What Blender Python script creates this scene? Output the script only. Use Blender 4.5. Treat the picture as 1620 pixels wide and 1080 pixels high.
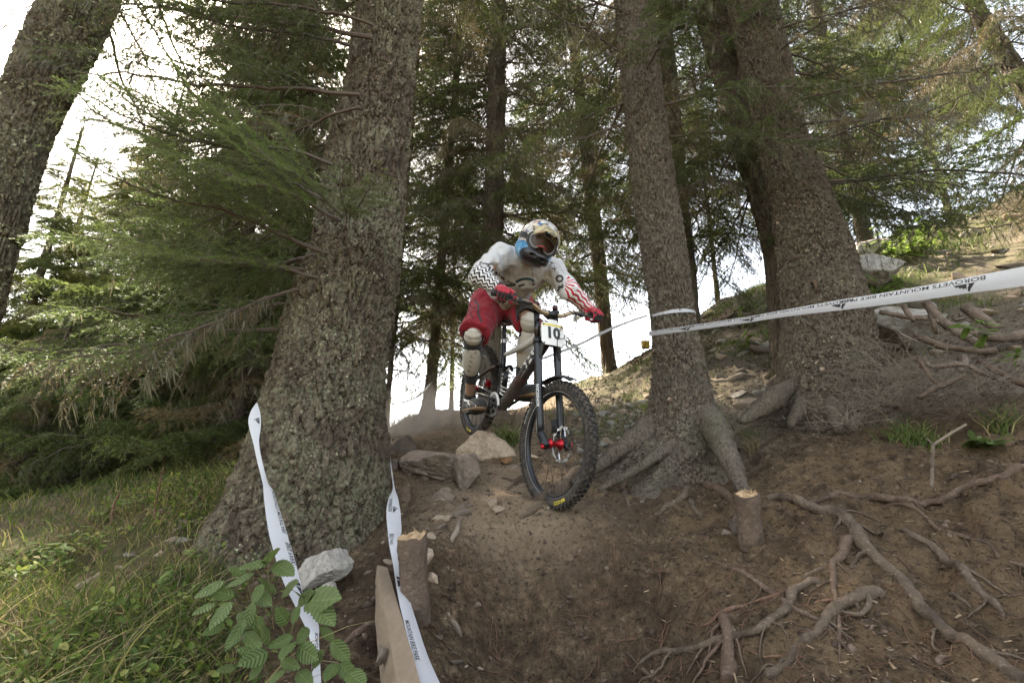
import bpy, math, random
import numpy as np
from mathutils import Vector, Matrix, Quaternion
from mathutils.bvhtree import BVHTree

for _o in list(bpy.data.objects):
    bpy.data.objects.remove(_o)
S = bpy.context.scene
COL = S.collection
PI = math.pi
R = math.radians

# ------------------------------------------------------------------ camera, sky, sun, exposure
PITCH = R(18.0)
CP, SP = math.cos(PITCH), math.sin(PITCH)
FPX = 810.0                                     # focal length in photo pixels (1620 wide, 18 mm lens)
cam_d = bpy.data.cameras.new('camera')
cam_d.lens = 18.0; cam_d.sensor_width = 36.0
cam_d.clip_start = 0.02; cam_d.clip_end = 6000
cam = bpy.data.objects.new('camera', cam_d)
cam.location = (0, 0, 0); cam.rotation_euler = (R(90) + PITCH, 0, 0)
COL.objects.link(cam); S.camera = cam

SUN_AZ, SUN_EL = R(-38), R(50)                   # azimuth from +y (view direction) towards +x; the light comes from behind the rider
W = bpy.data.worlds.new('World'); S.world = W; W.use_nodes = True
_n = W.node_tree.nodes; _l = W.node_tree.links
bg = _n['Background']
sky = _n.new('ShaderNodeTexSky'); sky.sky_type = 'NISHITA'; sky.sun_disc = False
sky.sun_elevation = SUN_EL; sky.sun_rotation = SUN_AZ
sky.air_density = 1.0; sky.dust_density = 6.0; sky.ozone_density = 0.6; sky.altitude = 1300
_hs = _n.new('ShaderNodeHueSaturation'); _hs.inputs['Saturation'].default_value = 0.62; _l.new(sky.outputs[0], _hs.inputs['Color'])   # thin high haze washes the blue out
_wm = _n.new('ShaderNodeMix'); _wm.data_type = 'RGBA'; _wm.blend_type = 'MULTIPLY'; _wm.inputs[0].default_value = 1.0; _wm.inputs[7].default_value = (1.0, .935, .82, 1)
_l.new(_hs.outputs[0], _wm.inputs[6]); _l.new(_wm.outputs[2], bg.inputs[0]); bg.inputs[1].default_value = 0.15
sun_d = bpy.data.lights.new('sun', 'SUN'); sun_d.energy = 5.0; sun_d.angle = R(1.5); sun_d.color = (1.0, 0.88, 0.70)
sun = bpy.data.objects.new('sun', sun_d); COL.objects.link(sun)
_sd = Vector((math.sin(SUN_AZ) * math.cos(SUN_EL), math.cos(SUN_AZ) * math.cos(SUN_EL), math.sin(SUN_EL)))
sun.rotation_euler = _sd.to_track_quat('Z', 'Y').to_euler(); sun.location = (0, 0, 40)
S.view_settings.view_transform = 'Standard'; S.view_settings.look = 'None'
S.view_settings.gamma = 1.0; S.view_settings.use_curve_mapping = False
S.view_settings.exposure = 2.88
S.render.engine = 'CYCLES'
S.cycles.max_bounces = 6; S.cycles.diffuse_bounces = 3; S.cycles.glossy_bounces = 2
S.cycles.transmission_bounces = 3; S.cycles.transparent_max_bounces = 8; S.cycles.volume_bounces = 0
S.cycles.use_denoising = True
S.cycles.caustics_reflective = False; S.cycles.caustics_refractive = False

# ------------------------------------------------------------------ pixel -> world helpers
def ray(px, py):
    u = (px - 810.0) / FPX; v = (540.0 - py) / FPX
    return np.array((u, CP - v * SP, SP + v * CP))
def P(px, py, d):
    return ray(px, py) * d
def PY(px, py, Y):
    r = ray(px, py); return r * (Y / r[1])
def proj(p):
    x, y, z = p
    d = y * CP + z * SP; v = -y * SP + z * CP
    return 810 + FPX * x / d, 540 - FPX * v / d, d

# ------------------------------------------------------------------ noise
def _hash(ix, iy, iz, seed=0):
    h = (ix.astype(np.int64) * 374761393 + iy.astype(np.int64) * 668265263 + iz.astype(np.int64) * 2147483647 + seed * 974634777) & 0xffffffff
    h = ((h ^ (h >> 13)) * 1274126177) & 0xffffffff
    h = ((h ^ (h >> 16)) * 2246822519) & 0xffffffff
    return ((h ^ (h >> 15)) & 0xffffff) / float(0xffffff)
def vnoise(p, seed=0):
    p = np.asarray(p, float); i = np.floor(p).astype(np.int64); f = p - i; f = f * f * (3 - 2 * f)
    r = 0
    for dx in (0, 1):
        for dy in (0, 1):
            for dz in (0, 1):
                w = (f[..., 0] if dx else 1 - f[..., 0]) * (f[..., 1] if dy else 1 - f[..., 1]) * (f[..., 2] if dz else 1 - f[..., 2])
                r = r + w * _hash(i[..., 0] + dx, i[..., 1] + dy, i[..., 2] + dz, seed)
    return r * 2 - 1
def fbm(p, octv=4, seed=0, gain=0.5):
    p = np.asarray(p, float); a = 1.0; r = 0; t = 0
    for k in range(octv):
        r = r + a * vnoise(p * (2.03 ** k) + k * 17.3, seed + k); t += a; a *= gain
    return r / t
def voronoi2(u, v, nu, seed=0):
    """cells of size 1 in u and v, periodic in u with nu cells; returns F1, F2-F1, cell random"""
    iu = np.floor(u).astype(np.int64); iv = np.floor(v).astype(np.int64)
    f1 = np.full(u.shape, 9.0); f2 = np.full(u.shape, 9.0); cid = np.zeros(u.shape)
    for du in (-1, 0, 1):
        for dv in (-1, 0, 1):
            cu = iu + du; cv = iv + dv; cm = np.mod(cu, nu)
            jx = _hash(cm, cv, cm * 0, seed); jy = _hash(cm, cv, cm * 0 + 5, seed)
            d = np.sqrt((cu + 0.1 + .8 * jx - u) ** 2 + (cv + 0.1 + .8 * jy - v) ** 2)
            c = _hash(cm, cv, cm * 0 + 9, seed)
            near = d < f1
            f2 = np.where(near, f1, np.minimum(f2, d)); cid = np.where(near, c, cid); f1 = np.where(near, d, f1)
    return f1, f2 - f1, cid
def sstep(a, b, x):
    t = np.clip((x - a) / (b - a), 0, 1); return t * t * (3 - 2 * t)

# ------------------------------------------------------------------ mesh + object helpers
def mesh_new(name, V, F, mats=(), mi=None, smooth=True, attrs=None):
    """F: one array of tris or quads, or a list of such arrays"""
    V = np.asarray(V, np.float32).reshape(-1, 3)
    Fs = [np.asarray(f, np.int32) for f in (F if isinstance(F, (list, tuple)) else [F]) if len(f)]
    me = bpy.data.meshes.new(name)
    me.vertices.add(len(V)); me.vertices.foreach_set('co', V.ravel())
    nl = sum(f.size for f in Fs); npoly = sum(len(f) for f in Fs)
    me.loops.add(nl); me.polygons.add(npoly)
    me.loops.foreach_set('vertex_index', np.concatenate([f.ravel() for f in Fs]))
    tot = np.concatenate([np.full(len(f), f.shape[1], np.int32) for f in Fs])
    st = np.concatenate([[0], np.cumsum(tot)[:-1]]).astype(np.int32)
    me.polygons.foreach_set('loop_start', st)
    try: me.polygons.foreach_set('loop_total', tot)
    except Exception: pass
    for m in mats: me.materials.append(m)
    if mi is not None:
        mi = np.concatenate([np.asarray(m) for m in mi]) if isinstance(mi, (list, tuple)) else np.asarray(mi)
        me.polygons.foreach_set('material_index', mi.astype(np.int32))
    me.update(calc_edges=True)
    if smooth is True: me.polygons.foreach_set('use_smooth', np.ones(npoly, bool))
    elif smooth is False: me.polygons.foreach_set('use_smooth', np.zeros(npoly, bool))
    else: me.polygons.foreach_set('use_smooth', np.asarray(smooth, bool))
    if attrs:
        for k, a in attrs.items():
            a = np.asarray(a, np.float32)
            if a.ndim == 1:
                at = me.attributes.new(k, 'FLOAT', 'POINT'); at.data.foreach_set('value', a)
            else:
                at = me.attributes.new(k, 'FLOAT_VECTOR', 'POINT'); at.data.foreach_set('vector', a.ravel())
    me.validate(); return me
def props(o, label=None, cat=None, group=None, kind=None):
    if label: o['label'] = label
    if cat: o['category'] = cat
    if group: o['group'] = group
    if kind: o['kind'] = kind
    return o
def obj(name, me, parent=None, loc=None, **k):
    o = bpy.data.objects.new(name, me); COL.objects.link(o)
    if parent is not None: o.parent = parent
    if loc is not None: o.location = loc
    return props(o, **k)
def empty(name, loc, **k):
    o = bpy.data.objects.new(name, None); COL.objects.link(o); o.location = loc
    o.empty_display_size = 0.1
    return props(o, **k)
def mesh_at(name, V, F, loc, mats, parent=None, **k):
    """mesh whose world coordinates are V, stored relative to loc (the world place of its root)"""
    pr = {a: k.pop(a) for a in ('label', 'cat', 'group', 'kind') if a in k}
    me = mesh_new(name, np.asarray(V) - np.asarray(loc), F, mats, **k)
    return obj(name, me, parent, None if parent is not None else tuple(loc), **pr)

def frames(path):
    p = np.asarray(path, float); n = len(p)
    t = np.gradient(p, axis=0); t /= np.linalg.norm(t, axis=1)[:, None] + 1e-12
    a = np.array((0, 0, 1.0)) if abs(t[0, 2]) < .9 else np.array((1.0, 0, 0))
    u = np.cross(t[0], a); u /= np.linalg.norm(u); U = [u]
    for i in range(1, n):
        u = U[-1] - t[i] * np.dot(U[-1], t[i]); u /= np.linalg.norm(u) + 1e-12; U.append(u)
    U = np.array(U); return t, U, np.cross(t, U)
def spline(pts, n, xs=None):
    """Catmull-Rom through pts (any dimension), n samples, spaced by chord length"""
    p = np.asarray(pts, float)
    if len(p) == 2: return p[0] + (p[1] - p[0]) * np.linspace(0, 1, n)[:, None]
    q = np.vstack([2 * p[0] - p[1], p, 2 * p[-1] - p[-2]])
    seg = np.linalg.norm(np.diff(p[:, :3], axis=0), axis=1) + 1e-9; s = np.concatenate([[0], np.cumsum(seg)])
    x = np.linspace(0, s[-1], n) if xs is None else xs(s[-1]); i = np.clip(np.searchsorted(s, x, side='right') - 1, 0, len(p) - 2)
    t = ((x - s[i]) / seg[i])[:, None]
    a, b, c, d = q[i], q[i + 1], q[i + 2], q[i + 3]
    return .5 * (2 * b + (c - a) * t + (2 * a - 5 * b + 4 * c - d) * t ** 2 + (3 * b - a - 3 * c + d) * t ** 3)
def tube(path, rad, ns=8, cap=True, ell=1.0, off=0):
    p = np.asarray(path, float); n = len(p); rad = np.broadcast_to(np.asarray(rad, float), (n,))
    t, U, B = frames(p); a = np.arange(ns) * 2 * PI / ns
    V = p[:, None] + rad[:, None, None] * (np.cos(a)[None, :, None] * U[:, None] + ell * np.sin(a)[None, :, None] * B[:, None])
    V = V.reshape(-1, 3)
    i = np.arange(n - 1)[:, None] * ns; j = np.arange(ns)[None]; k = (j + 1) % ns
    F = np.stack([i + j, i + k, i + ns + k, i + ns + j], -1).reshape(-1, 4)
    if cap:
        V = np.vstack([V, p[0], p[-1]]); c0 = n * ns; j = np.arange(ns)
        T0 = np.stack([j * 0 + c0, (j + 1) % ns, j, j * 0 + c0], -1)[:, :3]
        T1 = np.stack([j * 0 + c0 + 1, (n - 1) * ns + j, (n - 1) * ns + (j + 1) % ns], -1)
        return V, [F + off, np.vstack([T0, T1]) + off]
    return V, [F + off]
class MB:
    """collects pieces that become ONE mesh"""
    def __init__(s): s.V = []; s.T = []; s.Q = []; s.tm = []; s.qm = []; s.n = 0; s.at = []
    def add(s, V, F, m=0, at=None):
        V = np.asarray(V, float).reshape(-1, 3)
        for f in (F if isinstance(F, (list, tuple)) else [F]):
            f = np.asarray(f)
            if not len(f): continue
            (s.T if f.shape[1] == 3 else s.Q).append(f + s.n); (s.tm if f.shape[1] == 3 else s.qm).append(np.full(len(f), m))
        s.V.append(V); s.n += len(V)
        s.at.append(np.zeros(len(V)) if at is None else np.broadcast_to(np.asarray(at, float), (len(V),)))
        return s
    def tube(s, path, rad, ns=8, m=0, **k): return s.add(*tube(path, rad, ns, **k), m=m)
    def bar(s, a, b, r, r2=None, ns=12, m=0, ell=1.0):
        return s.tube(np.array([a, b], float), [r, r if r2 is None else r2], ns, m=m, ell=ell)
    def box(s, c, sx, sy, sz, M=None, m=0, bev=0.0):
        h = np.array((sx, sy, sz)) / 2; q = np.array([(x, y, z) for x in (-1, 1) for y in (-1, 1) for z in (-1, 1)]) * h
        if M is not None: q = q @ np.asarray(M)[:3, :3].T
        F = np.array([(0, 1, 3, 2), (4, 6, 7, 5), (0, 4, 5, 1), (2, 3, 7, 6), (0, 2, 6, 4), (1, 5, 7, 3)])
        return s.add(q + np.asarray(c), F, m)
    def arrays(s):
        V = np.vstack(s.V); F = []; mi = []
        if s.T: F.append(np.vstack(s.T)); mi.append(np.concatenate(s.tm))
        if s.Q: F.append(np.vstack(s.Q)); mi.append(np.concatenate(s.qm))
        return V, F, mi
    def mesh(s, name, mats, smooth=True, M=None, rnd=False):
        V, F, mi = s.arrays()
        if M is not None: V = V @ np.asarray(M)[:3, :3].T + np.asarray(M)[:3, 3]
        return mesh_new(name, V, F, mats, mi, smooth, {'rnd': np.concatenate(s.at)} if rnd else None)
def lathe(prof, ns=24, axis='y'):
    """profile (r, h) turned about an axis"""
    pr = np.asarray(prof, float); a = np.arange(ns) * 2 * PI / ns; n = len(pr)
    c, s_ = np.cos(a), np.sin(a); r = pr[:, 0][:, None]; h = np.broadcast_to(pr[:, 1][:, None], (n, ns))
    if axis == 'z': V = np.stack([r * c, r * s_, h], -1)
    elif axis == 'y': V = np.stack([r * s_, h, r * c], -1)
    else: V = np.stack([h, r * c, r * s_], -1)
    i = np.arange(n - 1)[:, None] * ns; j = np.arange(ns)[None]; k = (j + 1) % ns
    return V.reshape(-1, 3), np.stack([i + j, i + k, i + ns + k, i + ns + j], -1).reshape(-1, 4)

# ------------------------------------------------------------------ surface nets (smooth organic shapes from distance fields)
def nets(fn, lo, hi, cell):
    lo = np.asarray(lo, float); hi = np.asarray(hi, float); n = np.ceil((hi - lo) / cell).astype(int) + 1
    ax = [lo[k] + np.arange(n[k]) * cell for k in range(3)]
    G = np.stack(np.meshgrid(*ax, indexing='ij'), -1); D = fn(G.reshape(-1, 3)).reshape(n)
    s = D < 0; c = [(i, j, k) for i in (0, 1) for j in (0, 1) for k in (0, 1)]
    sl = lambda A, o: A[o[0]:n[0] - 1 + o[0], o[1]:n[1] - 1 + o[1], o[2]:n[2] - 1 + o[2]]
    cnt = sum(sl(s, o).astype(int) for o in c); act = (cnt > 0) & (cnt < 8)
    idx = -np.ones(act.shape, np.int64); ids = np.argwhere(act); idx[act] = np.arange(len(ids))
    acc = np.zeros((len(ids), 3)); w = np.zeros(len(ids))
    for a in range(8):
        for b in range(a + 1, 8):
            oa, ob = np.array(c[a]), np.array(c[b])
            if abs(oa - ob).sum() != 1: continue
            da = sl(D, c[a])[act]; db = sl(D, c[b])[act]; m = (da < 0) != (db < 0)
            t = np.where(m, da / (da - db + 1e-12), 0)
            acc += np.where(m[:, None], oa + (ob - oa) * t[:, None], 0); w += m
    V = lo + (ids + acc / w[:, None]) * cell
    Q = []
    for k in range(3):
        e = np.zeros(3, int); e[k] = 1; u, v = (k + 1) % 3, (k + 2) % 3
        A = s[:-1, :-1, :-1]; Bv = s[e[0]:n[0] - 1 + e[0], e[1]:n[1] - 1 + e[1], e[2]:n[2] - 1 + e[2]]
        for flip in (0, 1):
            m = (A & ~Bv) if not flip else (~A & Bv)
            q = np.argwhere(m); q = q[(q[:, u] > 0) & (q[:, v] > 0)]
            if not len(q): continue
            du = np.zeros(3, int); du[u] = 1; dv = np.zeros(3, int); dv[v] = 1
            f = [idx[tuple((q - x).T)] for x in (du * 0, du, du + dv, dv)]
            f = np.stack(f, -1); Q.append(f if not flip else f[:, ::-1])
    Q = np.vstack(Q); Q = Q[(Q >= 0).all(1)]
    return V, Q
def sd_cone(p, a, b, ra, rb):
    a = np.asarray(a, float); b = np.asarray(b, float); ba = b - a
    h = np.clip(((p - a) @ ba) / (ba @ ba), 0, 1)
    return np.linalg.norm(p - a - h[:, None] * ba, axis=1) - (ra + (rb - ra) * h)
def sd_ell(p, c, r, M=None):
    q = p - np.asarray(c)
    if M is not None: q = q @ np.asarray(M)[:3, :3]
    r = np.asarray(r, float); k0 = np.linalg.norm(q / r, axis=1); k1 = np.linalg.norm(q / (r * r), axis=1)
    return k0 * (k0 - 1) / (k1 + 1e-9)
def smin(a, b, k):
    h = np.clip(.5 + .5 * (b - a) / k, 0, 1); return b + (a - b) * h - k * h * (1 - h)
def smax(a, b, k): return -smin(-a, -b, k)

# ------------------------------------------------------------------ material helpers
class NT:
    def __init__(s, name):
        s.m = bpy.data.materials.new(name); s.m.use_nodes = True; s.t = s.m.node_tree
        s.b = s.t.nodes['Principled BSDF']; s.o = s.t.nodes['Material Output']
    def n(s, ty, **k):
        x = s.t.nodes.new('ShaderNode' + ty)
        for a, v in k.items():
            if a.startswith('i_'):
                key = a[2:]; x.inputs[int(key) if key.isdigit() else key.replace('_', ' ')].default_value = v
            else: setattr(x, a, v)
        return x
    def l(s, a, b): s.t.links.new(a, b)
    def coord(s, which='Object', scale=(1, 1, 1)):
        tc = s.n('TexCoord'); mp = s.n('Mapping'); mp.inputs['Scale'].default_value = scale
        s.l(tc.outputs[which], mp.inputs[0]); return mp.outputs[0]
    def attr(s, name): return s.n('Attribute', attribute_name=name)
    def noise(s, vec, scale, detail=4, rough=.55, dist=0):
        x = s.n('TexNoise'); x.inputs['Scale'].default_value = scale; x.inputs['Detail'].default_value = detail
        x.inputs['Roughness'].default_value = rough; x.inputs['Distortion'].default_value = dist
        if vec is not None: s.l(vec, x.inputs['Vector'])
        return x.outputs['Fac']
    def vor(s, vec, scale, feature='F1', rnd=1.0):
        x = s.n('TexVoronoi'); x.feature = feature; x.inputs['Scale'].default_value = scale; x.inputs['Randomness'].default_value = rnd
        if vec is not None: s.l(vec, x.inputs['Vector'])
        return x
    def ramp(s, fac, stops, interp='LINEAR'):
        x = s.n('ValToRGB'); cr = x.color_ramp; cr.interpolation = interp
        while len(cr.elements) > 1: cr.elements.remove(cr.elements[0])
        for k, (p, c) in enumerate(stops):
            e = cr.elements[0] if k == 0 else cr.elements.new(p)
            e.position = p; e.color = (c if len(c) == 4 else (*c, 1)) if not isinstance(c, float) else (c, c, c, 1)
        s.l(fac, x.inputs[0]); return x.outputs[0]
    def mix(s, fac, a, b, mode='MIX'):
        x = s.n('Mix', data_type='RGBA', blend_type=mode); x.clamp_factor = True
        for sock, v in ((x.inputs[0], fac), (x.inputs[6], a), (x.inputs[7], b)):
            if isinstance(v, (int, float)): sock.default_value = v if sock.type == 'VALUE' else (v, v, v, 1)
            elif isinstance(v, tuple): sock.default_value = (*v, 1) if len(v) == 3 else v
            else: s.l(v, sock)
        return x.outputs[2]
    def math(s, op, a, b=None, c=None):
        x = s.n('Math', operation=op)
        for k, v in enumerate((a, b, c)):
            if v is None: continue
            if isinstance(v, (int, float)): x.inputs[k].default_value = v
            else: s.l(v, x.inputs[k])
        return x.outputs[0]
    def bump(s, h, strength=.5, dist=.01, prev=None):
        x = s.n('Bump'); x.inputs['Strength'].default_value = strength; x.inputs['Distance'].default_value = dist
        s.l(h, x.inputs['Height'])
        if prev is not None: s.l(prev, x.inputs['Normal'])
        s.l(x.outputs[0], s.b.inputs['Normal']); return x.outputs[0]
    def set(s, col=None, rough=None, metal=None, spec=None):
        if col is not None:
            if isinstance(col, tuple): s.b.inputs['Base Color'].default_value = (*col, 1) if len(col) == 3 else col
            else: s.l(col, s.b.inputs['Base Color'])
        if rough is not None:
            if isinstance(rough, (int, float)): s.b.inputs['Roughness'].default_value = rough
            else: s.l(rough, s.b.inputs['Roughness'])
        if metal is not None: s.b.inputs['Metallic'].default_value = metal
        if spec is not None: s.b.inputs['Specular IOR Level'].default_value = spec
        return s
    def translucent(s, col, fac):
        tr = s.n('BsdfTranslucent'); mx = s.n('MixShader'); mx.inputs[0].default_value = fac
        if isinstance(col, tuple): tr.inputs[0].default_value = (*col, 1)
        else: s.l(col, tr.inputs[0])
        s.l(s.b.outputs[0], mx.inputs[1]); s.l(tr.outputs[0], mx.inputs[2]); s.l(mx.outputs[0], s.o.inputs[0])
def plain(name, col, rough=.6, metal=0.0, var=.12, nscale=30, bump=0.0, spec=None):
    """a surface of one colour with a little grain, wear and relief"""
    t = NT(name); v = t.coord('Object'); n = t.noise(v, nscale, 4)
    t.set(t.mix(n, tuple(c * (1 - var) for c in col), tuple(min(1, c * (1 + var)) for c in col)), rough, metal, spec)
    if bump: t.bump(t.noise(v, nscale * 3, 3), bump, .004)
    return t.m
# ------------------------------------------------------------------ the ground: heights through surveyed points
_gp = [(620,1080,1.62),(540,1080,1.62),(700,1080,1.86),(810,1080,2.02),(1000,1080,1.95),(1200,1080,1.68),(1400,1080,1.5),(1620,1080,1.5),
 (720,1000,2.10),(810,950,2.36),(950,950,2.32),(1100,960,2.06),(810,890,2.47),(700,880,2.36),(810,850,2.53),(960,870,2.46),(830,817,2.6),(720,822,2.6),(940,820,2.6),
 (800,785,3.0),(700,795,2.95),(900,790,3.0),(800,755,3.35),(900,750,3.5),
 (700,724,3.75),(770,720,3.8),(640,726,3.7),(700,690,4.25),(770,695,4.2),(640,700,4.2),(720,672,5.2),(640,690,5.0),(615,697,5.6),(585,704,5.8),(560,706,5.9),(655,662,5.8),(662,655,6.2),(680,648,6.4),(700,652,6.4),(740,651,6.4),(790,650,6.6),(850,640,7.0),
 (340,900,2.3),(440,890,2.42),(480,870,2.55),(560,850,2.65),(610,820,2.75),(620,760,3.25),(560,950,2.05),(520,930,2.15),(600,1000,1.9),(500,1020,1.85),(640,960,2.05),
 (400,1080,1.60),(200,1080,1.45),(0,1080,1.4),(200,950,1.95),(0,950,2.1),(300,820,2.9),(300,765,3.6),(200,790,3.6),(150,830,3.0),(0,870,3.0),(200,762,5.2),(0,815,5.5),(350,740,5.0),
 (450,905,2.3),(950,760,3.3),(1040,770,3.15),(1080,745,3.5),(1000,800,2.85),(1100,790,2.9),(1185,845,2.5),(1150,760,3.2),(1120,700,3.9),(900,690,4.5),(950,700,4.1),(960,650,5.5),(1000,670,4.6),
 (1300,800,2.5),(1300,900,2.1),(1300,1000,1.75),(1300,720,3.1),(1300,668,3.9),(1180,680,3.9),(1450,690,3.1),(1500,800,2.4),(1500,920,1.95),(1620,900,1.95),(1620,780,2.25),(1620,700,2.7),
 (1450,620,3.8),(1620,600,3.4),(1620,480,4.4),(1620,400,5.6),(1620,283,8.3),(1540,345,8.5),(1500,372,8.6),(1440,392,8.6),(1400,404,8.6),(1500,470,5.4),(1390,470,5.6),(1440,560,4.5),
 (1300,425,8.4),(1220,455,8.2),(1110,497,8.0),(1160,470,8.1),(1110,560,6.0),(1160,610,4.9),(1000,570,8.0),(1040,548,8.0),(930,600,8.0),(960,592,8.0),(1000,620,6.0),(880,625,7.6)]
_G = [tuple(P(*g)) for g in _gp]
_G += [(0,9.5,1.0),(-1.5,8.5,.75),(-3,8,.25),(2,10.5,1.7),(4.5,11,2.4),(7.5,11,3.3),(10,11,4.2),(12,8,5.2),(10,4,4.2),(7,2.2,2.2),(5,1,.9),(4,0,.3),
 (0,14,-.1),(5,15,.9),(10,16,2.2),(16,14,4.6),(-5,11,-.4),(-5,6,-.05),(-8,9,-.6),(-12,13,-1.6),(-9,4,-.9),(-12,7,-1.5),(-5,2,-.75),(-8,0,-1.6),(-4,-2,-1.2),(0,-2,-.75),(0,.4,-.55),(-2,.3,-.62),(2,.3,-.4),(4,-3,-.3),(9,-3,1.6),(14,2,4.6),
 (0,20,-2.2),(-10,20,-3.4),(12,22,.8),(20,20,4),(-18,8,-3.2),(-18,-4,-3.6),(0,-10,-2.6),(14,-10,1.6),(22,4,6.5),(-18,20,-4.6)]
_G = np.array(_G)
def _tps_k(d2): return np.where(d2 > 1e-12, .5 * d2 * np.log(d2 + 1e-12), 0)
def _fit(G, lam=0.02):
    n = len(G); d2 = ((G[:, None, :2] - G[None, :, :2]) ** 2).sum(-1)
    A = np.zeros((n + 3, n + 3)); A[:n, :n] = _tps_k(d2) + lam * np.eye(n)
    A[:n, n] = 1; A[:n, n + 1:] = G[:, :2]; A[n, :n] = 1; A[n + 1:, :n] = G[:, :2].T
    return np.linalg.solve(A, np.concatenate([G[:, 2], np.zeros(3)]))
_w = _fit(_G)
def _tps(x, y):
    sh = x.shape; q = np.stack([x.ravel(), y.ravel()], -1); r = np.empty(len(q))
    for s in range(0, len(q), 20000):
        c = q[s:s + 20000]; d2 = ((c[:, None] - _G[None, :, :2]) ** 2).sum(-1)
        r[s:s + 20000] = _tps_k(d2) @ _w[:-3] + _w[-3] + c @ _w[-2:]
    return r.reshape(sh)
def _axis(fine0, fine1, step, lo, hi, g=1.12):
    a = list(np.arange(fine0, fine1, step)); s = step; x = a[-1]
    while x < hi: s *= g; x += s; a.append(x)
    s = step; x = a[0]; b = []
    while x > lo: s *= g; x -= s; b.append(x)
    return np.array(b[::-1] + a)
GX = _axis(-1.6, 3.0, .0135, -3000, 3000, 1.11); GY = _axis(1.3, 4.1, .0135, -3000, 3000, 1.085)
_X, _Y = np.meshgrid(GX, GY, indexing='ij')
_rad = np.hypot(_X, _Y - 4); _in = sstep(26, 17, _rad)
_Z = np.zeros_like(_X); _m = _rad < 27; _Z[_m] = _tps(_X[_m], _Y[_m])
_far = -3.0 - 9 * sstep(20, 90, _rad) - 20 * sstep(80, 600, _rad) + .14 * np.clip(_X, -25, 40) + 2.0 * fbm(np.stack([_X / 60, _Y / 60, _X * 0], -1), 3)
_Z = _Z * _in + _far * (1 - _in)
def _masks(X, Y):
    """what lies on the ground where: grass (left bank), rubble (right hillside), dust (ridden line)"""
    g = sstep(-.75, -1.25, X + .12 * np.sin(Y * 3) + .10 * (Y - 2)) * sstep(-.2, 1.0, Y) * (1 - sstep(3.6, 4.2, Y) * sstep(-2.4, -1.7, X))
    hill = sstep(3.3, 4.3, Y + .25 * (X - 1) + .3 * np.sin(X * 2.1)) * sstep(.15, .6, X - .05 * Y)
    dust = np.exp(-((X - .02 - .1 * np.sin(Y * 1.3)) / .48) ** 2) * sstep(2.55, 2.78, Y) * (1 - .0 * Y)
    dust = np.maximum(dust, np.exp(-((X + .55) / 1.1) ** 2) * sstep(3.9, 4.6, Y))
    return g, hill, dust
_g, _h, _d = _masks(_X, _Y)
_fine = sstep(9, 6, _rad)
_p3 = np.stack([_X, _Y, _Z * 0], -1)
_clod = fbm(_p3 * 5.5, 4, 3); _rdg = 1 - np.abs(fbm(_p3 * 2.7 + 9, 3, 8)) * 2
_rough = (1 - .55 * np.clip(_d, 0, 1))
_Z = _Z + _fine * (_rough * (.040 * _clod + .026 * fbm(_p3 * 19, 3, 5) + .018 * np.maximum(0, fbm(_p3 * 40, 2, 15)) - .05 * np.maximum(0, fbm(_p3 * (7, 4, 1) + 3, 3, 25) - .25)) + .05 * np.clip(_rdg - .5, 0, 1) * (1 - _g) * _rough) + .10 * (1 - _fine) * fbm(_p3 * .8, 3, 4) * sstep(40, 10, _rad)
_Z += _fine * sstep(.35, .8, _X) * sstep(3.4, 2.6, _Y) * (.030 * fbm(_p3 * 9, 3, 41) + .020 * fbm(_p3 * 24, 3, 42) - .045 * np.clip(1 - np.abs(fbm(_p3 * (2.2, 3.4, 1) + 4, 3, 44)) * 4, 0, 1))
_Z -= _fine * .022 * np.exp(-((_X - .10 - .06 * np.sin(_Y * 2.1)) / .045) ** 2) * sstep(1.9, 2.2, _Y) * sstep(4.4, 3.6, _Y)      # tyre rut
_Z += _fine * .05 * _h * fbm(_p3 * 3.1, 3, 33)
from bisect import bisect_right
def gz(x, y):
    """ground height at x, y (arrays or numbers)"""
    x = np.asarray(x, float); y = np.asarray(y, float)
    i = np.clip(np.searchsorted(GX, x) - 1, 0, len(GX) - 2); j = np.clip(np.searchsorted(GY, y) - 1, 0, len(GY) - 2)
    a = np.clip((x - GX[i]) / (GX[i + 1] - GX[i]), 0, 1); b = np.clip((y - GY[j]) / (GY[j + 1] - GY[j]), 0, 1)
    return (_Z[i, j] * (1 - a) + _Z[i + 1, j] * a) * (1 - b) + (_Z[i, j + 1] * (1 - a) + _Z[i + 1, j + 1] * a) * b
def hit(px, py, dmax=14.0):
    """where the sight line of a photo pixel meets the ground"""
    t = np.linspace(.8, dmax, 900); r = ray(px, py); q = t[:, None] * r
    below = q[:, 2] < gz(q[:, 0], q[:, 1]); k = int(np.argmax(below)) if below.any() else len(t) - 1
    q = q[k].copy(); q[2] = gz(q[0], q[1]); return q

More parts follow.
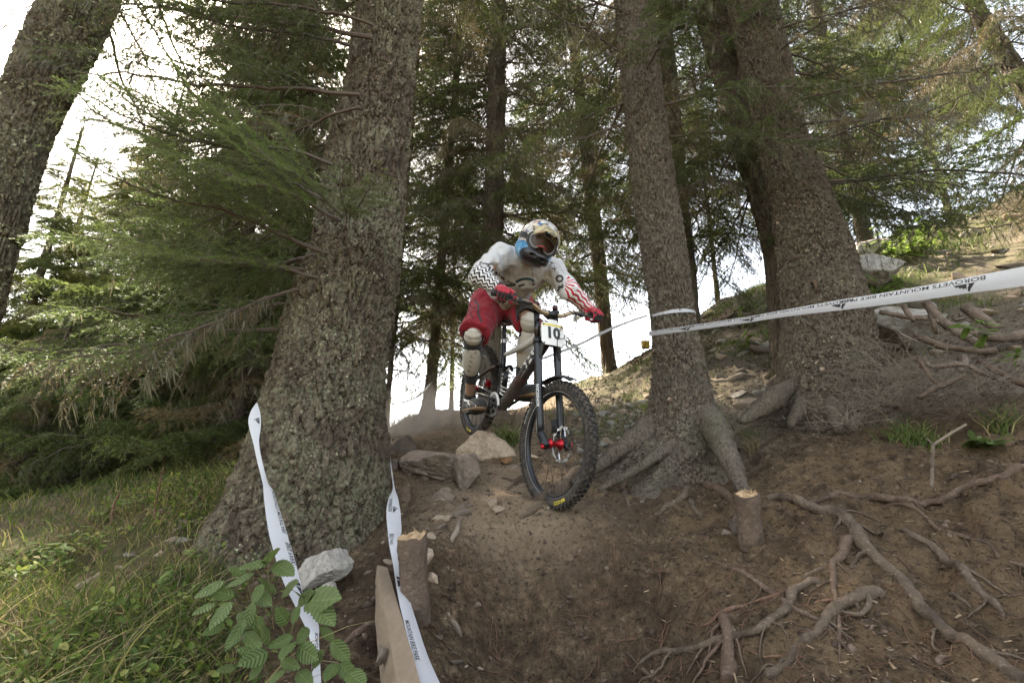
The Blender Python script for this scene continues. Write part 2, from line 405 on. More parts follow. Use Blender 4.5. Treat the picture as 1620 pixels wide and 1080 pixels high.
def mat_ground():
    t = NT('forest_soil'); v = t.coord('Object')
    n1 = t.noise(v, 3.0, 6, .6); n2 = t.noise(v, 19, 9, .72); n3 = t.noise(v, 130, 4, .7)
    soil = t.ramp(n2, [(.30, (.030, .021, .012)), (.45, (.100, .070, .041)), (.57, (.18, .126, .075)), (.70, (.36, .265, .165))])
    soil = t.mix(t.math('MULTIPLY', t.ramp(n1, [(.42, 0.0), (.58, 1.0)]), .75), soil, (.062, .040, .025))
    speck = t.ramp(t.vor(v, 95).outputs['Distance'], [(.10, 1.0), (.17, 0.0)])
    soil = t.mix(t.math('MULTIPLY', speck, .35), soil, (.26, .195, .14))
    dust = t.mix(n2, (.26, .188, .120), (.43, .325, .22))
    a = t.attr('dust'); df = t.math('MULTIPLY', a.outputs['Fac'], t.ramp(n1, [(.25, .35), (.6, 1.0)]))
    c = t.mix(df, soil, dust)
    lit = t.mix(n3, (.085, .055, .030), (.30, .205, .115))
    c = t.mix(t.math('MULTIPLY', t.attr('litter').outputs['Fac'], t.ramp(t.noise(v, 9, 4), [(.38, 0.0), (.6, .9)])), c, lit)
    hil = t.mix(t.noise(v, 38, 5, .7), (.14, .105, .075), (.40, .34, .27))
    c = t.mix(t.math('MULTIPLY', t.attr('hill').outputs['Fac'], .85), c, hil)
    gr = t.mix(n2, (.035, .042, .014), (.11, .12, .04))
    c = t.mix(t.math('MULTIPLY', t.attr('grass').outputs['Fac'], t.ramp(t.noise(v, 2.2, 5), [(.40, .15), (.58, .85)])), c, gr)
    c = t.mix(t.ramp(t.noise(v, 46, 5, .75, .4), [(.36, .85), (.47, 0.0)]), c, (.022, .015, .011))
    t.set(c, .95, spec=.15)
    b = t.bump(n2, .9, .05); b = t.bump(t.noise(v, 60, 5, .75), .9, .02, b); b = t.bump(n3, .9, .010, b); t.bump(t.noise(v, 420, 3, .7), .7, .004, b)
    return t.m
M_SOIL = mat_ground()
_nx, _ny = _X.shape
_i = np.arange(_nx - 1)[:, None] * _ny; _j = np.arange(_ny - 1)[None]
_F = np.stack([_i + _j, _i + _ny + _j, _i + _ny + _j + 1, _i + _j + 1], -1).reshape(-1, 4)
_lit = sstep(.5, 1.1, _X) * sstep(3.6, 2.8, _Y) + .5 * sstep(-.5, -.9, _X)
_grass = np.clip(_g + sstep(8, 11, _rad) * .9 + sstep(6.0, 7.0, _Y + .25 * _X) * sstep(.3, 1.5, _X) * .8 + _h * .45, 0, 1)
ground = obj('ground', mesh_new('ground', np.stack([_X, _Y, _Z], -1), _F, [M_SOIL],
    attrs={'dust': _d.ravel(), 'grass': _grass.ravel(), 'hill': (_h * sstep(14, 9, _rad)).ravel(), 'litter': np.clip(_lit, 0, 1).ravel()}), kind='structure',
    label='brown forest soil of the trail, its banks and the hillside')
# ------------------------------------------------------------------ bark
def mat_bark(name, c0, c1, lichen, lich_amt, crack=(.035, .026, .02), moss=(.055, .06, .022), moss_amt=.3):
    t = NT(name); v = t.coord('Object'); vs = t.coord('Object', (1, 1, .45))
    cr = t.attr('crack').outputs['Fac']; rd = t.attr('cellr').outputs['Fac']
    n = t.noise(vs, 26, 6, .7); n2 = t.noise(v, 120, 4, .7)
    c = t.mix(n, c0, c1); c = t.mix(t.math('MULTIPLY', rd, .5), c, tuple(x * 1.5 for x in c1))
    c = t.mix(t.math('MULTIPLY', t.ramp(cr, [(.0, 1.0), (.14, 0.0)]), .95), c, crack)
    c = t.mix(t.ramp(t.noise(vs, 75, 4, .75), [(.40, .75), (.52, 0.0)]), c, crack)
    m1 = t.ramp(t.noise(v, 3.2, 4), [(.5 - .12 * lich_amt, 0.0), (.66 - .1 * lich_amt, 1.0)])
    m2 = t.ramp(t.noise(v, 48, 5, .75), [(.50 - .06 * lich_amt, 0.0), (.60, 1.0)])
    c = t.mix(t.math('MULTIPLY', t.math('MULTIPLY', m1, m2), min(1.0, lich_amt)), c, t.mix(n2, tuple(x * .55 for x in lichen), lichen))
    m3 = t.ramp(t.noise(v, 1.7, 4), [(.5, 0.0), (.7, 1.0)])
    c = t.mix(t.math('MULTIPLY', m3, moss_amt), c, moss)
    t.set(c, .93, spec=.2)
    b = t.bump(n, .9, .022); b = t.bump(t.noise(v, 62, 5, .75), .9, .016, b); t.bump(n2, .8, .007, b)
    return t.m
B_OLD = mat_bark('spruce_bark_lichened', (.066, .049, .034), (.145, .110, .078), (.33, .325, .205), 1.0)
B_MID = mat_bark('spruce_bark_grey', (.072, .057, .042), (.165, .135, .100), (.26, .26, .18), .5)
B_RED = mat_bark('spruce_bark_reddish', (.060, .047, .034), (.150, .118, .084), (.25, .24, .16), .55)
def mat_root(name, c0, c1, tip=(.27, .22, .17)):
    t = NT(name); v = t.coord('Object'); n = t.noise(v, 30, 5, .65); n2 = t.noise(v, 9, 4)
    c = t.mix(n, c0, c1); c = t.mix(t.ramp(t.noise(v, 70, 5, .7), [(.55, 0.0), (.66, .55)]), c, tip)
    c = t.mix(t.ramp(n2, [(.5, 0.0), (.62, .6)]), c, tuple(x * .55 for x in c0))
    t.set(c, .85, spec=.25); b = t.bump(n, .9, .016); b = t.bump(t.noise(v, 75, 5, .7), .7, .008, b); t.bump(t.noise(v, 190, 4, .7), .5, .004, b); return t.m
M_ROOT = mat_root('root_bark', (.065, .041, .027), (.165, .110, .074))
M_ROOTR = mat_root('reddish_root_bark', (.095, .048, .030), (.20, .115, .070))
M_ROOTG = mat_root('scuffed_grey_root', (.062, .044, .030), (.160, .116, .078), (.29, .225, .16))
B_ROOT = mat_bark('thick_root_bark', (.075, .055, .040), (.18, .135, .10), (.25, .25, .18), .4)
M_STICK = mat_root('dead_wood', (.15, .115, .085), (.31, .25, .19))

def trunk_surface(C, Rr, nA, nH, cell, depth, seed, lobes=(), zvis=None):
    """bark tube through centres C with radii Rr; lobes: (angle, reach, width, base height, top height)"""
    xs = None
    if zvis is not None:                        # dense rings up to the height the photo shows, wide ones above
        def xs(L):
            f = min(.95, (zvis - C[0][2]) / (C[-1][2] - C[0][2])); k = int(nH * .9)
            return np.concatenate([np.linspace(0, L * f, k, endpoint=False), np.linspace(L * f, L, nH - k)])
    cp = spline(np.column_stack([C, Rr]), nH, xs); c = cp[:, :3]; r = cp[:, 3]
    t, U, B = frames(c)
    # fixed frame so that angles mean compass directions
    X = np.array((1.0, 0, 0)) - t * t[:, :1]; X /= np.linalg.norm(X, axis=1)[:, None]; Yv = np.cross(t, X)
    th = np.linspace(0, 2 * PI, nA, endpoint=False); TH, H = np.meshgrid(th, np.concatenate([[0], np.cumsum(np.linalg.norm(np.diff(c, axis=0), axis=1))]))
    rr = np.repeat(r[:, None], nA, 1); zz = np.repeat(c[:, 2][:, None], nA, 1)
    for (ang, reach, wid, z0, z1) in lobes:
        da = np.angle(np.exp(1j * (TH - ang))); k = np.clip((z1 - zz) / (z1 - z0), 0, 1.25)
        rr = rr + reach * k ** 2.4 * np.exp(-(da / wid) ** 2)
    nu = max(6, int(round(2 * PI * float(np.median(r)) / cell[0])))
    pos = np.stack([np.cos(TH), np.sin(TH), H], -1)
    k1 = .5 / float(np.median(r))
    w1 = fbm(pos * (3 * k1, 3 * k1, 4) + seed, 3, seed); w2 = fbm(pos * (3, 3, 4) + seed + 40, 3, seed + 1)
    s1 = fbm(pos * (nu / 5, nu / 5, .8 / cell[1]) + seed, 2, seed + 21); s2 = fbm(pos * (nu / 5, nu / 5, .8 / cell[1]) + seed + 33, 2, seed + 22)
    u = TH / (2 * PI) * nu + .7 * w1 + .95 * s1; vv = H / cell[1] + .9 * w2 + .95 * s2
    f1, e, cid = voronoi2(u, vv, nu, seed)
    f1b, eb, cidb = voronoi2(u * 2.3, vv * 1.9, int(nu * 2.3) if int(nu * 2.3) == nu * 2.3 else 10 ** 6, seed + 7)
    pl = sstep(0, .13, e); fl = sstep(0, .16, eb)
    tilt = np.mod(vv, 1.0) - .5
    disp = depth * pl * (.55 + .75 * (cid - .5) + .30 * fl + .45 * (cidb - .5) * fl - .35 * tilt) + .8 * depth * fbm(pos * (nu / 3.5, nu / 3.5, 1.1 / cell[1]) + seed, 3, seed + 3, .65)
    disp = disp + .06 * np.median(r) * fbm(pos * (1.5, 1.5, 1.2) + seed, 3, seed + 5)
    rr = rr + disp - depth * .6
    V = c[:, None] + rr[..., None] * (np.cos(TH)[..., None] * X[:, None] + np.sin(TH)[..., None] * Yv[:, None])
    i = np.arange(nH - 1)[:, None] * nA; j = np.arange(nA)[None]; k = (j + 1) % nA
    F = np.stack([i + j, i + k, i + nA + k, i + nA + j], -1).reshape(-1, 4)
    return V.reshape(-1, 3), F, (np.minimum(e, .5 * eb + .3) * 1.0).ravel(), cid.ravel()
def rows_to_path(rows, Y, top_z, base_z=None, taper=.5):
    """rows (py, left px, right px) read off the photograph on the plane y=Y -> centres and radii, carried on above the frame and into the ground"""
    rows = sorted(rows, key=lambda a: -a[0]); C = []; Rr = []
    for q in rows:
        py, xl, xr = q[:3]; yy = q[3] if len(q) > 3 else Y
        m = PY((xl + xr) / 2, py, yy); d = proj(m)[2]
        C.append(m); Rr.append((xr - xl) / 2 * d / FPX * .97 / math.sqrt(1 + (m[0] / m[1]) ** 2))
    C = np.array(C); Rr = np.array(Rr)
    if base_z is not None and C[0, 2] > base_z:
        v = C[0] - C[1]; v /= abs(v[2]); C = np.vstack([C[0] + v * (C[0, 2] - base_z), C]); Rr = np.concatenate([[Rr[0] * 1.08], Rr])
    v = C[-1] - C[-3 if len(C) > 2 else -2]; v /= v[2]; z = C[-1, 2]; n = 5; ext = []; er = []
    for k in range(1, n + 1):
        f = k / n; ext.append(C[-1] + v * (top_z - z) * f * (1, 1, 1)); er.append(Rr[-1] * (1 - (1 - taper) * f))
    return np.vstack([C, ext]), np.concatenate([Rr, er])
class Tree:
    def __init__(s, name, C, Rr, label, cat='tree', group=None):
        b = C[0].copy(); b[2] = max(gz(b[0], b[1]), C[0, 2]); s.base = b
        s.C = C; s.R = Rr; s.root = empty(name, tuple(b), label=label, cat=cat, group=group)
    def trunk(s, nA, nH, cell, depth, seed, mat, lobes=(), zvis=None):
        V, F, cr, ci = trunk_surface(s.C, s.R, nA, nH, cell, depth, seed, lobes, zvis)
        s.V = V; s.F = F
        return mesh_at('trunk', V, F, s.base, [mat], s.root, attrs={'crack': cr, 'cellr': ci})
    def at(s, z):
        """centre and radius of the trunk at height z"""
        zs = s.C[:, 2]; z = min(max(z, zs[0]), zs[-1]); return np.array([np.interp(z, zs, s.C[:, k]) for k in range(3)]), float(np.interp(z, zs, s.R))
    def add_mesh(s, name, V, F, mats, **k): return mesh_at(name, V, F, s.base, mats, s.root, **k)
    def branch(s, me, p, az, tilt, sc, roll=0.0, name='branch'):
        o = bpy.data.objects.new(name, me); COL.objects.link(o); o.parent = s.root
        o.location = tuple(np.asarray(p) - s.base)
        o.rotation_euler = (Matrix.Rotation(az, 3, 'Z') @ Matrix.Rotation(-tilt, 3, 'Y') @ Matrix.Rotation(roll, 3, 'X')).to_euler()
        o.scale = (sc, sc, sc); return o
def root_tube(pts, rpx, mat, owner=None, forks=False, name='root', lift=.12, ns=9, step=.02, seed=1, **k):
    """a root or stick that follows the ground under photo pixels pts; rpx = radius in photo pixels (one or two values)"""
    Q = []
    for q in pts: Q.append(hit(*q) if len(q) == 2 else P(*q))
    Q = np.array(Q); L = np.linalg.norm(np.diff(Q, axis=0), axis=1).sum(); n = max(6, int(L / step))
    rp = np.interp(np.linspace(0, 1, len(Q)), np.linspace(0, 1, len(rpx)), rpx)
    rad = np.array([rp[i] * proj(Q[i])[2] / FPX for i in range(len(Q))])
    S4 = spline(np.column_stack([Q, rad]), n); p = S4[:, :3]; r = np.maximum(.0012, S4[:, 3])
    onground = np.array([len(q) == 2 for q in pts]).all()
    if onground and owner is not None and rpx[0] > 12: onground = False; p[:, 2] = np.linspace(p[0, 2], p[-1, 2], n) * .0 + np.maximum(p[:, 2], gz(p[:, 0], p[:, 1]) + r * .1)
    if onground:
        g = gz(p[:, 0], p[:, 1]); g = np.convolve(np.pad(g, 2, 'edge'), np.ones(5) / 5, 'valid'); e_ = np.linspace(0, 1, n); out_ = pts[-1][0] > 1600 or pts[-1][1] > 1075; p[:, 2] = g + r * (lift + .12 - 1.5 * sstep(.06, 0, e_) - (0 if out_ else 1.8 * sstep(.94, 1, e_))); r = r * (1 - (0 if out_ else .4 * sstep(.8, 1, e_)))
    w = np.stack([np.arange(n) * step * 11, np.zeros(n) + seed * 7.7, np.zeros(n)], -1); k0 = 1 - .8 * sstep(.018, .035, r)
    p[:, 0] += r * k0 * .7 * vnoise(w, 1); p[:, 2] += r * k0 * .4 * vnoise(w + 50, 2); p[:, 1] += r * k0 * .5 * vnoise(w + 90, 4)
    kk = 1 - .75 * sstep(.018, .035, r); r = r * (1 + kk * (.22 * vnoise(w * 1.7 + 20, 3) + .25 * np.maximum(0, vnoise(w * .9 + 60, 6) - .3))); p[:, 2] += r * kk * .5 * vnoise(w * .35 + 10, 8)
    V, F = tube(p, r, ns); 
    V[:len(p) * ns] += (fbm(V[:len(p) * ns] * 34 + seed, 3, seed)[:, None] * 1.6 * np.repeat(r, ns)[:, None] * .34 * np.repeat(1 - .5 * sstep(.018, .035, r), ns)[:, None] + (fbm(V[:len(p) * ns] * 85 + seed, 2, seed + 1)[:, None] * .006 * np.repeat(sstep(.012, .03, r), ns)[:, None])) * (V[:len(p) * ns] - np.repeat(p, ns, 0)) / np.repeat(r, ns)[:, None]
    if owner is not None: return owner.add_mesh(name, V, F, [mat], attrs={'crack': .12 + .3 * np.abs(fbm(V * 40, 3, seed)), 'cellr': .5 + .5 * fbm(V * 25, 2, seed)})
    b = p[0]; o = mesh_at(name, V, F, b, [mat], **k)
    if forks and onground and n > 14:
        rg = random.Random(seed)
        for _ in range(min(7, 2 + n // 14)):
            i = rg.randrange(n // 8, n - 3); rr = r[i] * rg.uniform(.22, .5); L_ = rg.uniform(.05, .12) + r[i] * rg.uniform(2, 7); m = max(8, int(L_ / .012)); a0 = math.atan2(*(p[i + 1] - p[i - 1])[[1, 0]]) + rg.choice((-1, 1)) * rg.uniform(.5, 1.2)
            w_ = a0 + np.cumsum([rg.gauss(0, .2) for _ in range(m)]); q = p[i, :2] + np.cumsum(np.column_stack([np.cos(w_), np.sin(w_)]) * L_ / m, 0); q = np.vstack([p[i, :2], q]); tt = np.linspace(0, 1, m + 1)
            z = gz(q[:, 0], q[:, 1]) * tt ** .3 + (1 - tt ** .3) * p[i, 2] + rr * .3 - rr * 3 * sstep(.8, 1, tt); V2, F2 = tube(np.column_stack([q, z]), np.maximum(.0008, rr * (1 - .75 * tt)), 7); mesh_at('side_root', V2, F2, b, [mat], o)
    return o

# near trees
T = {}
C_, R_ = rows_to_path([(860, 340, 612), (800, 365, 618), (740, 385, 622), (670, 405, 615), (574, 436, 616), (480, 462, 628), (402, 493, 636), (330, 505, 642), (247, 517, 648), (143, 545, 656), (60, 556, 662), (0, 566, 668)], 2.95, 9.0, -.6, .7)
tA = T['A'] = Tree('spruce_tree', C_, R_, 'huge leaning spruce with lichen-crusted bark left of the rider, two white tapes before it', 'tree')
tA.trunk(330, 500, (.036, .115), .024, 11, B_OLD, lobes=[(R(200), .10, .35, -.3, .45), (R(-35), .07, .4, -.25, .35), (R(250), .07, .35, -.3, .35), (R(80), .3, .5, -.2, .5)], zvis=3.9)
C_, R_ = rows_to_path([(420, -75, 25), (370, -55, 45), (300, -40, 62), (190, -18, 100), (90, 20, 150), (0, 62, 193)], 2.6, 8.0, None, .75)
_b = C_[0] + (C_[0] - C_[2]) / abs((C_[0] - C_[2])[2]) * (C_[0, 2] + 1.3); C_ = np.vstack([_b, C_]); R_ = np.concatenate([[R_[0] * 1.5], R_])
tB = T['B'] = Tree('spruce_tree', C_, R_, 'mossy spruce trunk leaning into the top left corner', 'tree')
tB.trunk(200, 360, (.034, .075), .018, 23, B_OLD, zvis=3.6)
C_, R_ = rows_to_path([(735, 985, 1165), (700, 1003, 1150), (660, 1020, 1136), (600, 1030, 1122), (550, 1031, 1108), (500, 1029, 1099), (400, 1015, 1087), (300, 1000, 1071), (200, 990, 1057), (100, 979, 1043), (0, 971, 1031)], 3.65, 11.0, -.05, .6)
tC = T['C'] = Tree('spruce_tree', C_, R_, 'straight grey spruce with tape tied round it, roots spilling onto the trail', 'tree')
tC.trunk(240, 480, (.028, .060), .016, 37, B_MID, zvis=4.8, lobes=[(R(188), .36, .42, .05, .62), (R(-55), .26, .33, .1, .55), (R(235), .2, .3, .05, .5), (R(-5), .15, .4, .2, .6), (R(90), .3, .6, .3, .8)])
C_, R_ = rows_to_path([(680, 1195, 1440), (640, 1210, 1418), (600, 1221, 1402), (560, 1227, 1392), (500, 1230, 1382), (450, 1227, 1368), (400, 1224, 1352), (330, 1217, 1325), (250, 1203, 1292), (200, 1194, 1272), (100, 1171, 1240), (0, 1148, 1214)], 4.05, 12.0, .3, .6)
tD = T['D'] = Tree('spruce_tree', C_, R_, 'massive dark reddish spruce with a woodpecker hole on the right bank', 'tree')
tD.trunk(310, 460, (.034, .048), .018, 41, B_RED, zvis=5.3, lobes=[(R(197), .42, .22, .4, .98), (R(-15), .24, .28, .5, 1.1), (R(243), .17, .18, .4, .85), (R(285), .19, .17, .4, .9), (R(-48), .20, .17, .4, .95)])
C_, R_ = rows_to_path([(400, 1300, 1332), (340, 1283, 1318), (300, 1275, 1303), (240, 1258, 1286), (180, 1243, 1272), (120, 1228, 1258), (60, 1212, 1245), (0, 1196, 1232)], 3.93, 11.0, None, .6)
V_, F_, cr_, ci_ = trunk_surface(C_, R_, 90, 260, (.03, .04), .012, 47)
tD.add_mesh('side_stem', V_, F_, [B_RED], attrs={'crack': cr_, 'cellr': ci_})
C_, R_ = rows_to_path([(520, 1215, 1262), (400, 1206, 1250), (300, 1180, 1226), (200, 1148, 1200), (100, 1120, 1180), (0, 1093, 1152)], 4.75, 12.0, .9, .6)
tE = T['E'] = Tree('spruce_tree', C_, R_, 'spruce trunk close behind the massive one, emerging on its left side', 'tree')
tE.trunk(120, 300, (.032, .045), .014, 53, B_RED)
def bg_trunk(key, rows, Y, top, label, seed, mat=None, nA=40, nH=140, lob=.5, group=None, base=None):
    C_, R_ = rows_to_path(rows, Y, top, None, .45)
    g = gz(C_[0, 0], C_[0, 1]); 
    C_ = np.vstack([[C_[0, 0], C_[0, 1], min(g, C_[0, 2]) - .15], C_]); R_ = np.concatenate([[R_[0] * 1.25], R_])
    t = T[key] = Tree('spruce_tree', C_, R_, label, 'tree', group); 
    t.trunk(nA, nH, (.045, .07), .018, seed, mat or B_MID, lobes=[(R(a + seed * 13), R_[1] * lob, .5, g - .05, g + .35) for a in (10, 130, 250)]); return t
bg_trunk('F', [(690, 755, 808), (640, 757, 797), (540, 758, 793), (400, 762, 795), (250, 768, 798), (100, 773, 800), (0, 777, 801)], 5.7, 15, 'tall trunk rising directly behind the rider and the rear wheel', 61, nA=70, nH=240)
bg_trunk('G', [(650, 666, 688), (600, 674, 691), (540, 680, 695), (450, 688, 702)], 6.7, 14, 'slim trunk on the dusty mound left of the rider, tape tied low on it', 67)
bg_trunk('H', [(690, 606, 613), (640, 609, 616), (560, 616, 624), (450, 626, 634), (350, 634, 642)], 6.2, 11, 'thin dark stem just right of the huge trunk', 71, B_RED)
bg_trunk('I', [(600, 955, 978), (540, 948, 970), (400, 935, 957), (250, 918, 938), (100, 903, 920)], 7.8, 16, 'trunk on the crest between the handlebar and the taped spruce', 73, B_RED)
bg_trunk('J', [(560, 1068, 1110), (450, 1062, 1104), (300, 1050, 1088), (150, 1040, 1074), (0, 1030, 1060)], 5.6, 15, 'trunk half hidden behind the taped spruce', 79, nA=60, nH=200)
bg_trunk('K', [(392, 1358, 1382), (330, 1346, 1370), (260, 1332, 1354), (180, 1314, 1336), (60, 1290, 1312)], 8.5, 19, 'slim trunk on the crest right of the massive spruce', 83)
bg_trunk('L', [(380, 1745, 1800), (260, 1670, 1722), (147, 1606, 1650), (60, 1552, 1590), (0, 1520, 1552)], 5.2, 13, 'leaning trunk crossing the top right corner', 89, nA=60, nH=180)
bg_trunk('M', [(760, 318, 346), (700, 322, 348), (600, 345, 366), (500, 365, 385), (400, 380, 398)], 6.0, 13, 'dark trunk in the thicket left of the huge spruce', 97)
bg_trunk('N', [(760, 405, 430), (650, 415, 438), (500, 428, 448), (300, 440, 460)], 6.8, 15, 'trunk hidden close behind the left edge of the huge spruce', 101)
bg_trunk('O', [(780, 175, 205), (650, 190, 216), (500, 205, 228), (400, 212, 234)], 6.6, 4.4, 'trunk of the drooping spruce over the left grass', 103)

# roots of the near trees and other ground roots; coordinates are photo pixels
def c4(l): return [(940 + a / 2.382, 640 + b / 2.382) for a, b in l]
for pts, rp, m, *ex in [
  (None, (19, 22, 16, 12, 8), B_MID, [(1108, 640, 3.62), (1128, 676, 3.36), (1143, 706, 3.08), (1158, 735, 2.86), (1172, 765, 2.66), (1186, 792, 2.5)]), ([(360, 205), (345, 280), (345, 350), (280, 390), (220, 412), (185, 432)], (7, 6, 5, 3), M_ROOTG),
  ([(348, 345), (380, 400), (415, 442)], (5, 3), M_ROOTG), (None, (13, 13, 9, 7, 5, 3), B_MID, [(1090, 680, 3.62), (1070, 702, 3.38), (1035, 722, 3.2), (1003, 745, 3.12), (965, 766, 3.08), (948, 776, 3.05)]), ([(140, 270), (110, 320), (128, 382)], (6, 5, 3), M_ROOTG),
  (None, (20, 22, 15, 10, 7, 4), B_MID, [(1062, 655, 3.75), (1026, 686, 3.56), (990, 704, 3.45), (955, 730, 3.35), (925, 752, 3.25), (905, 764, 3.2)]), ([(400, 300), (470, 325), (520, 352)], (6, 7, 7), M_ROOT),
  ([(-30, 250), (-100, 300), (-180, 345), (-250, 360)], (9, 10, 9, 5), M_ROOTG)]:
    cr = None
    root_tube(ex[0] if ex else c4(pts), rp, m, tC, seed=int((ex[0] if ex else pts)[0][0]), ns=16 if rp[0] > 12 else 9)
ROOTS = [
 ('thick smooth root snaking from the right stake down to the bottom right corner', [(620, 352), (700, 362), (790, 385), (880, 410), (950, 452), (1000, 510), (1050, 570), (1120, 630), (1180, 690), (1230, 775), (1290, 840), (1380, 890), (1460, 950), (1540, 1000), (1640, 1048)], (7, 8, 9, 10, 10, 10, 10, 10, 10), M_ROOTG),
 ('long root running level to the right edge below the sedge tufts', [(740, 360), (870, 355), (960, 350), (1060, 366), (1170, 362), (1260, 375), (1330, 360), (1400, 330), (1480, 302), (1560, 275), (1660, 255)], (5, 5, 6, 6, 6, 7, 8), M_ROOT),
 ('thin root forking off towards the right edge below the level root', [(1090, 395), (1180, 400), (1260, 440), (1340, 480), (1430, 515), (1500, 540), (1540, 580), (1640, 650)], (3, 3, 3, 4), M_ROOT),
 ('straight grey root right of the thick snaking root', [(1150, 465), (1210, 500), (1270, 550), (1340, 610), (1420, 670), (1490, 740), (1560, 830)], (4, 6, 6, 7, 6), M_ROOTG),
 ('forked root hanging down from the thick root in the bank', [(965, 500), (940, 570), (905, 600), (903, 650), (905, 720), (920, 800), (925, 900), (925, 970)], (8, 7, 5, 4, 3, 2.5), M_ROOT),
 ('knobbly scuffed grey root ending at the bottom edge', [(1080, 695), (1010, 740), (950, 770), (880, 820), (820, 870), (760, 920), (730, 970), (700, 1010), (655, 1060)], (12, 10, 7, 7, 7, 7, 6), M_ROOTG),
 ('long curved root crossing the dirt bank from right to lower left', [(870, 640), (800, 690), (760, 712), (740, 760), (690, 810), (630, 868), (560, 890), (460, 895), (370, 910), (290, 925), (220, 950), (170, 980), (135, 1008)], (7, 6, 6, 6, 5, 5, 3), M_ROOTG),
 ('straight brown root slanting down across the curved one', [(415, 572), (480, 610), (560, 650), (640, 700), (700, 730), (760, 770), (840, 810), (880, 850), (930, 900), (1000, 978)], (3, 4, 4, 4, 4), M_ROOT),
 ('thin orange-brown root wriggling left from the root knot', [(730, 705), (690, 712), (640, 735), (560, 765), (490, 775), (440, 815), (410, 840), (370, 830), (335, 815)], (4, 2.6, 2, 1.6), M_ROOTR),
 ('thick upright root piece sunk in the dirt at the bottom', [(488, 785), (500, 850), (506, 950), (503, 1060)], (8, 10, 11, 11), M_ROOT),
 ('loose root end at the bottom edge right of centre', [(118, 930), (180, 990), (250, 1056)], (3, 3, 3), M_ROOT),
 ('thin pale root lying flat at the lower centre', [(50, 905), (120, 900), (200, 903), (282, 903)], (1.3, 1.4, 1.2), M_ROOTR),
 ('thin root below the curved root', [(520, 908), (580, 950), (650, 970), (720, 963), (800, 975)], (1.4, 1.5, 1.2), M_ROOTR),
 ('short twisted root beside the root knot', [(930, 700), (970, 730), (1000, 780), (1010, 795)], (4, 4, 3), M_ROOTG),
 ('short orange root stub in the root knot', [(828, 757), (870, 742), (915, 738)], (1.5, 2.5, 2), M_ROOTR),
 ('broken root stub left of the forked root', [(790, 665), (830, 640), (890, 612)], (3, 3.2, 3), M_ROOTG),
 ('short grey root half sunk in the needle litter', [(1330, 712), (1380, 745), (1425, 778)], (3, 3.4, 2), M_ROOTG),
]
for lab, pts, rp, m in ROOTS:
    root_tube(c4(pts), rp, m, name='root', seed=int(pts[0][0]), ns=12, forks=True, label=lab, cat='root')
for pts, rp in [([(1250, 610, 4.0), (1222, 632, 3.75), (1196, 652, 3.6), (1170, 668, 3.5)], (10, 17, 12, 5)), ([(1310, 620, 3.9), (1318, 655, 3.62), (1328, 685, 3.4)], (10, 13, 6)), ([(1370, 600, 4.0), (1402, 628, 3.75), (1440, 655, 3.55), (1470, 668, 3.45)], (10, 15, 10, 4)), ([(1270, 625, 3.95), (1262, 652, 3.68), (1250, 676, 3.5)], (8, 11, 5))]:
    root_tube(pts, rp, B_RED, tD, seed=int(pts[0][0]), ns=16)
def scar(px, py, r, mat, name, tr=tD, deep=.3):
    """a hole or scar in the bark at a photo pixel: a raised lip round a shallow coloured disc"""
    bv = BVHTree.FromPolygons([tuple(v) for v in tr.V], [tuple(f) for f in tr.F]); loc, n, _, _ = bv.ray_cast(Vector((0, 0, 0)), Vector(ray(px, py)).normalized()); loc = np.array(loc); n = np.array(n); n *= -np.sign(n @ loc)
    e1 = np.cross(n, (0, 0, 1)); e1 /= np.linalg.norm(e1); e2 = np.cross(n, e1); a = np.arange(20) * 2 * PI / 20; V = []
    for k, (f, h) in enumerate(((1.35, -.006), (1.05, .010), (.85, .012), (.72, .007), (0.02, .005))):
        q = f * r * (1 + .18 * vnoise(np.stack([np.cos(a) * 1.5, np.sin(a) * 1.5, a * 0 + px], -1))); V.append(loc + e1 * (np.cos(a) * q)[:, None] + e2 * (np.sin(a) * q * 1.1)[:, None] + n * h)
    i = np.arange(4)[:, None] * 20; j = np.arange(20)[None]; k = (j + 1) % 20; F = np.stack([i + j, i + k, i + 20 + k, i + 20 + j], -1).reshape(-1, 4)
    mi = np.repeat([0, 0, 1, 1], 20); V = np.vstack(V); me = mesh_new(name, V - tr.base, F, mat, mi, attrs={'crack': np.full(len(V), .4), 'cellr': np.full(len(V), .5)}); obj(name, me, tr.root)
M_HOLE = plain('painted_hole_shade', (.012, .009, .007), .95); M_RESIN = plain('reddish_bark_rim', (.11, .068, .042), .8, nscale=60, bump=.4); M_SCAR = plain('pale_bark_scar', (.30, .235, .16), .8, nscale=50, bump=.3)  # M_HOLE paints the shade inside a hole onto a shallow disc
scar(1287, 453, .040, [M_RESIN, M_HOLE], 'knot_hole'); scar(1301, 584, .016, [M_RESIN, M_SCAR], 'bark_scar'); scar(1232, 352, .020, [M_RESIN, M_SCAR], 'bark_scar'); scar(1060, 632, .014, [M_RESIN, M_SCAR], 'bark_scar', tC)
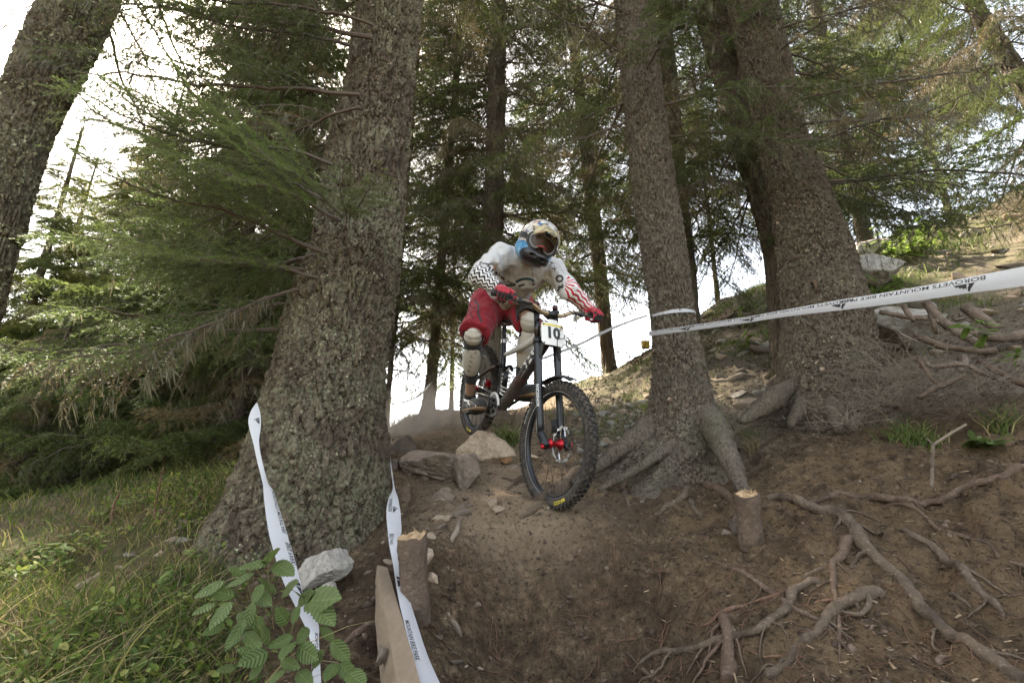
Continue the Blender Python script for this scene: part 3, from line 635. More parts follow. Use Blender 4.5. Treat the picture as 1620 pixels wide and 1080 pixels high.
for lab, pts, rp, m in [
 ('grey root seen through the front wheel', [(855, 792), (880, 775), (905, 764), (930, 750)], (5, 7, 8, 7), M_ROOTG),
 ('root stub poking out of the lip below the front wheel', [(822, 824), (840, 812), (862, 800)], (3, 6, 6), M_ROOTG),
 ('dark root under the tan boulder', [(790, 756), (815, 762), (835, 752)], (3, 4, 4), M_ROOT),
 ('thin root below the tan boulder beside the wheel', [(805, 775), (815, 768), (832, 758)], (2, 2.6, 2), M_ROOT),
 ('fallen branch on the rubble between the two right trunks', [(1120, 602), (1150, 603), (1200, 594)], (3, 4, 3), M_STICK),
 ('short dead branch under the tape between the two right trunks', [(1172, 539), (1200, 543), (1238, 548)], (2, 2.5, 2), M_STICK),
 ('short pale stick lying on the dusty lip', [(729, 818), (722, 838), (714, 858)], (2.5, 4, 4), M_STICK),
 ('dark branch on the soil left of the plank', [(535, 1030), (565, 1008), (600, 990)], (3, 6, 6), M_ROOT),
 ('short stick lying on the lower trail', [(716, 988), (722, 998), (730, 1010)], (4, 5, 4), M_STICK),
 ('thin root curling at the trail centre below the rocks', [(640, 812), (670, 810), (705, 812)], (1.5, 2, 1.5), M_ROOT)]:
    root_tube(pts, rp, m, name='root' if 'root' in lab else 'stick', seed=int(pts[0][0]), label=lab, cat='root' if 'root' in lab else 'stick')
# ------------------------------------------------------------------ spruce boughs: a few meshes shared by every tree
def mat_needle(name, c0, c1, tr=.30, yellow=None):
    t = NT(name); oi = t.n('ObjectInfo'); v = t.coord('Object')
    n = t.noise(v, 5, 3); f = t.math('ADD', t.math('MULTIPLY', oi.outputs['Random'], .55), t.math('MULTIPLY', n, .6))
    c = t.mix(f, c0, c1); c = t.mix(t.math('MULTIPLY', t.attr('rnd').outputs['Fac'], .55), c, yellow or tuple(x * 1.9 for x in c1))
    t.set(c, .55, spec=.3); t.translucent(c, tr); return t.m
N_DARK = mat_needle('dark_spruce_needles', (.044, .064, .018), (.110, .135, .042), .4)
N_GREEN = mat_needle('green_spruce_needles', (.052, .086, .024), (.120, .160, .050), .45)
N_LIGHT = mat_needle('sun_tinted_young_needles', (.080, .115, .022), (.185, .20, .042), .42, (.28, .22, .08))  # sunlight is put into this lighter, yellower needle colour
N_FRESH = mat_needle('fresh_green_needles', (.080, .118, .028), (.150, .195, .055), .48)
N_BROWN = mat_needle('brown_dying_needles', (.105, .080, .036), (.20, .155, .075), .4)
N_FAR = mat_needle('haze_tinted_far_needles', (.16, .20, .08), (.28, .32, .14), .4, (.30, .27, .13))  # distance haze is put into this paler needle colour
M_TWIG = plain('twig_bark', (.085, .064, .048), .9, nscale=60, bump=.3)
M_BEARD = mat_needle('beard_lichen', (.095, .088, .052), (.165, .152, .095), .3)

def bough(name, L, seed, needle, spacing=.007, nlen=.017, nw=.0022, live=1.0, beard=0.0, sec_gap=.065, ter_gap=.055, droop=.5, mats=None, ser=.9, dens=1.0):
    """one spruce bough along +x: stem, side twigs drooping, twiglets, needles, hanging lichen"""
    rg = np.random.default_rng(seed); mb = MB()
    n = 26; s = np.linspace(0, 1, n)
    x = s * L; z = -droop * L * .28 * s ** 1.6 + .10 * L * s ** 4 + .03 * L * np.sin(s * 7 + rg.random() * 6) * s; y = .05 * L * np.sin(s * 5 + rg.random() * 6) * s
    main = np.stack([x, y, z], -1); main[2:] += np.cumsum(rg.normal(0, .011 * L ** .5, (n - 2, 3)) * (.3, 1, 1), 0) * np.linspace(.3, 1, n - 2)[:, None]; mr = (.0055 * L + .0025) * (1 - s) ** .8 + .0022
    mb.tube(main, mr, 6, 0)
    segs = []                                   # needle-bearing segments: start, end
    tips = []
    nsec = int(L / sec_gap)
    for k in range(nsec):
        f = .10 + .90 * (k + .5 * rg.random()) / nsec
        if rg.random() > .93: continue
        p0 = np.array([np.interp(f, s, main[:, i]) for i in range(3)]); side = 1 if k % 2 else -1
        env = min(1.0, .35 + f * 2.2) * (1 - f) ** .62
        l2 = L * .46 * env * rg.uniform(.65, 1.1) + .05
        ang = R(rg.uniform(46, 66)); d0 = np.array([math.cos(ang), side * math.sin(ang), rg.uniform(-.25, .12)])
        m = 7; q = np.linspace(0, 1, m)[:, None]
        pp = p0 + d0 * l2 * q + np.array([.10 * l2, 0, -droop * l2 * rg.uniform(.35, .95)]) * q ** 1.8 + rg.normal(0, .012, 3) * q
        mb.tube(pp, np.linspace(.0042, .0012, m) * (.6 + .5 * l2), 3, 0, cap=False)
        alive = rg.random() < live * (.45 + f) if live < 1 else True
        if alive: segs += [(pp[i], pp[i + 1]) for i in range(1 if f > .35 else 2, m - 1)]
        tips.append((pp, alive))
        nt = int(l2 / ter_gap)
        for j in range(1, nt + 1):
            g = j / (nt + .6); a = np.array([np.interp(g, q[:, 0], pp[:, i]) for i in range(3)]); dv = pp[min(m - 1, int(g * m) + 1)] - pp[max(0, int(g * m) - 1)]; dv /= np.linalg.norm(dv) + 1e-9
            for sd in ((1, -1) if rg.random() < .8 * dens else ((1 if rg.random() < .5 else -1),)):
                pr = np.cross(dv, (0, 0, 1.0)); pr /= np.linalg.norm(pr) + 1e-9
                l3 = rg.uniform(.05, .13) * (1.15 - g) * (1 + .5 * l2)
                e = a + (dv * .62 + sd * pr * .72 + np.array((0, 0, -.35 * droop - rg.uniform(0, .5)))) * l3
                mb.tube(np.array([a, e]), [.0011, .0006], 3, 0, cap=False)
                if alive: segs.append((a, e))
    segs.append((main[-4], main[-1])); segs += [(main[i], main[i + 1]) for i in range(n // 3, n - 1)] if live >= .7 else []
    # needles, all at once
    A = np.array([a for a, b in segs]); Bq = np.array([b for a, b in segs]); ln = np.linalg.norm(Bq - A, axis=1); cnt = np.maximum(2, (ln / spacing * dens).astype(int))
    idx = np.repeat(np.arange(len(A)), cnt); tt = rg.random(len(idx)); c = A[idx] + (Bq - A)[idx] * tt[:, None]; dv = (Bq - A)[idx] / ln[idx][:, None]
    rnd = rg.normal(size=(len(idx), 3)); rnd[:, 2] = np.abs(rnd[:, 2]) * .8 - .15; pr = rnd - dv * (rnd * dv).sum(1)[:, None]; pr /= np.linalg.norm(pr, axis=1)[:, None]
    tip = c + (dv * .65 + pr * .76) * (nlen * rg.uniform(.7, 1.2, len(idx)))[:, None]; w = np.cross(pr, dv) * nw * .5
    V = np.stack([c - w, c + w, tip], 1).reshape(-1, 3); F = np.arange(len(V)).reshape(-1, 3)
    mb.add(V, F, 1, at=np.repeat(rg.random(len(idx)) ** 3, 3))
    if beard > 0:
        Vb = []; 
        for pp, al in tips:
            for _ in range(rg.poisson(beard * 5 * (1 if al else 2))):
                p = pp[rg.integers(0, len(pp))]; k = rg.integers(3, 9)
                for _ in range(k):
                    o = p + rg.normal(0, .008, 3); l = rg.uniform(.03, .11); bend = rg.normal(0, .02, 3)
                    wv = rg.normal(size=3) * .0016
                    a, b_, c_ = o, o + bend * .6 + (0, 0, -l * .55), o + bend + (0, 0, -l); Vb += [a - wv, a + wv, b_ + wv, a - wv, b_ + wv, b_ - wv, b_ - wv, b_ + wv, c_]
        if Vb: mb.add(np.array(Vb), np.arange(len(Vb)).reshape(-1, 3), 2, at=0)
    return mb.mesh(name, [M_TWIG, needle, M_BEARD], smooth=False, rnd=True)
BR = {}
BR['dark'] = [bough('dark_bough', 1.7, 100 + k, N_DARK, beard=.22, spacing=.0052, nlen=.026, nw=.0048, droop=1.0, sec_gap=.05) for k in range(4)]
BR['green'] = [bough('green_bough', 1.5, 200 + k, N_GREEN, beard=.05, spacing=.0050, nlen=.025, nw=.0045, droop=.55, sec_gap=.05) for k in range(3)]
BR['brown'] = [bough('browning_bough', 1.5, 300 + k, N_BROWN, live=.75, beard=.9, spacing=.008, nlen=.024, nw=.0042, droop=1.1, sec_gap=.055) for k in range(4)]
BR['bare'] = [bough('bare_bough', 1.6, 400 + k, N_BROWN, live=.10, beard=.5, sec_gap=.09, ter_gap=.08, droop=.7) for k in range(4)]
BR['light'] = [bough('sun_tinted_bough', 1.5, 500 + k, N_LIGHT, spacing=.0065, nlen=.045, nw=.013, droop=.6, sec_gap=.05, ter_gap=.05) for k in range(2)]
BR['far'] = [bough('haze_tinted_bough', 1.8, 600 + k, N_FAR, spacing=.014, nlen=.06, nw=.014, droop=.6, sec_gap=.09, ter_gap=.09) for k in range(2)]
BR['fresh'] = [bough('fresh_bough', 1.25, 700 + k, N_FRESH, spacing=.0030, nlen=.019, nw=.0023, droop=.4, sec_gap=.042, ter_gap=.032) for k in range(3)]
BR['darkf'] = [bough('dark_dense_bough', 1.7, 800 + k, N_DARK, beard=.1, spacing=.0075, nlen=.048, nw=.013, droop=.9, sec_gap=.06, ter_gap=.06) for k in range(3)]
BR['greenf'] = [bough('green_dense_bough', 1.5, 820 + k, N_GREEN, spacing=.0075, nlen=.045, nw=.012, droop=.6, sec_gap=.06, ter_gap=.06) for k in range(2)]
BR['brownf'] = [bough('browning_dense_bough', 1.5, 840 + k, N_BROWN, live=.85, beard=.4, spacing=.009, nlen=.042, nw=.011, droop=1.0, sec_gap=.06, ter_gap=.06) for k in range(2)]
RB = random.Random(5)
def whorls(t, z0, z1, gap, kinds, L0, L1, per=(3, 5), az=None, tilt=(-.5, .12), keep=None, seed=0, shape=1.0):
    """boughs in whorls between heights z0 and z1; L0, L1: bough scale at the bottom and the top"""
    rb = random.Random(seed); z = z0
    while z < z1:
        f = (z - z0) / max(.01, z1 - z0); a0 = rb.uniform(0, 6.28)
        n = rb.randint(*per)
        for k in range(n):
            a = a0 + k * 2 * PI / n + rb.uniform(-.35, .35)
            if az is not None: a = R(rb.uniform(*az))
            zz = z + rb.uniform(-.1, .1); c, r = t.at(zz)
            kd = rb.choices([q[0] for q in kinds], [max(0.0, q[1] + (q[2] - q[1]) * f) for q in kinds])[0]
            sc = (L0 + (L1 - L0) * f ** shape) * rb.uniform(.75, 1.2)
            if keep is not None and not keep(c, a, sc): continue
            p = c + np.array((math.cos(a), math.sin(a), 0)) * r * .8
            t.branch(rb.choice(BR[kd]), p, a, rb.uniform(*tilt), sc, rb.uniform(-.3, .3), 'branch')
        z += gap * rb.uniform(.7, 1.3)
def clear(c, a, sc):
    """no bough reaches into the camera or the rider's line"""
    L = 1.6 * sc; e = c + np.array((math.cos(a), math.sin(a), -.1)) * L
    for f in (.5, 1.0):
        q = c + (e - c) * f
        if q[1] < 1.3 and abs(q[0]) < 2.5: return False
    px, py, d = proj(e)
    if 205 < px < 305 and 35 < py < 175: return False
    return not (d > .2 and 690 < px < 960 and 330 < py < 760 and d < 4.6)
MIX = [('dark', 1.8, 2.2), ('brown', 1.7, .6), ('bare', .7, .1), ('green', .2, .6)]
MIXF = [('darkf', .5, 1.0), ('dark', 1.2, 1.3), ('brownf', .3, .2), ('brown', 1.2, .4), ('bare', .6, .1), ('greenf', .2, .6)]
def stand(key, z0, z1, gap, L0, L1, mix=MIX, seed=1, **k): whorls(T[key], z0, z1, gap, mix, L0, L1, seed=seed, keep=clear, **k)
stand('F', 2.5, 14.5, .19, .95, .55, seed=1, per=(3, 5))
stand('G', 2.25, 13.5, .18, .9, .5, seed=2, per=(3, 4), mix=MIXF)
stand('H', 1.7, 10.5, .20, .7, .35, seed=3, per=(3, 4))
stand('I', 3.5, 15.5, .18, 1.0, .5, seed=4, per=(3, 5), mix=MIXF)
stand('J', 3.2, 14.5, .2, .95, .5, seed=5, per=(3, 4))
stand('K', 4.6, 18, .25, 1.2, .6, seed=6, per=(3, 4), mix=MIXF)
stand('M', .9, 12.5, .22, 1.1, .55, seed=7, per=(3, 5), mix=[('darkf', 2, 2), ('dark', 1, 1), ('brown', .8, .3), ('greenf', .6, 1)])
stand('N', 1.2, 14, .24, 1.05, .5, seed=8, per=(3, 5), mix=[('darkf', 2, 2), ('dark', 1, 1), ('brown', .8, .3), ('greenf', .6, 1)])
stand('O', .35, 4.3, .24, 1.25, .3, seed=9, per=(3, 4), mix=[('dark', 3, 1), ('brown', .5, .1), ('green', .8, 2)], tilt=(-.45, -.05))
stand('E', 3.4, 11.5, .45, .9, .6, seed=10, per=(2, 3))
stand('L', 2.0, 12.5, .22, 1.15, .6, seed=11, per=(2, 4))
whorls(T['A'], 2.4, 8.8, .30, [('dark', 3, 3), ('brown', 1, .3), ('green', 1, 1)], .80, .9, per=(1, 3), az=(110, 235), seed=12, keep=clear)
whorls(T['A'], 4.4, 8.8, .45, MIX, .8, 1.0, per=(2, 3), az=(-60, 110), seed=13, keep=clear)
whorls(T['B'], 3.6, 7.8, .55, MIX, .9, .9, per=(1, 3), az=(20, 160), seed=14, keep=clear)
whorls(T['C'], 3.1, 10.8, .28, [('bare', 2, .3), ('brown', 1.5, 1), ('dark', 1.5, 3)], .85, .9, per=(2, 3), seed=15, keep=clear)
whorls(T['D'], 2.9, 11.8, .27, [('bare', 1.2, .3), ('brown', 1.2, 1), ('dark', 2, 3), ('green', .1, .5)], 1.0, 1.0, per=(2, 3), az=(-70, 120), seed=16, keep=clear)

# more distant spruces, each with its trunk and boughs
def spruce(x, y, h, rb, kind, L, label, seed, gap=.3, per=(4, 5), z0=.4, top=.12, group=None, mat=None, dz=0):
    g = float(gz(x, y)) + dz; zz = np.array([g - .3, g + .3, g + h * .5, g + h])
    rg = random.Random(seed); lx, ly = rg.uniform(-.02, .02) * h, rg.uniform(-.02, .02) * h
    C = np.array([[x, y, zz[0]], [x, y, zz[1]], [x + lx * .5, y + ly * .5, zz[2]], [x + lx, y + ly, zz[3]]]); Rr = np.array([rb * 1.25, rb, rb * .62, rb * .06 + .01])
    t = Tree('spruce_tree', C, Rr, label, 'tree', group); t.trunk(14, 40, (.06, .09), .010, seed % 97, mat or B_MID)
    kind = [(k_ + 'f' if k_ in ('dark', 'green') or (k_ == 'brown' and x < -2) else k_, a_, b_) for k_, a_, b_ in kind]
    whorls(t, g + z0, g + h - .05, gap, kind, L, top, per=per, seed=seed, keep=clear, tilt=(-.35, .1)); return t
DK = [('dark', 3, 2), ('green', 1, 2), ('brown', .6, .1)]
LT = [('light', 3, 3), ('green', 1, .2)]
def at_px(px, Y): return (px - 810) / FPX * (Y / CP)
LG = 'sunlit spruces on the left behind the thicket'
for k, (px, Y, h, kd, L, lab) in enumerate([
  (175, 9.0, 9.9, LT, 1.45, 'yellow-green sunlit spruce with brownish top at its top, between the corner trunk and the thicket'),
  (40, 8.2, 7.6, [('light', 1, 3), ('dark', 3, 1)], 1.45, 'young spruce bright only at its top under the leaning corner trunk at the left edge'),  # sunlit top put in by colour: lighter boughs increase with height
  (300, 9.8, 8.4, LT, 1.4, 'light green spruce glimpsed through the thicket right of the cone-topped one'),
  (-160, 8.6, 8.5, DK, 1.3, 'dark green spruce at the left edge of the picture'),
  (450, 11.5, 9.5, DK, 1.3, 'dark spruce far behind the huge left trunk'),
  (250, 11, 8.0, DK, 1.3, 'dark spruce low behind the drooping boughs'),
  (70, 10.5, 9.0, DK, 1.4, 'dark spruce between the corner trunk and the yellow-green one'),
  (345, 9.0, 9.0, DK, 1.3, 'dark spruce crowding the left side of the huge trunk'),
  (240, 8.6, 5.2, DK, 1.4, 'broad low dark spruce in the middle of the thicket'),
  (110, 6.0, 2.6, DK, .95, 'small spruce with low skirts over the left grass'),
  (395, 5.2, 2.3, [('brown', 1, 0), ('dark', 1, 3)], .75, 'small grey-green spruce beside the left edge of the huge trunk'),
  (720, 13.5, 14, MIX, 1.2, 'tall dark spruce behind the slim trunk on the mound'),
  (850, 12.5, 13, MIX, 1.15, 'tall spruce between the two middle trunks above the rider'),
  (1140, 12, 13, MIX, 1.15, 'tall spruce showing between the taped and the massive trunks'),
  (1420, 11.5, 11, MIX, 1.2, 'dark spruce behind the crest right of the massive trunk'),
  (1560, 9.5, 10, [('dark', 2, 2), ('green', 1, 2), ('brown', 1, .5)], 1.2, 'dark spruce over the hillside in the upper right')]):
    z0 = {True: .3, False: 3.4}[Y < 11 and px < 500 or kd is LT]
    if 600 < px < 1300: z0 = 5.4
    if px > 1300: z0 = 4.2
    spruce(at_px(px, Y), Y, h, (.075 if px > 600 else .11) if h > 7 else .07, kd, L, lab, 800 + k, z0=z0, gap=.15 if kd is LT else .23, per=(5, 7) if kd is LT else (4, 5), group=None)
# spruces beyond the crest, haze and sun put into their paler needle colour
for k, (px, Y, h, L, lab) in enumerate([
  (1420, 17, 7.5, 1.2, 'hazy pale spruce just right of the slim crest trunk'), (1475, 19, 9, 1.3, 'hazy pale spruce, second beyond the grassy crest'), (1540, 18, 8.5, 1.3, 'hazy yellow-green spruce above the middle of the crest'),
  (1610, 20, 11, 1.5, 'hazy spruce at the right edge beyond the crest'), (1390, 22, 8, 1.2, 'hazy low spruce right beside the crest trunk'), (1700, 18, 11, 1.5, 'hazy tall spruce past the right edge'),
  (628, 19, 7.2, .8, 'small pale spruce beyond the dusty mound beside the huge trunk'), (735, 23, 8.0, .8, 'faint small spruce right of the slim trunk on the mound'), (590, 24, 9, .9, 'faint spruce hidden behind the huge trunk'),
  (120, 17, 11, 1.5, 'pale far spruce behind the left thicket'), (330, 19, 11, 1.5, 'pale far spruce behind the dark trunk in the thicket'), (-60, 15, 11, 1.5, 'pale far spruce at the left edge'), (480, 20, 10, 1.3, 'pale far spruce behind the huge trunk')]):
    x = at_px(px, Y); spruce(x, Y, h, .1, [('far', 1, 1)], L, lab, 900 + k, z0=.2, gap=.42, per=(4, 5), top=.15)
# fresh green boughs hanging in front of the huge trunk
for p, a, tl, sc in [((540, 350, 2.86), 222, .10, 1.0), ((515, 400, 2.9), 208, .22, 1.0), ((505, 440, 2.92), 196, .12, .9), ((540, 340, 2.86), 235, .28, .8), ((525, 300, 2.92), 212, .12, .95), ((525, 260, 2.96), 200, .15, .9), ((548, 352, 2.86), 285, .12, .36), ((552, 345, 2.86), 305, .02, .42), ((520, 320, 2.9), 218, .22, .9)]:
    w = P(*p); tA.branch(RB.choice(BR['fresh']), w, R(a), tl, sc, RB.uniform(-.2, .2))
for p, a, tl, sc, kd in [((500, 430, 3.0), 185, .18, 1.0, 'green'), ((490, 480, 3.0), 178, .05, 1.0, 'green'), ((480, 520, 3.0), 190, -.1, 1.1, 'green'), ((500, 440, 3.0), 170, .3, 1.0, 'green'), ((520, 400, 3.0), 160, .1, 1.0, 'green'), ((495, 455, 2.95), 200, -.25, .9, 'brown'),
                          ((570, 150, 3.2), 175, .25, 1.1, 'dark'), ((590, 60, 3.4), 185, .25, 1.1, 'dark'), ((590, 40, 3.4), 200, .1, 1.0, 'brown'), ((570, 170, 3.2), 165, .0, 1.0, 'brown')]:
    w = P(*p); tA.branch(RB.choice(BR[kd]), w, R(a), tl, sc, RB.uniform(-.3, .3))
# ------------------------------------------------------------------ rocks
def mat_rock(name, c0, c1, dustc=(.20, .145, .105), dusty=.5, lich=.0):
    t = NT(name); v = t.coord('Object'); n = t.noise(v, 14, 7, .7); n2 = t.noise(v, 90, 4, .7)
    c = t.ramp(n, [(.3, c0), (.52, c1), (.7, tuple(min(1, x * 1.35) for x in c1))])
    c = t.mix(t.ramp(n2, [(.35, .5), (.5, 0.0)]), c, tuple(x * .6 for x in c0))
    g = t.n('NewGeometry'); sx = t.n('SeparateXYZ'); t.l(g.outputs['Normal'], sx.inputs[0])
    up = t.ramp(sx.outputs['Z'], [(.35, 0.0), (.85, 1.0)])        # trail dust settled on the upward faces
    c = t.mix(t.math('MULTIPLY', t.math('MULTIPLY', up, t.ramp(t.noise(v, 6, 5), [(.35, .2), (.6, 1.0)])), dusty), c, dustc)
    if lich: c = t.mix(t.math('MULTIPLY', t.ramp(t.noise(v, 22, 6, .75), [(.55, 0.0), (.62, 1.0)]), lich), c, (.26, .26, .17))
    t.set(c, .9, spec=.25); b = t.bump(n, .6, .03); t.bump(n2, .6, .006, b); return t.m
K_GREY = mat_rock('grey_brown_rock', (.085, .066, .050), (.20, .16, .125), dusty=.75)
K_TAN = mat_rock('tan_rock', (.22, .165, .115), (.42, .33, .24), dusty=.4)
K_WHITE = mat_rock('pale_grey_rock', (.14, .125, .10), (.34, .315, .275), dusty=.3, lich=.25)
K_DARK = mat_rock('dark_rock', (.05, .04, .032), (.12, .095, .075), dusty=.5)
_ico = {}
def ico(k):
    if k in _ico: return _ico[k]
    import bmesh
    bm = bmesh.new(); bmesh.ops.create_icosphere(bm, subdivisions=k, radius=1.0)
    V = np.array([v.co[:] for v in bm.verts]); F = np.array([[v.index for v in f.verts] for f in bm.faces]); bm.free()
    _ico[k] = (V, F); return V, F
def rock_vf(seed, size, k=4, planes=14, rough=.05, soft=38, cuts=None):
    V, F = ico(k); rg = np.random.default_rng(seed)
    N = rg.normal(size=(planes, 3)); N /= np.linalg.norm(N, axis=1)[:, None]; D = rg.uniform(.62, 1.0, planes)
    if cuts: N = np.vstack([N, [np.array(c[:3]) / np.linalg.norm(c[:3]) for c in cuts]]); D = np.concatenate([D, [c[3] for c in cuts]])
    dot = np.maximum(V @ N.T, 1e-3); q = D / dot
    r = -np.log(np.exp(-soft * q).sum(1)) / soft; r = np.clip(r, .3, 1.6)
    r = r * (1 + rough * fbm(V * 2.4 + seed, 4, seed) + rough * .5 * fbm(V * 9 + seed, 3, seed + 2) - rough * .7 * np.maximum(0, fbm(V * (3, 3, 7) + 7 + seed, 2, seed)))
    return V * r[:, None] * np.asarray(size), F
def rock(px, py, d, size, seed, mat, label, rot=(0, 0, 0), k=5, name='rock', cuts=None, rough=.06, w=None, group=None):
    V, F = rock_vf(seed, size, k, rough=rough, cuts=cuts)
    from mathutils import Euler
    V = V @ np.array(Euler(rot).to_matrix()).T; p = P(px, py, d) if w is None else np.asarray(w)
    return obj(name, mesh_new(name, V, F, [mat], smooth=True), None, tuple(p), label=label, cat='rock', group=group)
rock(694, 738, 3.42, (.30, .25, .15), 3, K_GREY, 'big dusty slab of rock jutting out left below the tan boulder', rot=(R(10), R(6), R(8)), k=6, rough=.10, cuts=[(0, -.95, -.35, .7), (0, .1, 1, .62)])
rock(738, 752, 3.22, (.085, .10, .095), 12, K_GREY, 'dusty stone at the right end of the rock slab', rot=(.2, .1, .5), cuts=[(0, -1, .1, .7)])
rock(770, 712, 3.72, (.205, .16, .16), 8, K_TAN, 'tan boulder with a broad flat face under the rear wheel', rot=(R(-12), R(16), R(-8)), k=6, rough=.09, cuts=[(.15, -1, .15, .62), (-.2, 0, 1, .75)])
rock(636, 716, 3.9, (.13, .14, .11), 21, K_DARK, 'dark stone squeezed between the huge trunk and the rock slab', cuts=[(0, -1, 0, .7)])
rock(655, 762, 3.35, (.09, .08, .06), 23, K_DARK, 'dark stone in the shade under the rock slab')
rock(645, 742, 3.5, (.07, .07, .05), 27, K_DARK, 'small dark stone at the left end of the rock slab')
rock(706, 786, 3.05, (.075, .06, .048), 25, K_GREY, 'angular stone lying in the dirt below the rock slab', rot=(.2, .3, .3))
rock(690, 795, 3.0, (.05, .04, .03), 29, K_GREY, 'small flat stone left of the angular one below the slab')
rock(622, 745, 3.4, (.06, .07, .075), 28, K_DARK, 'dark stone against the right side of the huge trunk')
rock(519, 899, 2.16, (.115, .10, .085), 33, K_WHITE, 'pale pyramid-shaped stone at the foot of the huge trunk beside the left tape', rot=(.1, -.15, .3), k=6, cuts=[(.7, -.4, .55, .55), (-.75, -.3, .6, .55), (0, 0, -1, .6)], rough=.09)
rock(519, 930, 1.98, (.035, .03, .028), 35, K_WHITE, 'small pale stone in front of the pyramid-shaped one')
rock(676, 880, 2.05, (.020, .03, .042), 37, K_TAN, 'flat reddish stone standing behind the chopped post')
rock(685, 912, 1.98, (.022, .022, .02), 38, K_TAN, 'little tan stone right of the chopped post')
rock(1376, 428, 6.0, (.36, .35, .24), 41, K_WHITE, 'large pale boulder right of the massive trunk above the tape', rot=(.1, .25, .2), k=6, cuts=[(.1, -.3, 1, .55), (-.3, -1, .1, .7)])
rock(1368, 398, 7.0, (.25, .22, .18), 43, K_WHITE, 'pale block behind the large boulder beside the massive trunk')
rock(1390, 396, 8.0, (.25, .2, .12), 45, K_WHITE, 'flat pale stone under the slim crest trunk')
rock(1395, 512, 4.5, (.30, .2, .14), 47, K_WHITE, 'pale slab under the branch pile below the tape', rot=(0, .3, 0))
rock(1165, 828, 2.52, (.035, .04, .035), 49, K_DARK, 'small black stone left of the right stake')
rock(1148, 842, 2.45, (.022, .02, .016), 50, K_GREY, 'small brownish stone in front of the black one at the stake')
rock(604, 1035, 1.58, (.018, .02, .03), 51, K_GREY, 'stone wedged against the left side of the plank')
rock(716, 672, 5.3, (.1, .1, .03), 52, K_TAN, 'flat pale stone in the dust behind the rock slab')
rock(800, 727, 3.62, (.045, .03, .028), 53, mat_rock('rusty_stone', (.12, .06, .03), (.22, .12, .06)), 'rusty brown stone at the foot of the tan boulder')
rock(838, 722, 3.7, (.06, .04, .02), 54, K_TAN, 'flat tan stone right of the rusty one')
rock(815, 738, 3.55, (.03, .03, .02), 55, K_GREY, 'grey stone between the tan boulder and the front wheel')

# loose stones of the hillside, one object each, sharing a few meshes
_sm = [mesh_new('stone', *rock_vf(900 + k, (1, .8, .55), 3, rough=.07, planes=9, soft=36), [m]) for k, m in enumerate((K_WHITE, K_TAN, K_WHITE, K_GREY, K_TAN, K_WHITE))]
_rg = np.random.default_rng(77)
def stones(n, px0, px1, py0, py1, s0, s1, label, group, seed, sink=.25, big=2.2, meshes=None):
    rg = np.random.default_rng(seed); k = 0; tries = 0; made = []
    while k < n and tries < n * 12:
        tries += 1; px, py = rg.uniform(px0, px1), rg.uniform(py0, py1); q = hit(px, py, 12)
        if np.linalg.norm(q) > 11: continue
        if any(np.hypot(*(q[:2] - T[a].base[:2])) < .5 for a in 'CD'): continue
        s = s0 + (s1 - s0) * rg.random() ** big
        o = bpy.data.objects.new('stone', (meshes or _sm)[rg.integers(0, len(meshes or _sm))]); COL.objects.link(o)
        o.location = (q[0], q[1], q[2] + s * (.12 - sink)); o.rotation_euler = tuple(rg.uniform(-.5, .5, 2)) + (rg.uniform(0, 6.3),)
        o.scale = (s, s * rg.uniform(.7, 1.1), s * rg.uniform(.6, 1.1)); props(o, label=label, cat='stone', group=group); k += 1; made.append((o, s, *proj(o.location)[:2]))
    return made
def single_out(made, label):
    rest = list(made)
    for wd, key in (('largest', lambda m: -m[1]), ('leftmost', lambda m: m[2]), ('rightmost', lambda m: -m[2]), ('uppermost', lambda m: m[3]), ('lowest', lambda m: -m[3])):
        m = min(rest, key=key); rest.remove(m); m[0]['label'] = wd + ' ' + label
_stones = stones
def stones(*a, **k): single_out(_stones(*a, **k), a[7])
stones(95, 900, 1035, 620, 735, .018, .075, 'pale stone of the rubble left of the taped spruce', 'rubble between the front wheel and the taped spruce', 1, big=2)
stones(60, 1110, 1235, 500, 640, .02, .11, 'pale stone of the rubble between the taped and the massive spruce', 'rubble between the two right trunks', 2, big=2)
stones(70, 1400, 1640, 300, 560, .025, .13, 'pale stone on the grassy hillside at the right edge', 'stones on the right hillside', 3, big=3)
stones(22, 625, 790, 772, 825, .012, .04, 'small stone in the dirt below the rock slab', 'stones below the rock slab', 4, meshes=_sm[3:5])
stones(14, 590, 700, 820, 900, .010, .03, 'small stone around the chopped post', 'stones around the chopped post', 5, meshes=_sm[3:5])
stones(14, 640, 760, 930, 1075, .006, .02, 'small stone low on the trail beside the plank', 'stones low on the trail', 6, meshes=_sm[3:5])

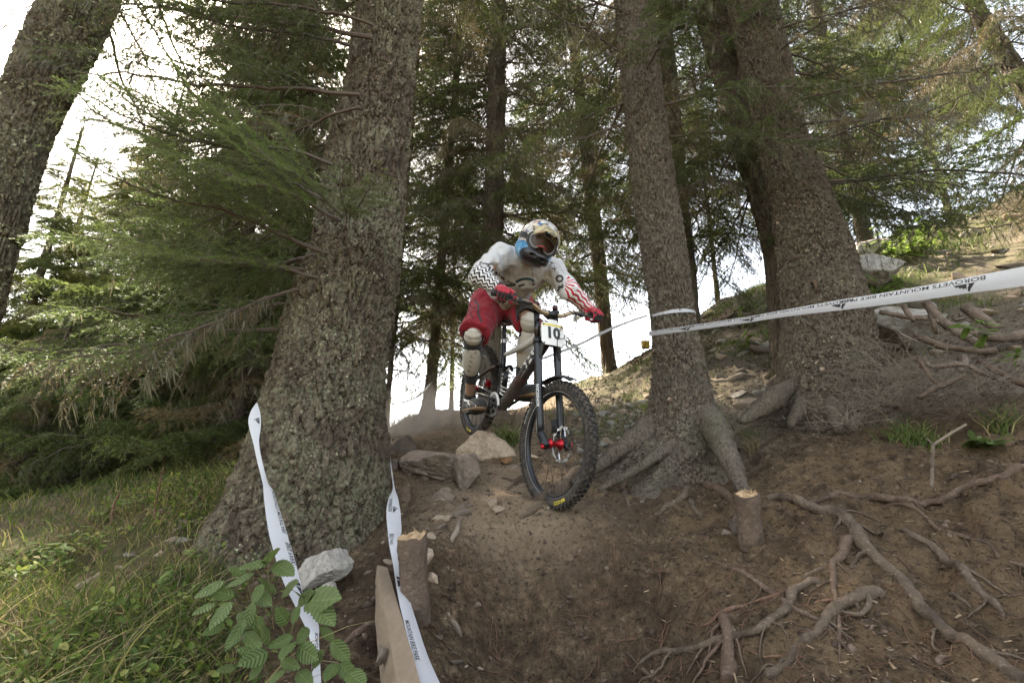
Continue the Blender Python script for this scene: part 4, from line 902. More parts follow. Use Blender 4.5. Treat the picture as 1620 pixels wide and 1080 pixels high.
# gravel, clods, needle litter and wood chips: nobody could count them
def scatter(n, seed, dens):
    """n places on the ground, more of them where dens(x, y) is high"""
    rg = np.random.default_rng(seed); out = []; c = 0
    while c < n:
        x = rg.uniform(-2.6, 4.6, 60000); y = 1.15 + 6.5 * rg.random(60000) ** 1.7; k = rg.random(60000) < dens(x, y)
        out.append(np.stack([x[k], y[k]], -1)); c += k.sum()
        if len(out) > 60: break
    q = np.vstack(out)[:n]; return np.column_stack([q, gz(q[:, 0], q[:, 1])]), rg
def rand_rot(rg, n, flat=1.0):
    a = rg.uniform(0, 2 * PI, n); b = rg.normal(0, flat, n); c = rg.normal(0, flat, n)
    ca, sa, cb, sb, cc, sc = np.cos(a), np.sin(a), np.cos(b), np.sin(b), np.cos(c), np.sin(c)
    Rz = np.zeros((n, 3, 3)); Rz[:, 0, 0] = ca; Rz[:, 0, 1] = -sa; Rz[:, 1, 0] = sa; Rz[:, 1, 1] = ca; Rz[:, 2, 2] = 1
    Ry = np.zeros((n, 3, 3)); Ry[:, 0, 0] = cb; Ry[:, 0, 2] = sb; Ry[:, 2, 0] = -sb; Ry[:, 2, 2] = cb; Ry[:, 1, 1] = 1
    Rx = np.zeros((n, 3, 3)); Rx[:, 1, 1] = cc; Rx[:, 1, 2] = -sc; Rx[:, 2, 1] = sc; Rx[:, 2, 2] = cc; Rx[:, 0, 0] = 1
    return Rz @ Ry @ Rx
def inst_mesh(name, base, pos, rot, scl, mats, label, cat, smooth=False, kind='stuff'):
    """many copies of small base shapes joined into one mesh"""
    Vb, Fb = base; n = len(pos); V = np.einsum('nij,vj,nj->nvi', rot, Vb, np.ones((n, 3))) if np.ndim(scl) == 1 and False else np.einsum('nij,nvj->nvi', rot, Vb[None] * scl[:, None, :]) + pos[:, None]
    F = (np.arange(n)[:, None, None] * len(Vb) + Fb[None]).reshape(-1, Fb.shape[1])
    r = np.repeat(np.random.default_rng(len(name)).random(n), len(Vb))
    return obj(name, mesh_new(name, V.reshape(-1, 3), F, mats, smooth=smooth, attrs={'rnd': r}), label=label, cat=cat, kind=kind)
def mat_rnd(name, stops, rough=.9, tr=0.0, grain=.25):
    t = NT(name); c = t.ramp(t.attr('rnd').outputs['Fac'], stops); v = t.coord('Object')
    c = t.mix(grain, c, t.ramp(t.noise(v, 60, 4, .7), [(.3, .25), (.7, 1.0)]), 'MULTIPLY'); t.set(c, rough, spec=.2)
    if tr: t.translucent(c, tr)
    return t.m
def bare(x, y): return np.exp(-(((x + 1.72) / .42) ** 2 + ((y - 2.75) / .38) ** 2))
not_grass = lambda x, y: 1 - _masks(x, y)[0]
pos, rg = scatter(9500, 11, lambda x, y: not_grass(x, y) * (.30 * (fbm(np.stack([x * 3.1, y * 3.1, x * 0], -1), 3, 17) > .08) + .75 * _masks(x, y)[1]) * .9)
s_ = .003 + .012 * rg.random(len(pos)) ** 3; s_ = s_ * (1 + .9 * _masks(pos[:, 0], pos[:, 1])[1])
inst_mesh('gravel', (ico(1)[0] * (1, .8, .6) * (1 + .25 * vnoise(ico(1)[0] * 1.7))[:, None], ico(1)[1]), pos + (0, 0, .001), rand_rot(rg, len(pos), .4), np.stack([s_, s_ * rg.uniform(.6, 1, len(pos)), s_ * rg.uniform(.5, 1, len(pos))], -1),
    [mat_rnd('gravel_stone', [(0, (.06, .045, .034)), (.6, (.12, .088, .064)), (.92, (.19, .15, .112)), (1, (.33, .29, .23))])], 'grit and gravel strewn over the trail and the slopes', 'gravel')
pos, rg = scatter(11000, 12, lambda x, y: not_grass(x, y) * (1 - .85 * _masks(x, y)[2]) * np.clip(.5 + 2.2 * fbm(np.stack([x * 2.6, y * 2.6, x * 0 + 3], -1), 3, 19), 0, 1))
s_ = .0035 + .015 * rg.random(len(pos)) ** 4
inst_mesh('soil_clods', (ico(1)[0] * (1 + .55 * vnoise(ico(1)[0] * 1.6 + 5))[:, None], ico(1)[1]), pos - (0, 0, .001), rand_rot(rg, len(pos), .6), np.stack([s_ * rg.uniform(.7, 1.6, len(s_)), s_, s_ * .55], -1),
    [mat_rnd('soil_clod', [(0, (.045, .031, .022)), (.6, (.09, .063, .045)), (1, (.16, .115, .083))])], 'crumbs and clods of dark soil on the banks', 'soil', smooth=True)
_sl = np.array([(-.5, -.5, 0), (.5, -.35, .05), (.5, .35, .05), (-.5, .5, 0), (-.45, -.3, .5), (.42, 0, .45), (-.45, .3, .5)]); _slF = np.array([(0, 1, 5), (0, 5, 4), (4, 5, 6), (5, 2, 6), (2, 3, 6), (1, 2, 5), (0, 4, 6), (0, 6, 3)])
right_lit = lambda x, y: sstep(.35, 1.0, x) * sstep(4.2, 2.6, y) * .8 + .10 * not_grass(x, y)
pos, rg = scatter(10000, 13, lambda x, y: np.clip(right_lit(x, y) + .7 * bare(x, y), 0, 1)); n = len(pos); l_ = .008 + .032 * rg.random(n) ** 2.2
inst_mesh('wood_chips', (_sl, _slF), pos + (0, 0, .003), rand_rot(rg, n, .25), np.stack([l_, l_ * rg.uniform(.10, .35, n), l_ * rg.uniform(.03, .1, n)], -1),
    [mat_rnd('wood_chip', [(0, (.07, .045, .028)), (.5, (.16, .11, .07)), (.82, (.27, .19, .115)), (1, (.50, .38, .24))])], 'bark flakes and pale wood chips littering the right bank', 'wood chips')
pos, rg = scatter(17000, 14, lambda x, y: np.clip(right_lit(x, y) + .3 * _masks(x, y)[0], 0, 1)); n = len(pos); l_ = rg.uniform(.010, .05, n) * rg.random(n) ** .3
inst_mesh('needle_litter', (_sl, _slF), pos + (0, 0, .004), rand_rot(rg, n, .22), np.stack([l_, np.full(n, .0014) + .0012 * rg.random(n), np.full(n, .001)], -1),
    [mat_rnd('dry_needles', [(0, (.05, .032, .02)), (.6, (.13, .085, .05)), (1, (.28, .20, .12))])], 'dry needles and hair-thin twigs on the forest floor', 'litter')

# grass
def grass(name, pos, rg, h0, h1, w, mat, label, bendy=.6, lean=(0, 0), seg=3, cat='grass', kind='stuff', loc=None):
    n = len(pos); h = rg.uniform(h0, h1, n); a = rg.uniform(0, 2 * PI, n); b = rg.normal(0, .25, (n, 2)); dr = np.stack([np.cos(a), np.sin(a)], -1)
    V = []; ww = np.stack([-np.sin(a + 1.2), np.cos(a + 1.2), a * 0], -1)
    bd = bendy * rg.uniform(.4, 1.4, n)
    for k in range(seg + 1):
        f = k / seg; c = pos + np.column_stack([dr * (h * bd * f ** 2)[:, None] + b * (h * f)[:, None] + np.array(lean) * (h * f ** 1.5)[:, None], h * (f - .38 * bd * f ** 2.5)])
        if k < seg: V += [c - ww * w * (1 - .55 * f), c + ww * w * (1 - .55 * f)]
        else: V.append(c)
    V = np.stack(V, 1); m = V.shape[1]; base = np.arange(n)[:, None] * m; Q = []
    for k in range(seg - 1): Q.append(np.stack([base[:, 0] + 2 * k, base[:, 0] + 2 * k + 1, base[:, 0] + 2 * k + 3, base[:, 0] + 2 * k + 2], -1))
    Tt = np.stack([base[:, 0] + 2 * seg - 2, base[:, 0] + 2 * seg - 1, base[:, 0] + 2 * seg], -1)
    V = V.reshape(-1, 3); V = V if loc is None else V - np.asarray(loc)
    return obj(name, mesh_new(name, V, [Tt, np.vstack(Q)], [mat], smooth=True, attrs={'rnd': np.repeat(rg.random(n), m)}), None, loc, label=label, cat=cat, kind=kind)
M_GRASS = mat_rnd('meadow_grass', [(0, (.032, .055, .012)), (.5, (.080, .115, .026)), (.8, (.16, .185, .045)), (.92, (.30, .26, .10)), (1, (.42, .33, .17))], .6, .35, .15)
M_DRY = mat_rnd('dry_grass', [(0, (.10, .085, .04)), (.5, (.22, .17, .09)), (1, (.40, .32, .19))], .7, .3, .15)
M_SEDGE = mat_rnd('sedge', [(0, (.05, .08, .018)), (.6, (.12, .17, .04)), (1, (.26, .25, .10))], .55, .35, .1)
def gd(x, y): return _masks(x, y)[0] * (1 - .85 * bare(x, y)) * (.35 + .65 * (fbm(np.stack([x * 2.2, y * 2.2, x * 0], -1), 3, 61) > .0)) * sstep(6.2, 4, y)
pos, rg = scatter(17000, 21, gd); grass('grass', pos, rg, .04, .13, .0021, M_GRASS, 'green and yellowing grass covering the left bank', lean=(.2, -.25))
_x = _rg.uniform(-8, -1.2, 14000); _y = _rg.uniform(3.2, 9.5, 14000)
grass('far_bank_grass', np.column_stack([_x, _y, gz(_x, _y)]), _rg,   .05, .16, .0040, M_GRASS, 'grass under the spruces at the left edge', lean=(.1, -.2))
pos, rg = scatter(4500, 22, gd); grass('dry_grass', pos, rg, .06, .24, .0016, M_DRY, 'straw-coloured dead grass mixed into the left bank', bendy=.9, lean=(.1, -.2))
def hd(x, y): return np.clip(sstep(1.2, 2.4, x - .1 * y) * sstep(4.3, 5.2, y) * (fbm(np.stack([x * 1.3, y * 1.3, x * 0], -1), 3, 71) > .05) + .35 * sstep(3.9, 4.6, y) * sstep(.2, .7, x) * (fbm(np.stack([x * 2.3, y * 2.3, x * 0], -1), 3, 75) > .22), 0, 1)
pos, rg = scatter(9000, 23, hd); grass('hillside_grass', pos, rg, .04, .13, .003, M_SEDGE, 'patches of sunlit grass on the stony hillside', lean=(0, -.2))
_x = _rg.uniform(2.2, 9.5, 11000); _y = _rg.uniform(5.4, 10.5, 11000); _k = fbm(np.stack([_x * .8, _y * .8, _x * 0], -1), 3, 81) > -.1
grass('crest_grass', np.column_stack([_x, _y, gz(_x, _y)])[_k], _rg, .06, .2, .006, M_SEDGE, 'bright grass along the upper hillside and crest')
def tuft(w, n, r, h0, h1, wd, mat, label, seed, bendy=.9, name='grass_tuft', cat='grass tuft'):
    rg = np.random.default_rng(seed); a = rg.normal(0, r, (n, 2)); w = np.asarray(w, float); x, y = w[0] + a[:, 0], w[1] + a[:, 1]
    return grass(name, np.column_stack([x, y, gz(x, y) - .004]), rg, h0, h1, wd, mat, label, bendy=bendy, cat=cat, kind='thing', loc=tuple(w))
tuft(hit(1186, 700), 130, .022, .07, .17, .0022, M_SEDGE, 'green sedge tuft at the right foot of the taped spruce', 1)
tuft(hit(1190, 712), 170, .022, .09, .19, .0016, M_DRY, 'dry hanging sedge at the right foot of the taped spruce', 2, bendy=1.5)
tuft(P(800, 690, 4.15), 150, .05, .10, .26, .0045, M_SEDGE, 'bright green grass tuft behind the tan boulder', 3)
tuft(hit(1440, 700), 150, .05, .08, .2, .0028, M_SEDGE, 'sedge tuft beside the forked stick on the right bank', 4)
tuft(hit(1470, 705), 100, .04, .08, .18, .003, M_GRASS, 'dark green sedge just right of the other tuft on the right bank', 5)
tuft(hit(1585, 680), 80, .04, .1, .22, .004, M_GRASS, 'sedge tuft at the right edge of the picture', 6)
tuft(hit(970, 668), 120, .10, .05, .14, .003, M_SEDGE, 'low green tuft on the rubble beside the front tyre', 7)
tuft(hit(930, 655), 90, .10, .05, .14, .003, M_SEDGE, 'low green tuft seen by the fork through the front wheel', 8)
tuft(hit(1150, 555), 110, .12, .06, .16, .004, M_SEDGE, 'green tuft between the two right trunks', 9)
tuft(hit(740, 668), 40, .04, .03, .07, .003, M_SEDGE, 'tiny green sprout on the mound beside the rear tyre', 10)
tuft(hit(1500, 240 + 150), 100, .2, .08, .22, .008, M_SEDGE, 'bright tuft high on the right hillside', 12)

def rootlets(n, seed):
    rg = np.random.default_rng(seed); mb = MB()
    for _ in range(n):
        px, py = rg.uniform(900, 1640), 760 + 330 * rg.random() ** .7
        if rg.random() < .25: px, py = rg.uniform(660, 1000), rg.uniform(850, 1080)
        p = hit(px, py); a = rg.uniform(0, 6.28); l = rg.uniform(.04, .22); m = 12; w = np.cumsum(rg.normal(0, .28, m)) + a; st = l / m; q = np.cumsum(np.column_stack([np.cos(w), np.sin(w)]) * st, 0) + p[:2]
        z = gz(q[:, 0], q[:, 1]) + .003 + .012 * np.sin(np.linspace(0, PI, m)) * rg.random(); r = rg.uniform(.0007, .0022); mb.tube(np.column_stack([q, z]), np.linspace(r, r * .4, m), 5, cap=False)
    V, F, _ = mb.arrays(); obj('rootlets', mesh_new('rootlets', V, F, [M_ROOTR]), label='hair-thin loose roots and twigs strewn over the dirt banks', cat='roots', kind='stuff')
rootlets(420, 5)

pos, rg = scatter(900, 25, lambda x, y: _masks(x, y)[0] * sstep(2.6, 1.9, y)); grass('near_grass', pos, rg, .14, .34, .0034, M_GRASS, 'long dark blades drooping in the lower left corner', bendy=1.0, lean=(.25, -.2), seg=5)
# lichen crusts standing off the bark of the huge trunk
def lichen(tr, n, s0, s1, seed, mats, sel=lambda V: np.ones(len(V), bool)):
    V, F = tr.V, tr.F; rg = np.random.default_rng(seed); c = V[F].mean(1); N = np.cross(V[F[:, 1]] - V[F[:, 0]], V[F[:, 3]] - V[F[:, 0]]); N /= np.linalg.norm(N, axis=1)[:, None] + 1e-12
    out = c - np.array([np.interp(c[:, 2], tr.C[:, 2], tr.C[:, k]) for k in range(3)]).T; N *= np.sign((N * out).sum(1))[:, None]
    w = (fbm(c * 2.3 + seed, 3, seed) > -.15) & ((N * c).sum(1) < .15 * np.linalg.norm(c, axis=1)) & (c[:, 2] < 5) & (fbm(c * 11 + seed, 2, seed + 4) > -.05); k = rg.choice(np.flatnonzero(w), n)
    p = c[k] + N[k] * .001; nn = N[k] + rg.normal(0, .35, (n, 3)); nn /= np.linalg.norm(nn, axis=1)[:, None]; e1 = np.cross(nn, rg.normal(size=(n, 3))); e1 /= np.linalg.norm(e1, axis=1)[:, None]; e2 = np.cross(nn, e1)
    m = 6; a = np.arange(m) * 2 * PI / m; r = (s0 + (s1 - s0) * rg.random(n) ** 2)[:, None] * rg.uniform(.6, 1.25, (n, m)); ring_ = p[:, None] + r[..., None] * (np.cos(a)[None, :, None] * e1[:, None] + np.sin(a)[None, :, None] * e2[:, None]) + nn[:, None] * (rg.uniform(-.2, .7, (n, m)) * r)[..., None]
    Vv = np.concatenate([p[:, None] + nn[:, None] * .001, ring_], 1); b = np.arange(n)[:, None] * (m + 1); j = np.arange(m)[None]; Ff = np.stack([b + 0 * j, b + 1 + j, b + 1 + (j + 1) % m], -1).reshape(-1, 3)
    o = tr.add_mesh('lichen', Vv.reshape(-1, 3), Ff, mats, smooth=False, attrs={'rnd': np.repeat(rg.random(n), m + 1)}); o['kind'] = 'stuff'
M_LICH = mat_rnd('grey_green_lichen', [(0, (.10, .09, .055)), (.5, (.19, .185, .11)), (1, (.34, .33, .21))]); M_FLAKE = mat_rnd('loose_bark_flake', [(0, (.05, .038, .028)), (.6, (.12, .09, .066)), (1, (.24, .19, .14))])
lichen(tA, 9000, .0025, .008, 3, [M_LICH]); lichen(tA, 9000, .004, .013, 4, [M_FLAKE]); lichen(tC, 2500, .003, .006, 5, [M_LICH]); lichen(tC, 7000, .004, .010, 6, [M_FLAKE]); lichen(tD, 8000, .005, .013, 7, [M_FLAKE]); lichen(tD, 2500, .004, .010, 8, [M_LICH]); lichen(tB, 5000, .004, .014, 9, [M_LICH])

# low leafy undergrowth between the grass
def undergrowth(n, seed):
    rg = np.random.default_rng(seed); q, _ = scatter(n, seed, lambda x, y: _masks(x, y)[0] * (fbm(np.stack([x * 1.7, y * 1.7, x * 0 + 5], -1), 3, 91) > .02) * sstep(6, 4, y)); Vb = np.array([(0, 0, 0), (.35, .26, .06), (.75, .2, .03), (1, 0, -.05), (.75, -.2, .03), (.35, -.26, .06)]); Fb = np.array([(0, 1, 2), (0, 2, 3), (0, 3, 4), (0, 4, 5)])
    s_ = rg.uniform(.012, .038, n); inst_mesh('undergrowth', (Vb, Fb), q + np.column_stack([q[:, 0] * 0, q[:, 0] * 0, rg.uniform(.01, .12, n)]), rand_rot(rg, n, .5), np.stack([s_, s_, s_], -1), [mat_rnd('undergrowth_leaf', [(0, (.05, .085, .015)), (.5, (.11, .16, .03)), (.85, (.20, .25, .05)), (1, (.33, .26, .10))], .55, .4, .1)], 'small herb leaves growing through the left grass', 'undergrowth')
undergrowth(5000, 31)
# ------------------------------------------------------------------ lettering
_txt = {}
def glyphs(s, bold=0.0):
    """flat mesh of a word, cap height 1, starting at u=0: vertices (u, v), triangles, width"""
    if (s, bold) in _txt: return _txt[(s, bold)]
    cu = bpy.data.curves.new('lettering', 'FONT'); cu.body = s; cu.size = 1.0; cu.fill_mode = 'FRONT'; cu.resolution_u = 3; cu.offset = bold
    o = bpy.data.objects.new('lettering', cu); COL.objects.link(o); dg = bpy.context.evaluated_depsgraph_get()
    me = o.evaluated_get(dg).to_mesh(); me.calc_loop_triangles()
    V = np.array([v.co[:] for v in me.vertices])[:, :2]; F = np.array([t.vertices[:] for t in me.loop_triangles])
    o.evaluated_get(dg).to_mesh_clear(); bpy.data.objects.remove(o); bpy.data.curves.remove(cu)
    h = .70; V = V / h; V[:, 0] -= V[:, 0].min(); _txt[(s, bold)] = (V, F, V[:, 0].max()); return _txt[(s, bold)]
def poly_fill(pts):
    from mathutils.geometry import tessellate_polygon
    return np.array(pts, float), np.array(tessellate_polygon([[Vector((a, b, 0)) for a, b in pts]]))
PEAKS = [poly_fill([(0, 0), (.10, .35), (.17, .55), (.27, 1.0), (.34, .70), (.30, .52), (.33, .30), (.26, .30), (.30, 0)]),
         poly_fill([(.36, 0), (.38, .30), (.36, .50), (.39, .62), (.46, .45), (.52, .58), (.60, .36), (.67, .46), (.76, .22), (.83, .30), (1.0, 0)])]
M_INK = plain('black_print', (.02, .02, .022), .55, var=.3, nscale=300)
def mat_tape():
    t = NT('white_tape_plastic'); v = t.coord('Object'); n = t.noise(v, 160, 3)
    c = t.mix(n, (.48, .48, .49), (.62, .62, .63)); c = t.mix(t.ramp(t.noise(v, 12, 4), [(.5, 0.0), (.75, .35)]), c, (.45, .41, .36))
    t.set(c, .42, spec=.4); t.translucent((.70, .70, .72), .28)
    w = t.noise(t.coord('Object', (1, 1, 1)), 22, 3); b = t.bump(w, .25, .01); t.bump(n, .2, .001, b); return t.m
M_TAPE = mat_tape()
class Ribbon:
    """tape between two edge lines read off the photograph"""
    def __init__(s, name, A, B, n, label, curl=.004, cat='tape', group=None):
        s.a = spline(A, n); s.b = spline(B, n); s.n = n
        K = 5; f = np.linspace(0, 1, K)
        t = np.gradient((s.a + s.b) / 2, axis=0); t /= np.linalg.norm(t, axis=1)[:, None]; w = s.b - s.a; s.N = np.cross(t, w); s.N /= np.linalg.norm(s.N, axis=1)[:, None] + 1e-9
        fl = (s.N * ((s.a + s.b) / 2)).sum(1) > 0; s.N[fl] *= -1      # towards the open side
        wd = np.linalg.norm(w, axis=1); k = np.arange(n)
        V = s.a[:, None] + w[:, None] * f[None, :, None] + s.N[:, None] * (np.sin(f * PI)[None] * np.minimum(curl, wd * .12)[:, None])[..., None]
        V += s.N[:, None] * (.0012 * vnoise(np.stack([k * .23, k * 0, k * 0], -1), 5)[:, None] * np.ones(K))[..., None]
        s.W = V; i = np.arange(n - 1)[:, None] * K; j = np.arange(K - 1)[None]; F = np.stack([i + j, i + j + 1, i + K + j + 1, i + K + j], -1).reshape(-1, 4)
        s.base = V[0, 0]; s.o = mesh_at(name, V.reshape(-1, 3), F, s.base, [M_TAPE], label=label, cat=cat, group=group)
        s.L = np.concatenate([[0], np.cumsum(np.linalg.norm(np.diff((s.a + s.b) / 2, axis=0), axis=1))])
    def pt(s, l, f):
        i = np.interp(l, s.L, np.arange(s.n)); i0 = np.clip(np.floor(i).astype(int), 0, s.n - 2); t = i - i0
        g = np.clip(f, 0, 1) * 4; g0 = np.clip(np.floor(g).astype(int), 0, 3); h = g - g0
        q = lambda a, b: s.W[a, b]
        p = (q(i0, g0) * ((1 - t) * (1 - h))[:, None] + q(i0 + 1, g0) * (t * (1 - h))[:, None] + q(i0, g0 + 1) * ((1 - t) * h)[:, None] + q(i0 + 1, g0 + 1) * (t * h)[:, None])
        return p + s.N[i0] * .0009
    def at_px(s, px=None, py=None):
        m = (s.a + s.b) / 2; pr = np.array([proj(q)[:2] for q in m]); k = int(np.argmin(abs(pr[:, 0] - px) if px is not None else abs(pr[:, 1] - py))); return s.L[k]
    def prints(s, items, name='printed_lettering'):
        """items: (text or 'peaks', start l, base f, height in l metres, height in f, direction +1/-1 along l, up +1/-1 in f)"""
        mb = MB()
        for tx, l0, f0, hl, hf, dl, df in items:
            for g in ([glyphs(tx, .012)[:2]] if tx != 'peaks' else PEAKS):
                V, F = g; l = l0 + dl * V[:, 0] * hl; f = f0 + df * V[:, 1] * hf
                mb.add(s.pt(l, f), F)
        V, F, _ = mb.arrays(); o = mesh_at(name, V, F, s.base, [M_INK], s.o); o['kind'] = 'stuff'; return o
def rows(L): return ([P(*a) for a in [(r[1], r[0], r[3]) for r in L]], [P(*a) for a in [(r[2], r[0], r[4] if len(r) > 4 else r[3]) for r in L]])
# left tape: (row, left px, right px, depth left, depth right)
A_, B_ = rows([(637, 405, 407, 2.42), (650, 397, 411, 2.38), (665, 393, 413, 2.34), (680, 395, 412, 2.3), (700, 400.5, 410, 2.26), (730, 407, 415, 2.2), (762, 415, 424, 2.12, 2.15), (780, 417, 434, 2.08, 2.12), (830, 423, 450, 1.98, 2.03), (880, 435, 465, 1.88, 1.94), (920, 448, 475, 1.8, 1.86), (950, 463, 482, 1.74, 1.8),
                 (985, 480, 503, 1.66, 1.7), (1010, 490, 504.5, 1.62), (1050, 493, 506.5, 1.56), (1110, 494, 510, 1.48)])
tp1 = Ribbon('course_tape', A_, B_, 110, 'white printed course tape hanging down the left side of the huge trunk', group=None)
_h = lambda r, py: r.at_px(py=py)
tp1.prints([('BOROVETS MOUNTAIN', _h(tp1, 773), .97, .0135, .26, 1, -1), ('BIKE PARK', _h(tp1, 858), .97, .015, .26, 1, -1), ('peaks', _h(tp1, 918), .95, .055, .55, 1, -1), ('peaks', _h(tp1, 662), .9, .04, .5, 1, -1), ('BOROVETS', _h(tp1, 1000), .9, .013, .3, 1, -1)])
A_, B_ = rows([(718, 616, 617, 3.1), (745, 618.5, 620.5, 2.95), (771, 621.5, 624.5, 2.75), (785, 616, 629, 2.62), (800, 612, 632, 2.5, 2.52), (815, 611.4, 634, 2.42, 2.46), (841, 613.5, 635, 2.3, 2.33), (862, 616, 630, 2.2), (895, 622, 636, 2.05, 2.08), (940, 629, 646, 1.9, 1.94), (1000, 643, 664.6, 1.68, 1.72), (1040, 652.7, 678, 1.56, 1.6), (1080, 662, 696, 1.45, 1.49), (1130, 676, 718, 1.33, 1.36)])
tp2 = Ribbon('course_tape', A_, B_, 110, 'white printed course tape running over the chopped post and along the plank')
tp2.prints([('BOROVETS MOUNTAIN', _h(tp2, 790), .12, .0085, .28, 1, 1), ('peaks', _h(tp2, 803), .45, .05, .42, 1, 1), ('BIKE PARK', _h(tp2, 846), .10, .014, .34, 1, 1), ('peaks', _h(tp2, 914), .12, .062, .75, 1, 1), ('MOUNTAIN BIKE PARK', _h(tp2, 985), .08, .0145, .28, 1, 1)])
def dt(px): return 1 / (.294 + (px - 1028) / (1620 - 1028) * (.56 - .294))
A_ = []; B_ = []
for px, y0, y1 in [(1027, 524, 531.5), (1100, 513.5, 522), (1175, 502, 511.5), (1250, 488.5, 500), (1327, 474.5, 491), (1372, 467.5, 485.5), (1464, 451.5, 474), (1538, 437.5, 463), (1620, 421.5, 452.5), (1760, 396, 434), (2150, 328, 380)]:
    A_.append(P(px, y0, dt(px))); B_.append(P(px, y1, dt(px) * 1.004))
tp3 = Ribbon('course_tape', A_, B_, 160, 'wide white printed tape stretched from the taped spruce to the right edge', curl=.006)
_it = []
for px in (1542, 1338, 1196, 1093):
    l = tp3.at_px(px=px); _it += [('peaks', l, .38, .066 if px > 1300 else .085, .56, -1, 1), ('BOROVETS MOUNTAIN BIKE PARK', l + .03, .06, .0235, .24, -1, 1)]
_it = [(a, b, .38 if a == 'peaks' else .08, c, d, e, 1) for a, b, c0, c, d, e, f in _it]
tp3.prints(_it)
# ring of tape tied round the taped spruce and the tape leading away behind the rider
def ring(tr, z0, z1, w, label, name='tape_loop', tilt=(0, 0), phase=0, r_add=.012):
    a = np.linspace(0, 2 * PI, 60); A = []; B = []
    for k in a:
        z = (z0 + z1) / 2 + (z1 - z0) / 2 * math.cos(k - phase); c, r = tr.at(z); q = c + np.array((math.cos(k), math.sin(k), 0)) * (r + r_add); q[2] = z
        A.append(q); B.append(q + (0, 0, w * (1 + .2 * math.sin(3 * k))))
    A, B = np.array(A), np.array(B); V = np.stack([A, B], 1).reshape(-1, 3); i = np.arange(59) * 2; F = np.stack([i, i + 1, i + 3, i + 2], -1)
    return mesh_at(name, V, F, A[0], [M_TAPE], label=label, cat='tape')
_z = lambda px, py, Y: PY(px, py, Y)[2]
ring(tC, _z(1060, 486, 3.5) + .02, _z(1060, 500, 3.5) + .02, .024, 'loop of white tape tied round the middle spruce above the long tape', phase=R(250))
A_, B_ = [], []
for px, py, w, d in [(1024, 499, 3.5, 3.62), (1000, 507, 3.5, 3.8), (960, 523, 4.8, 4.1), (920, 543, 4.6, 4.5), (880, 559, 4.2, 4.9), (840, 573, 3.6, 5.3), (800, 586, 3, 5.7), (782, 592, 2.6, 5.9)]:
    A_.append(P(px, py - w * .5, d)); B_.append(P(px, py + w * .5, d))
Ribbon('course_tape', A_, B_, 60, 'narrow twisted tape running behind the bicycle to the taped spruce', curl=.002)
A_, B_ = [], []
for px, py, w, d in [(684, 603, 1.5, 6.5), (678, 610, 3.4, 6.5), (668, 621, 4.4, 6.5), (655, 630, 2.6, 6.6), (645, 634, 2.8, 6.6), (632, 637, 2.2, 6.7), (620, 640, 2.2, 6.8)]:
    A_.append(P(px, py - w * .5, d)); B_.append(P(px, py + w * .5, d))
Ribbon('course_tape', A_, B_, 40, 'small far tape fluttering from the slim trunk on the mound', curl=.002)
A_, B_ = [], []
for px, py, w, d in [(656, 661, 1.6, 6.0), (645, 667, 1.6, 6.05), (634, 673, 1.5, 6.1), (618, 682, 1.5, 6.2)]:
    A_.append(P(px, py - w * .5, d)); B_.append(P(px, py + w * .5, d))
Ribbon('course_tape', A_, B_, 20, 'far thin tape low on the left flank of the mound', curl=.001)

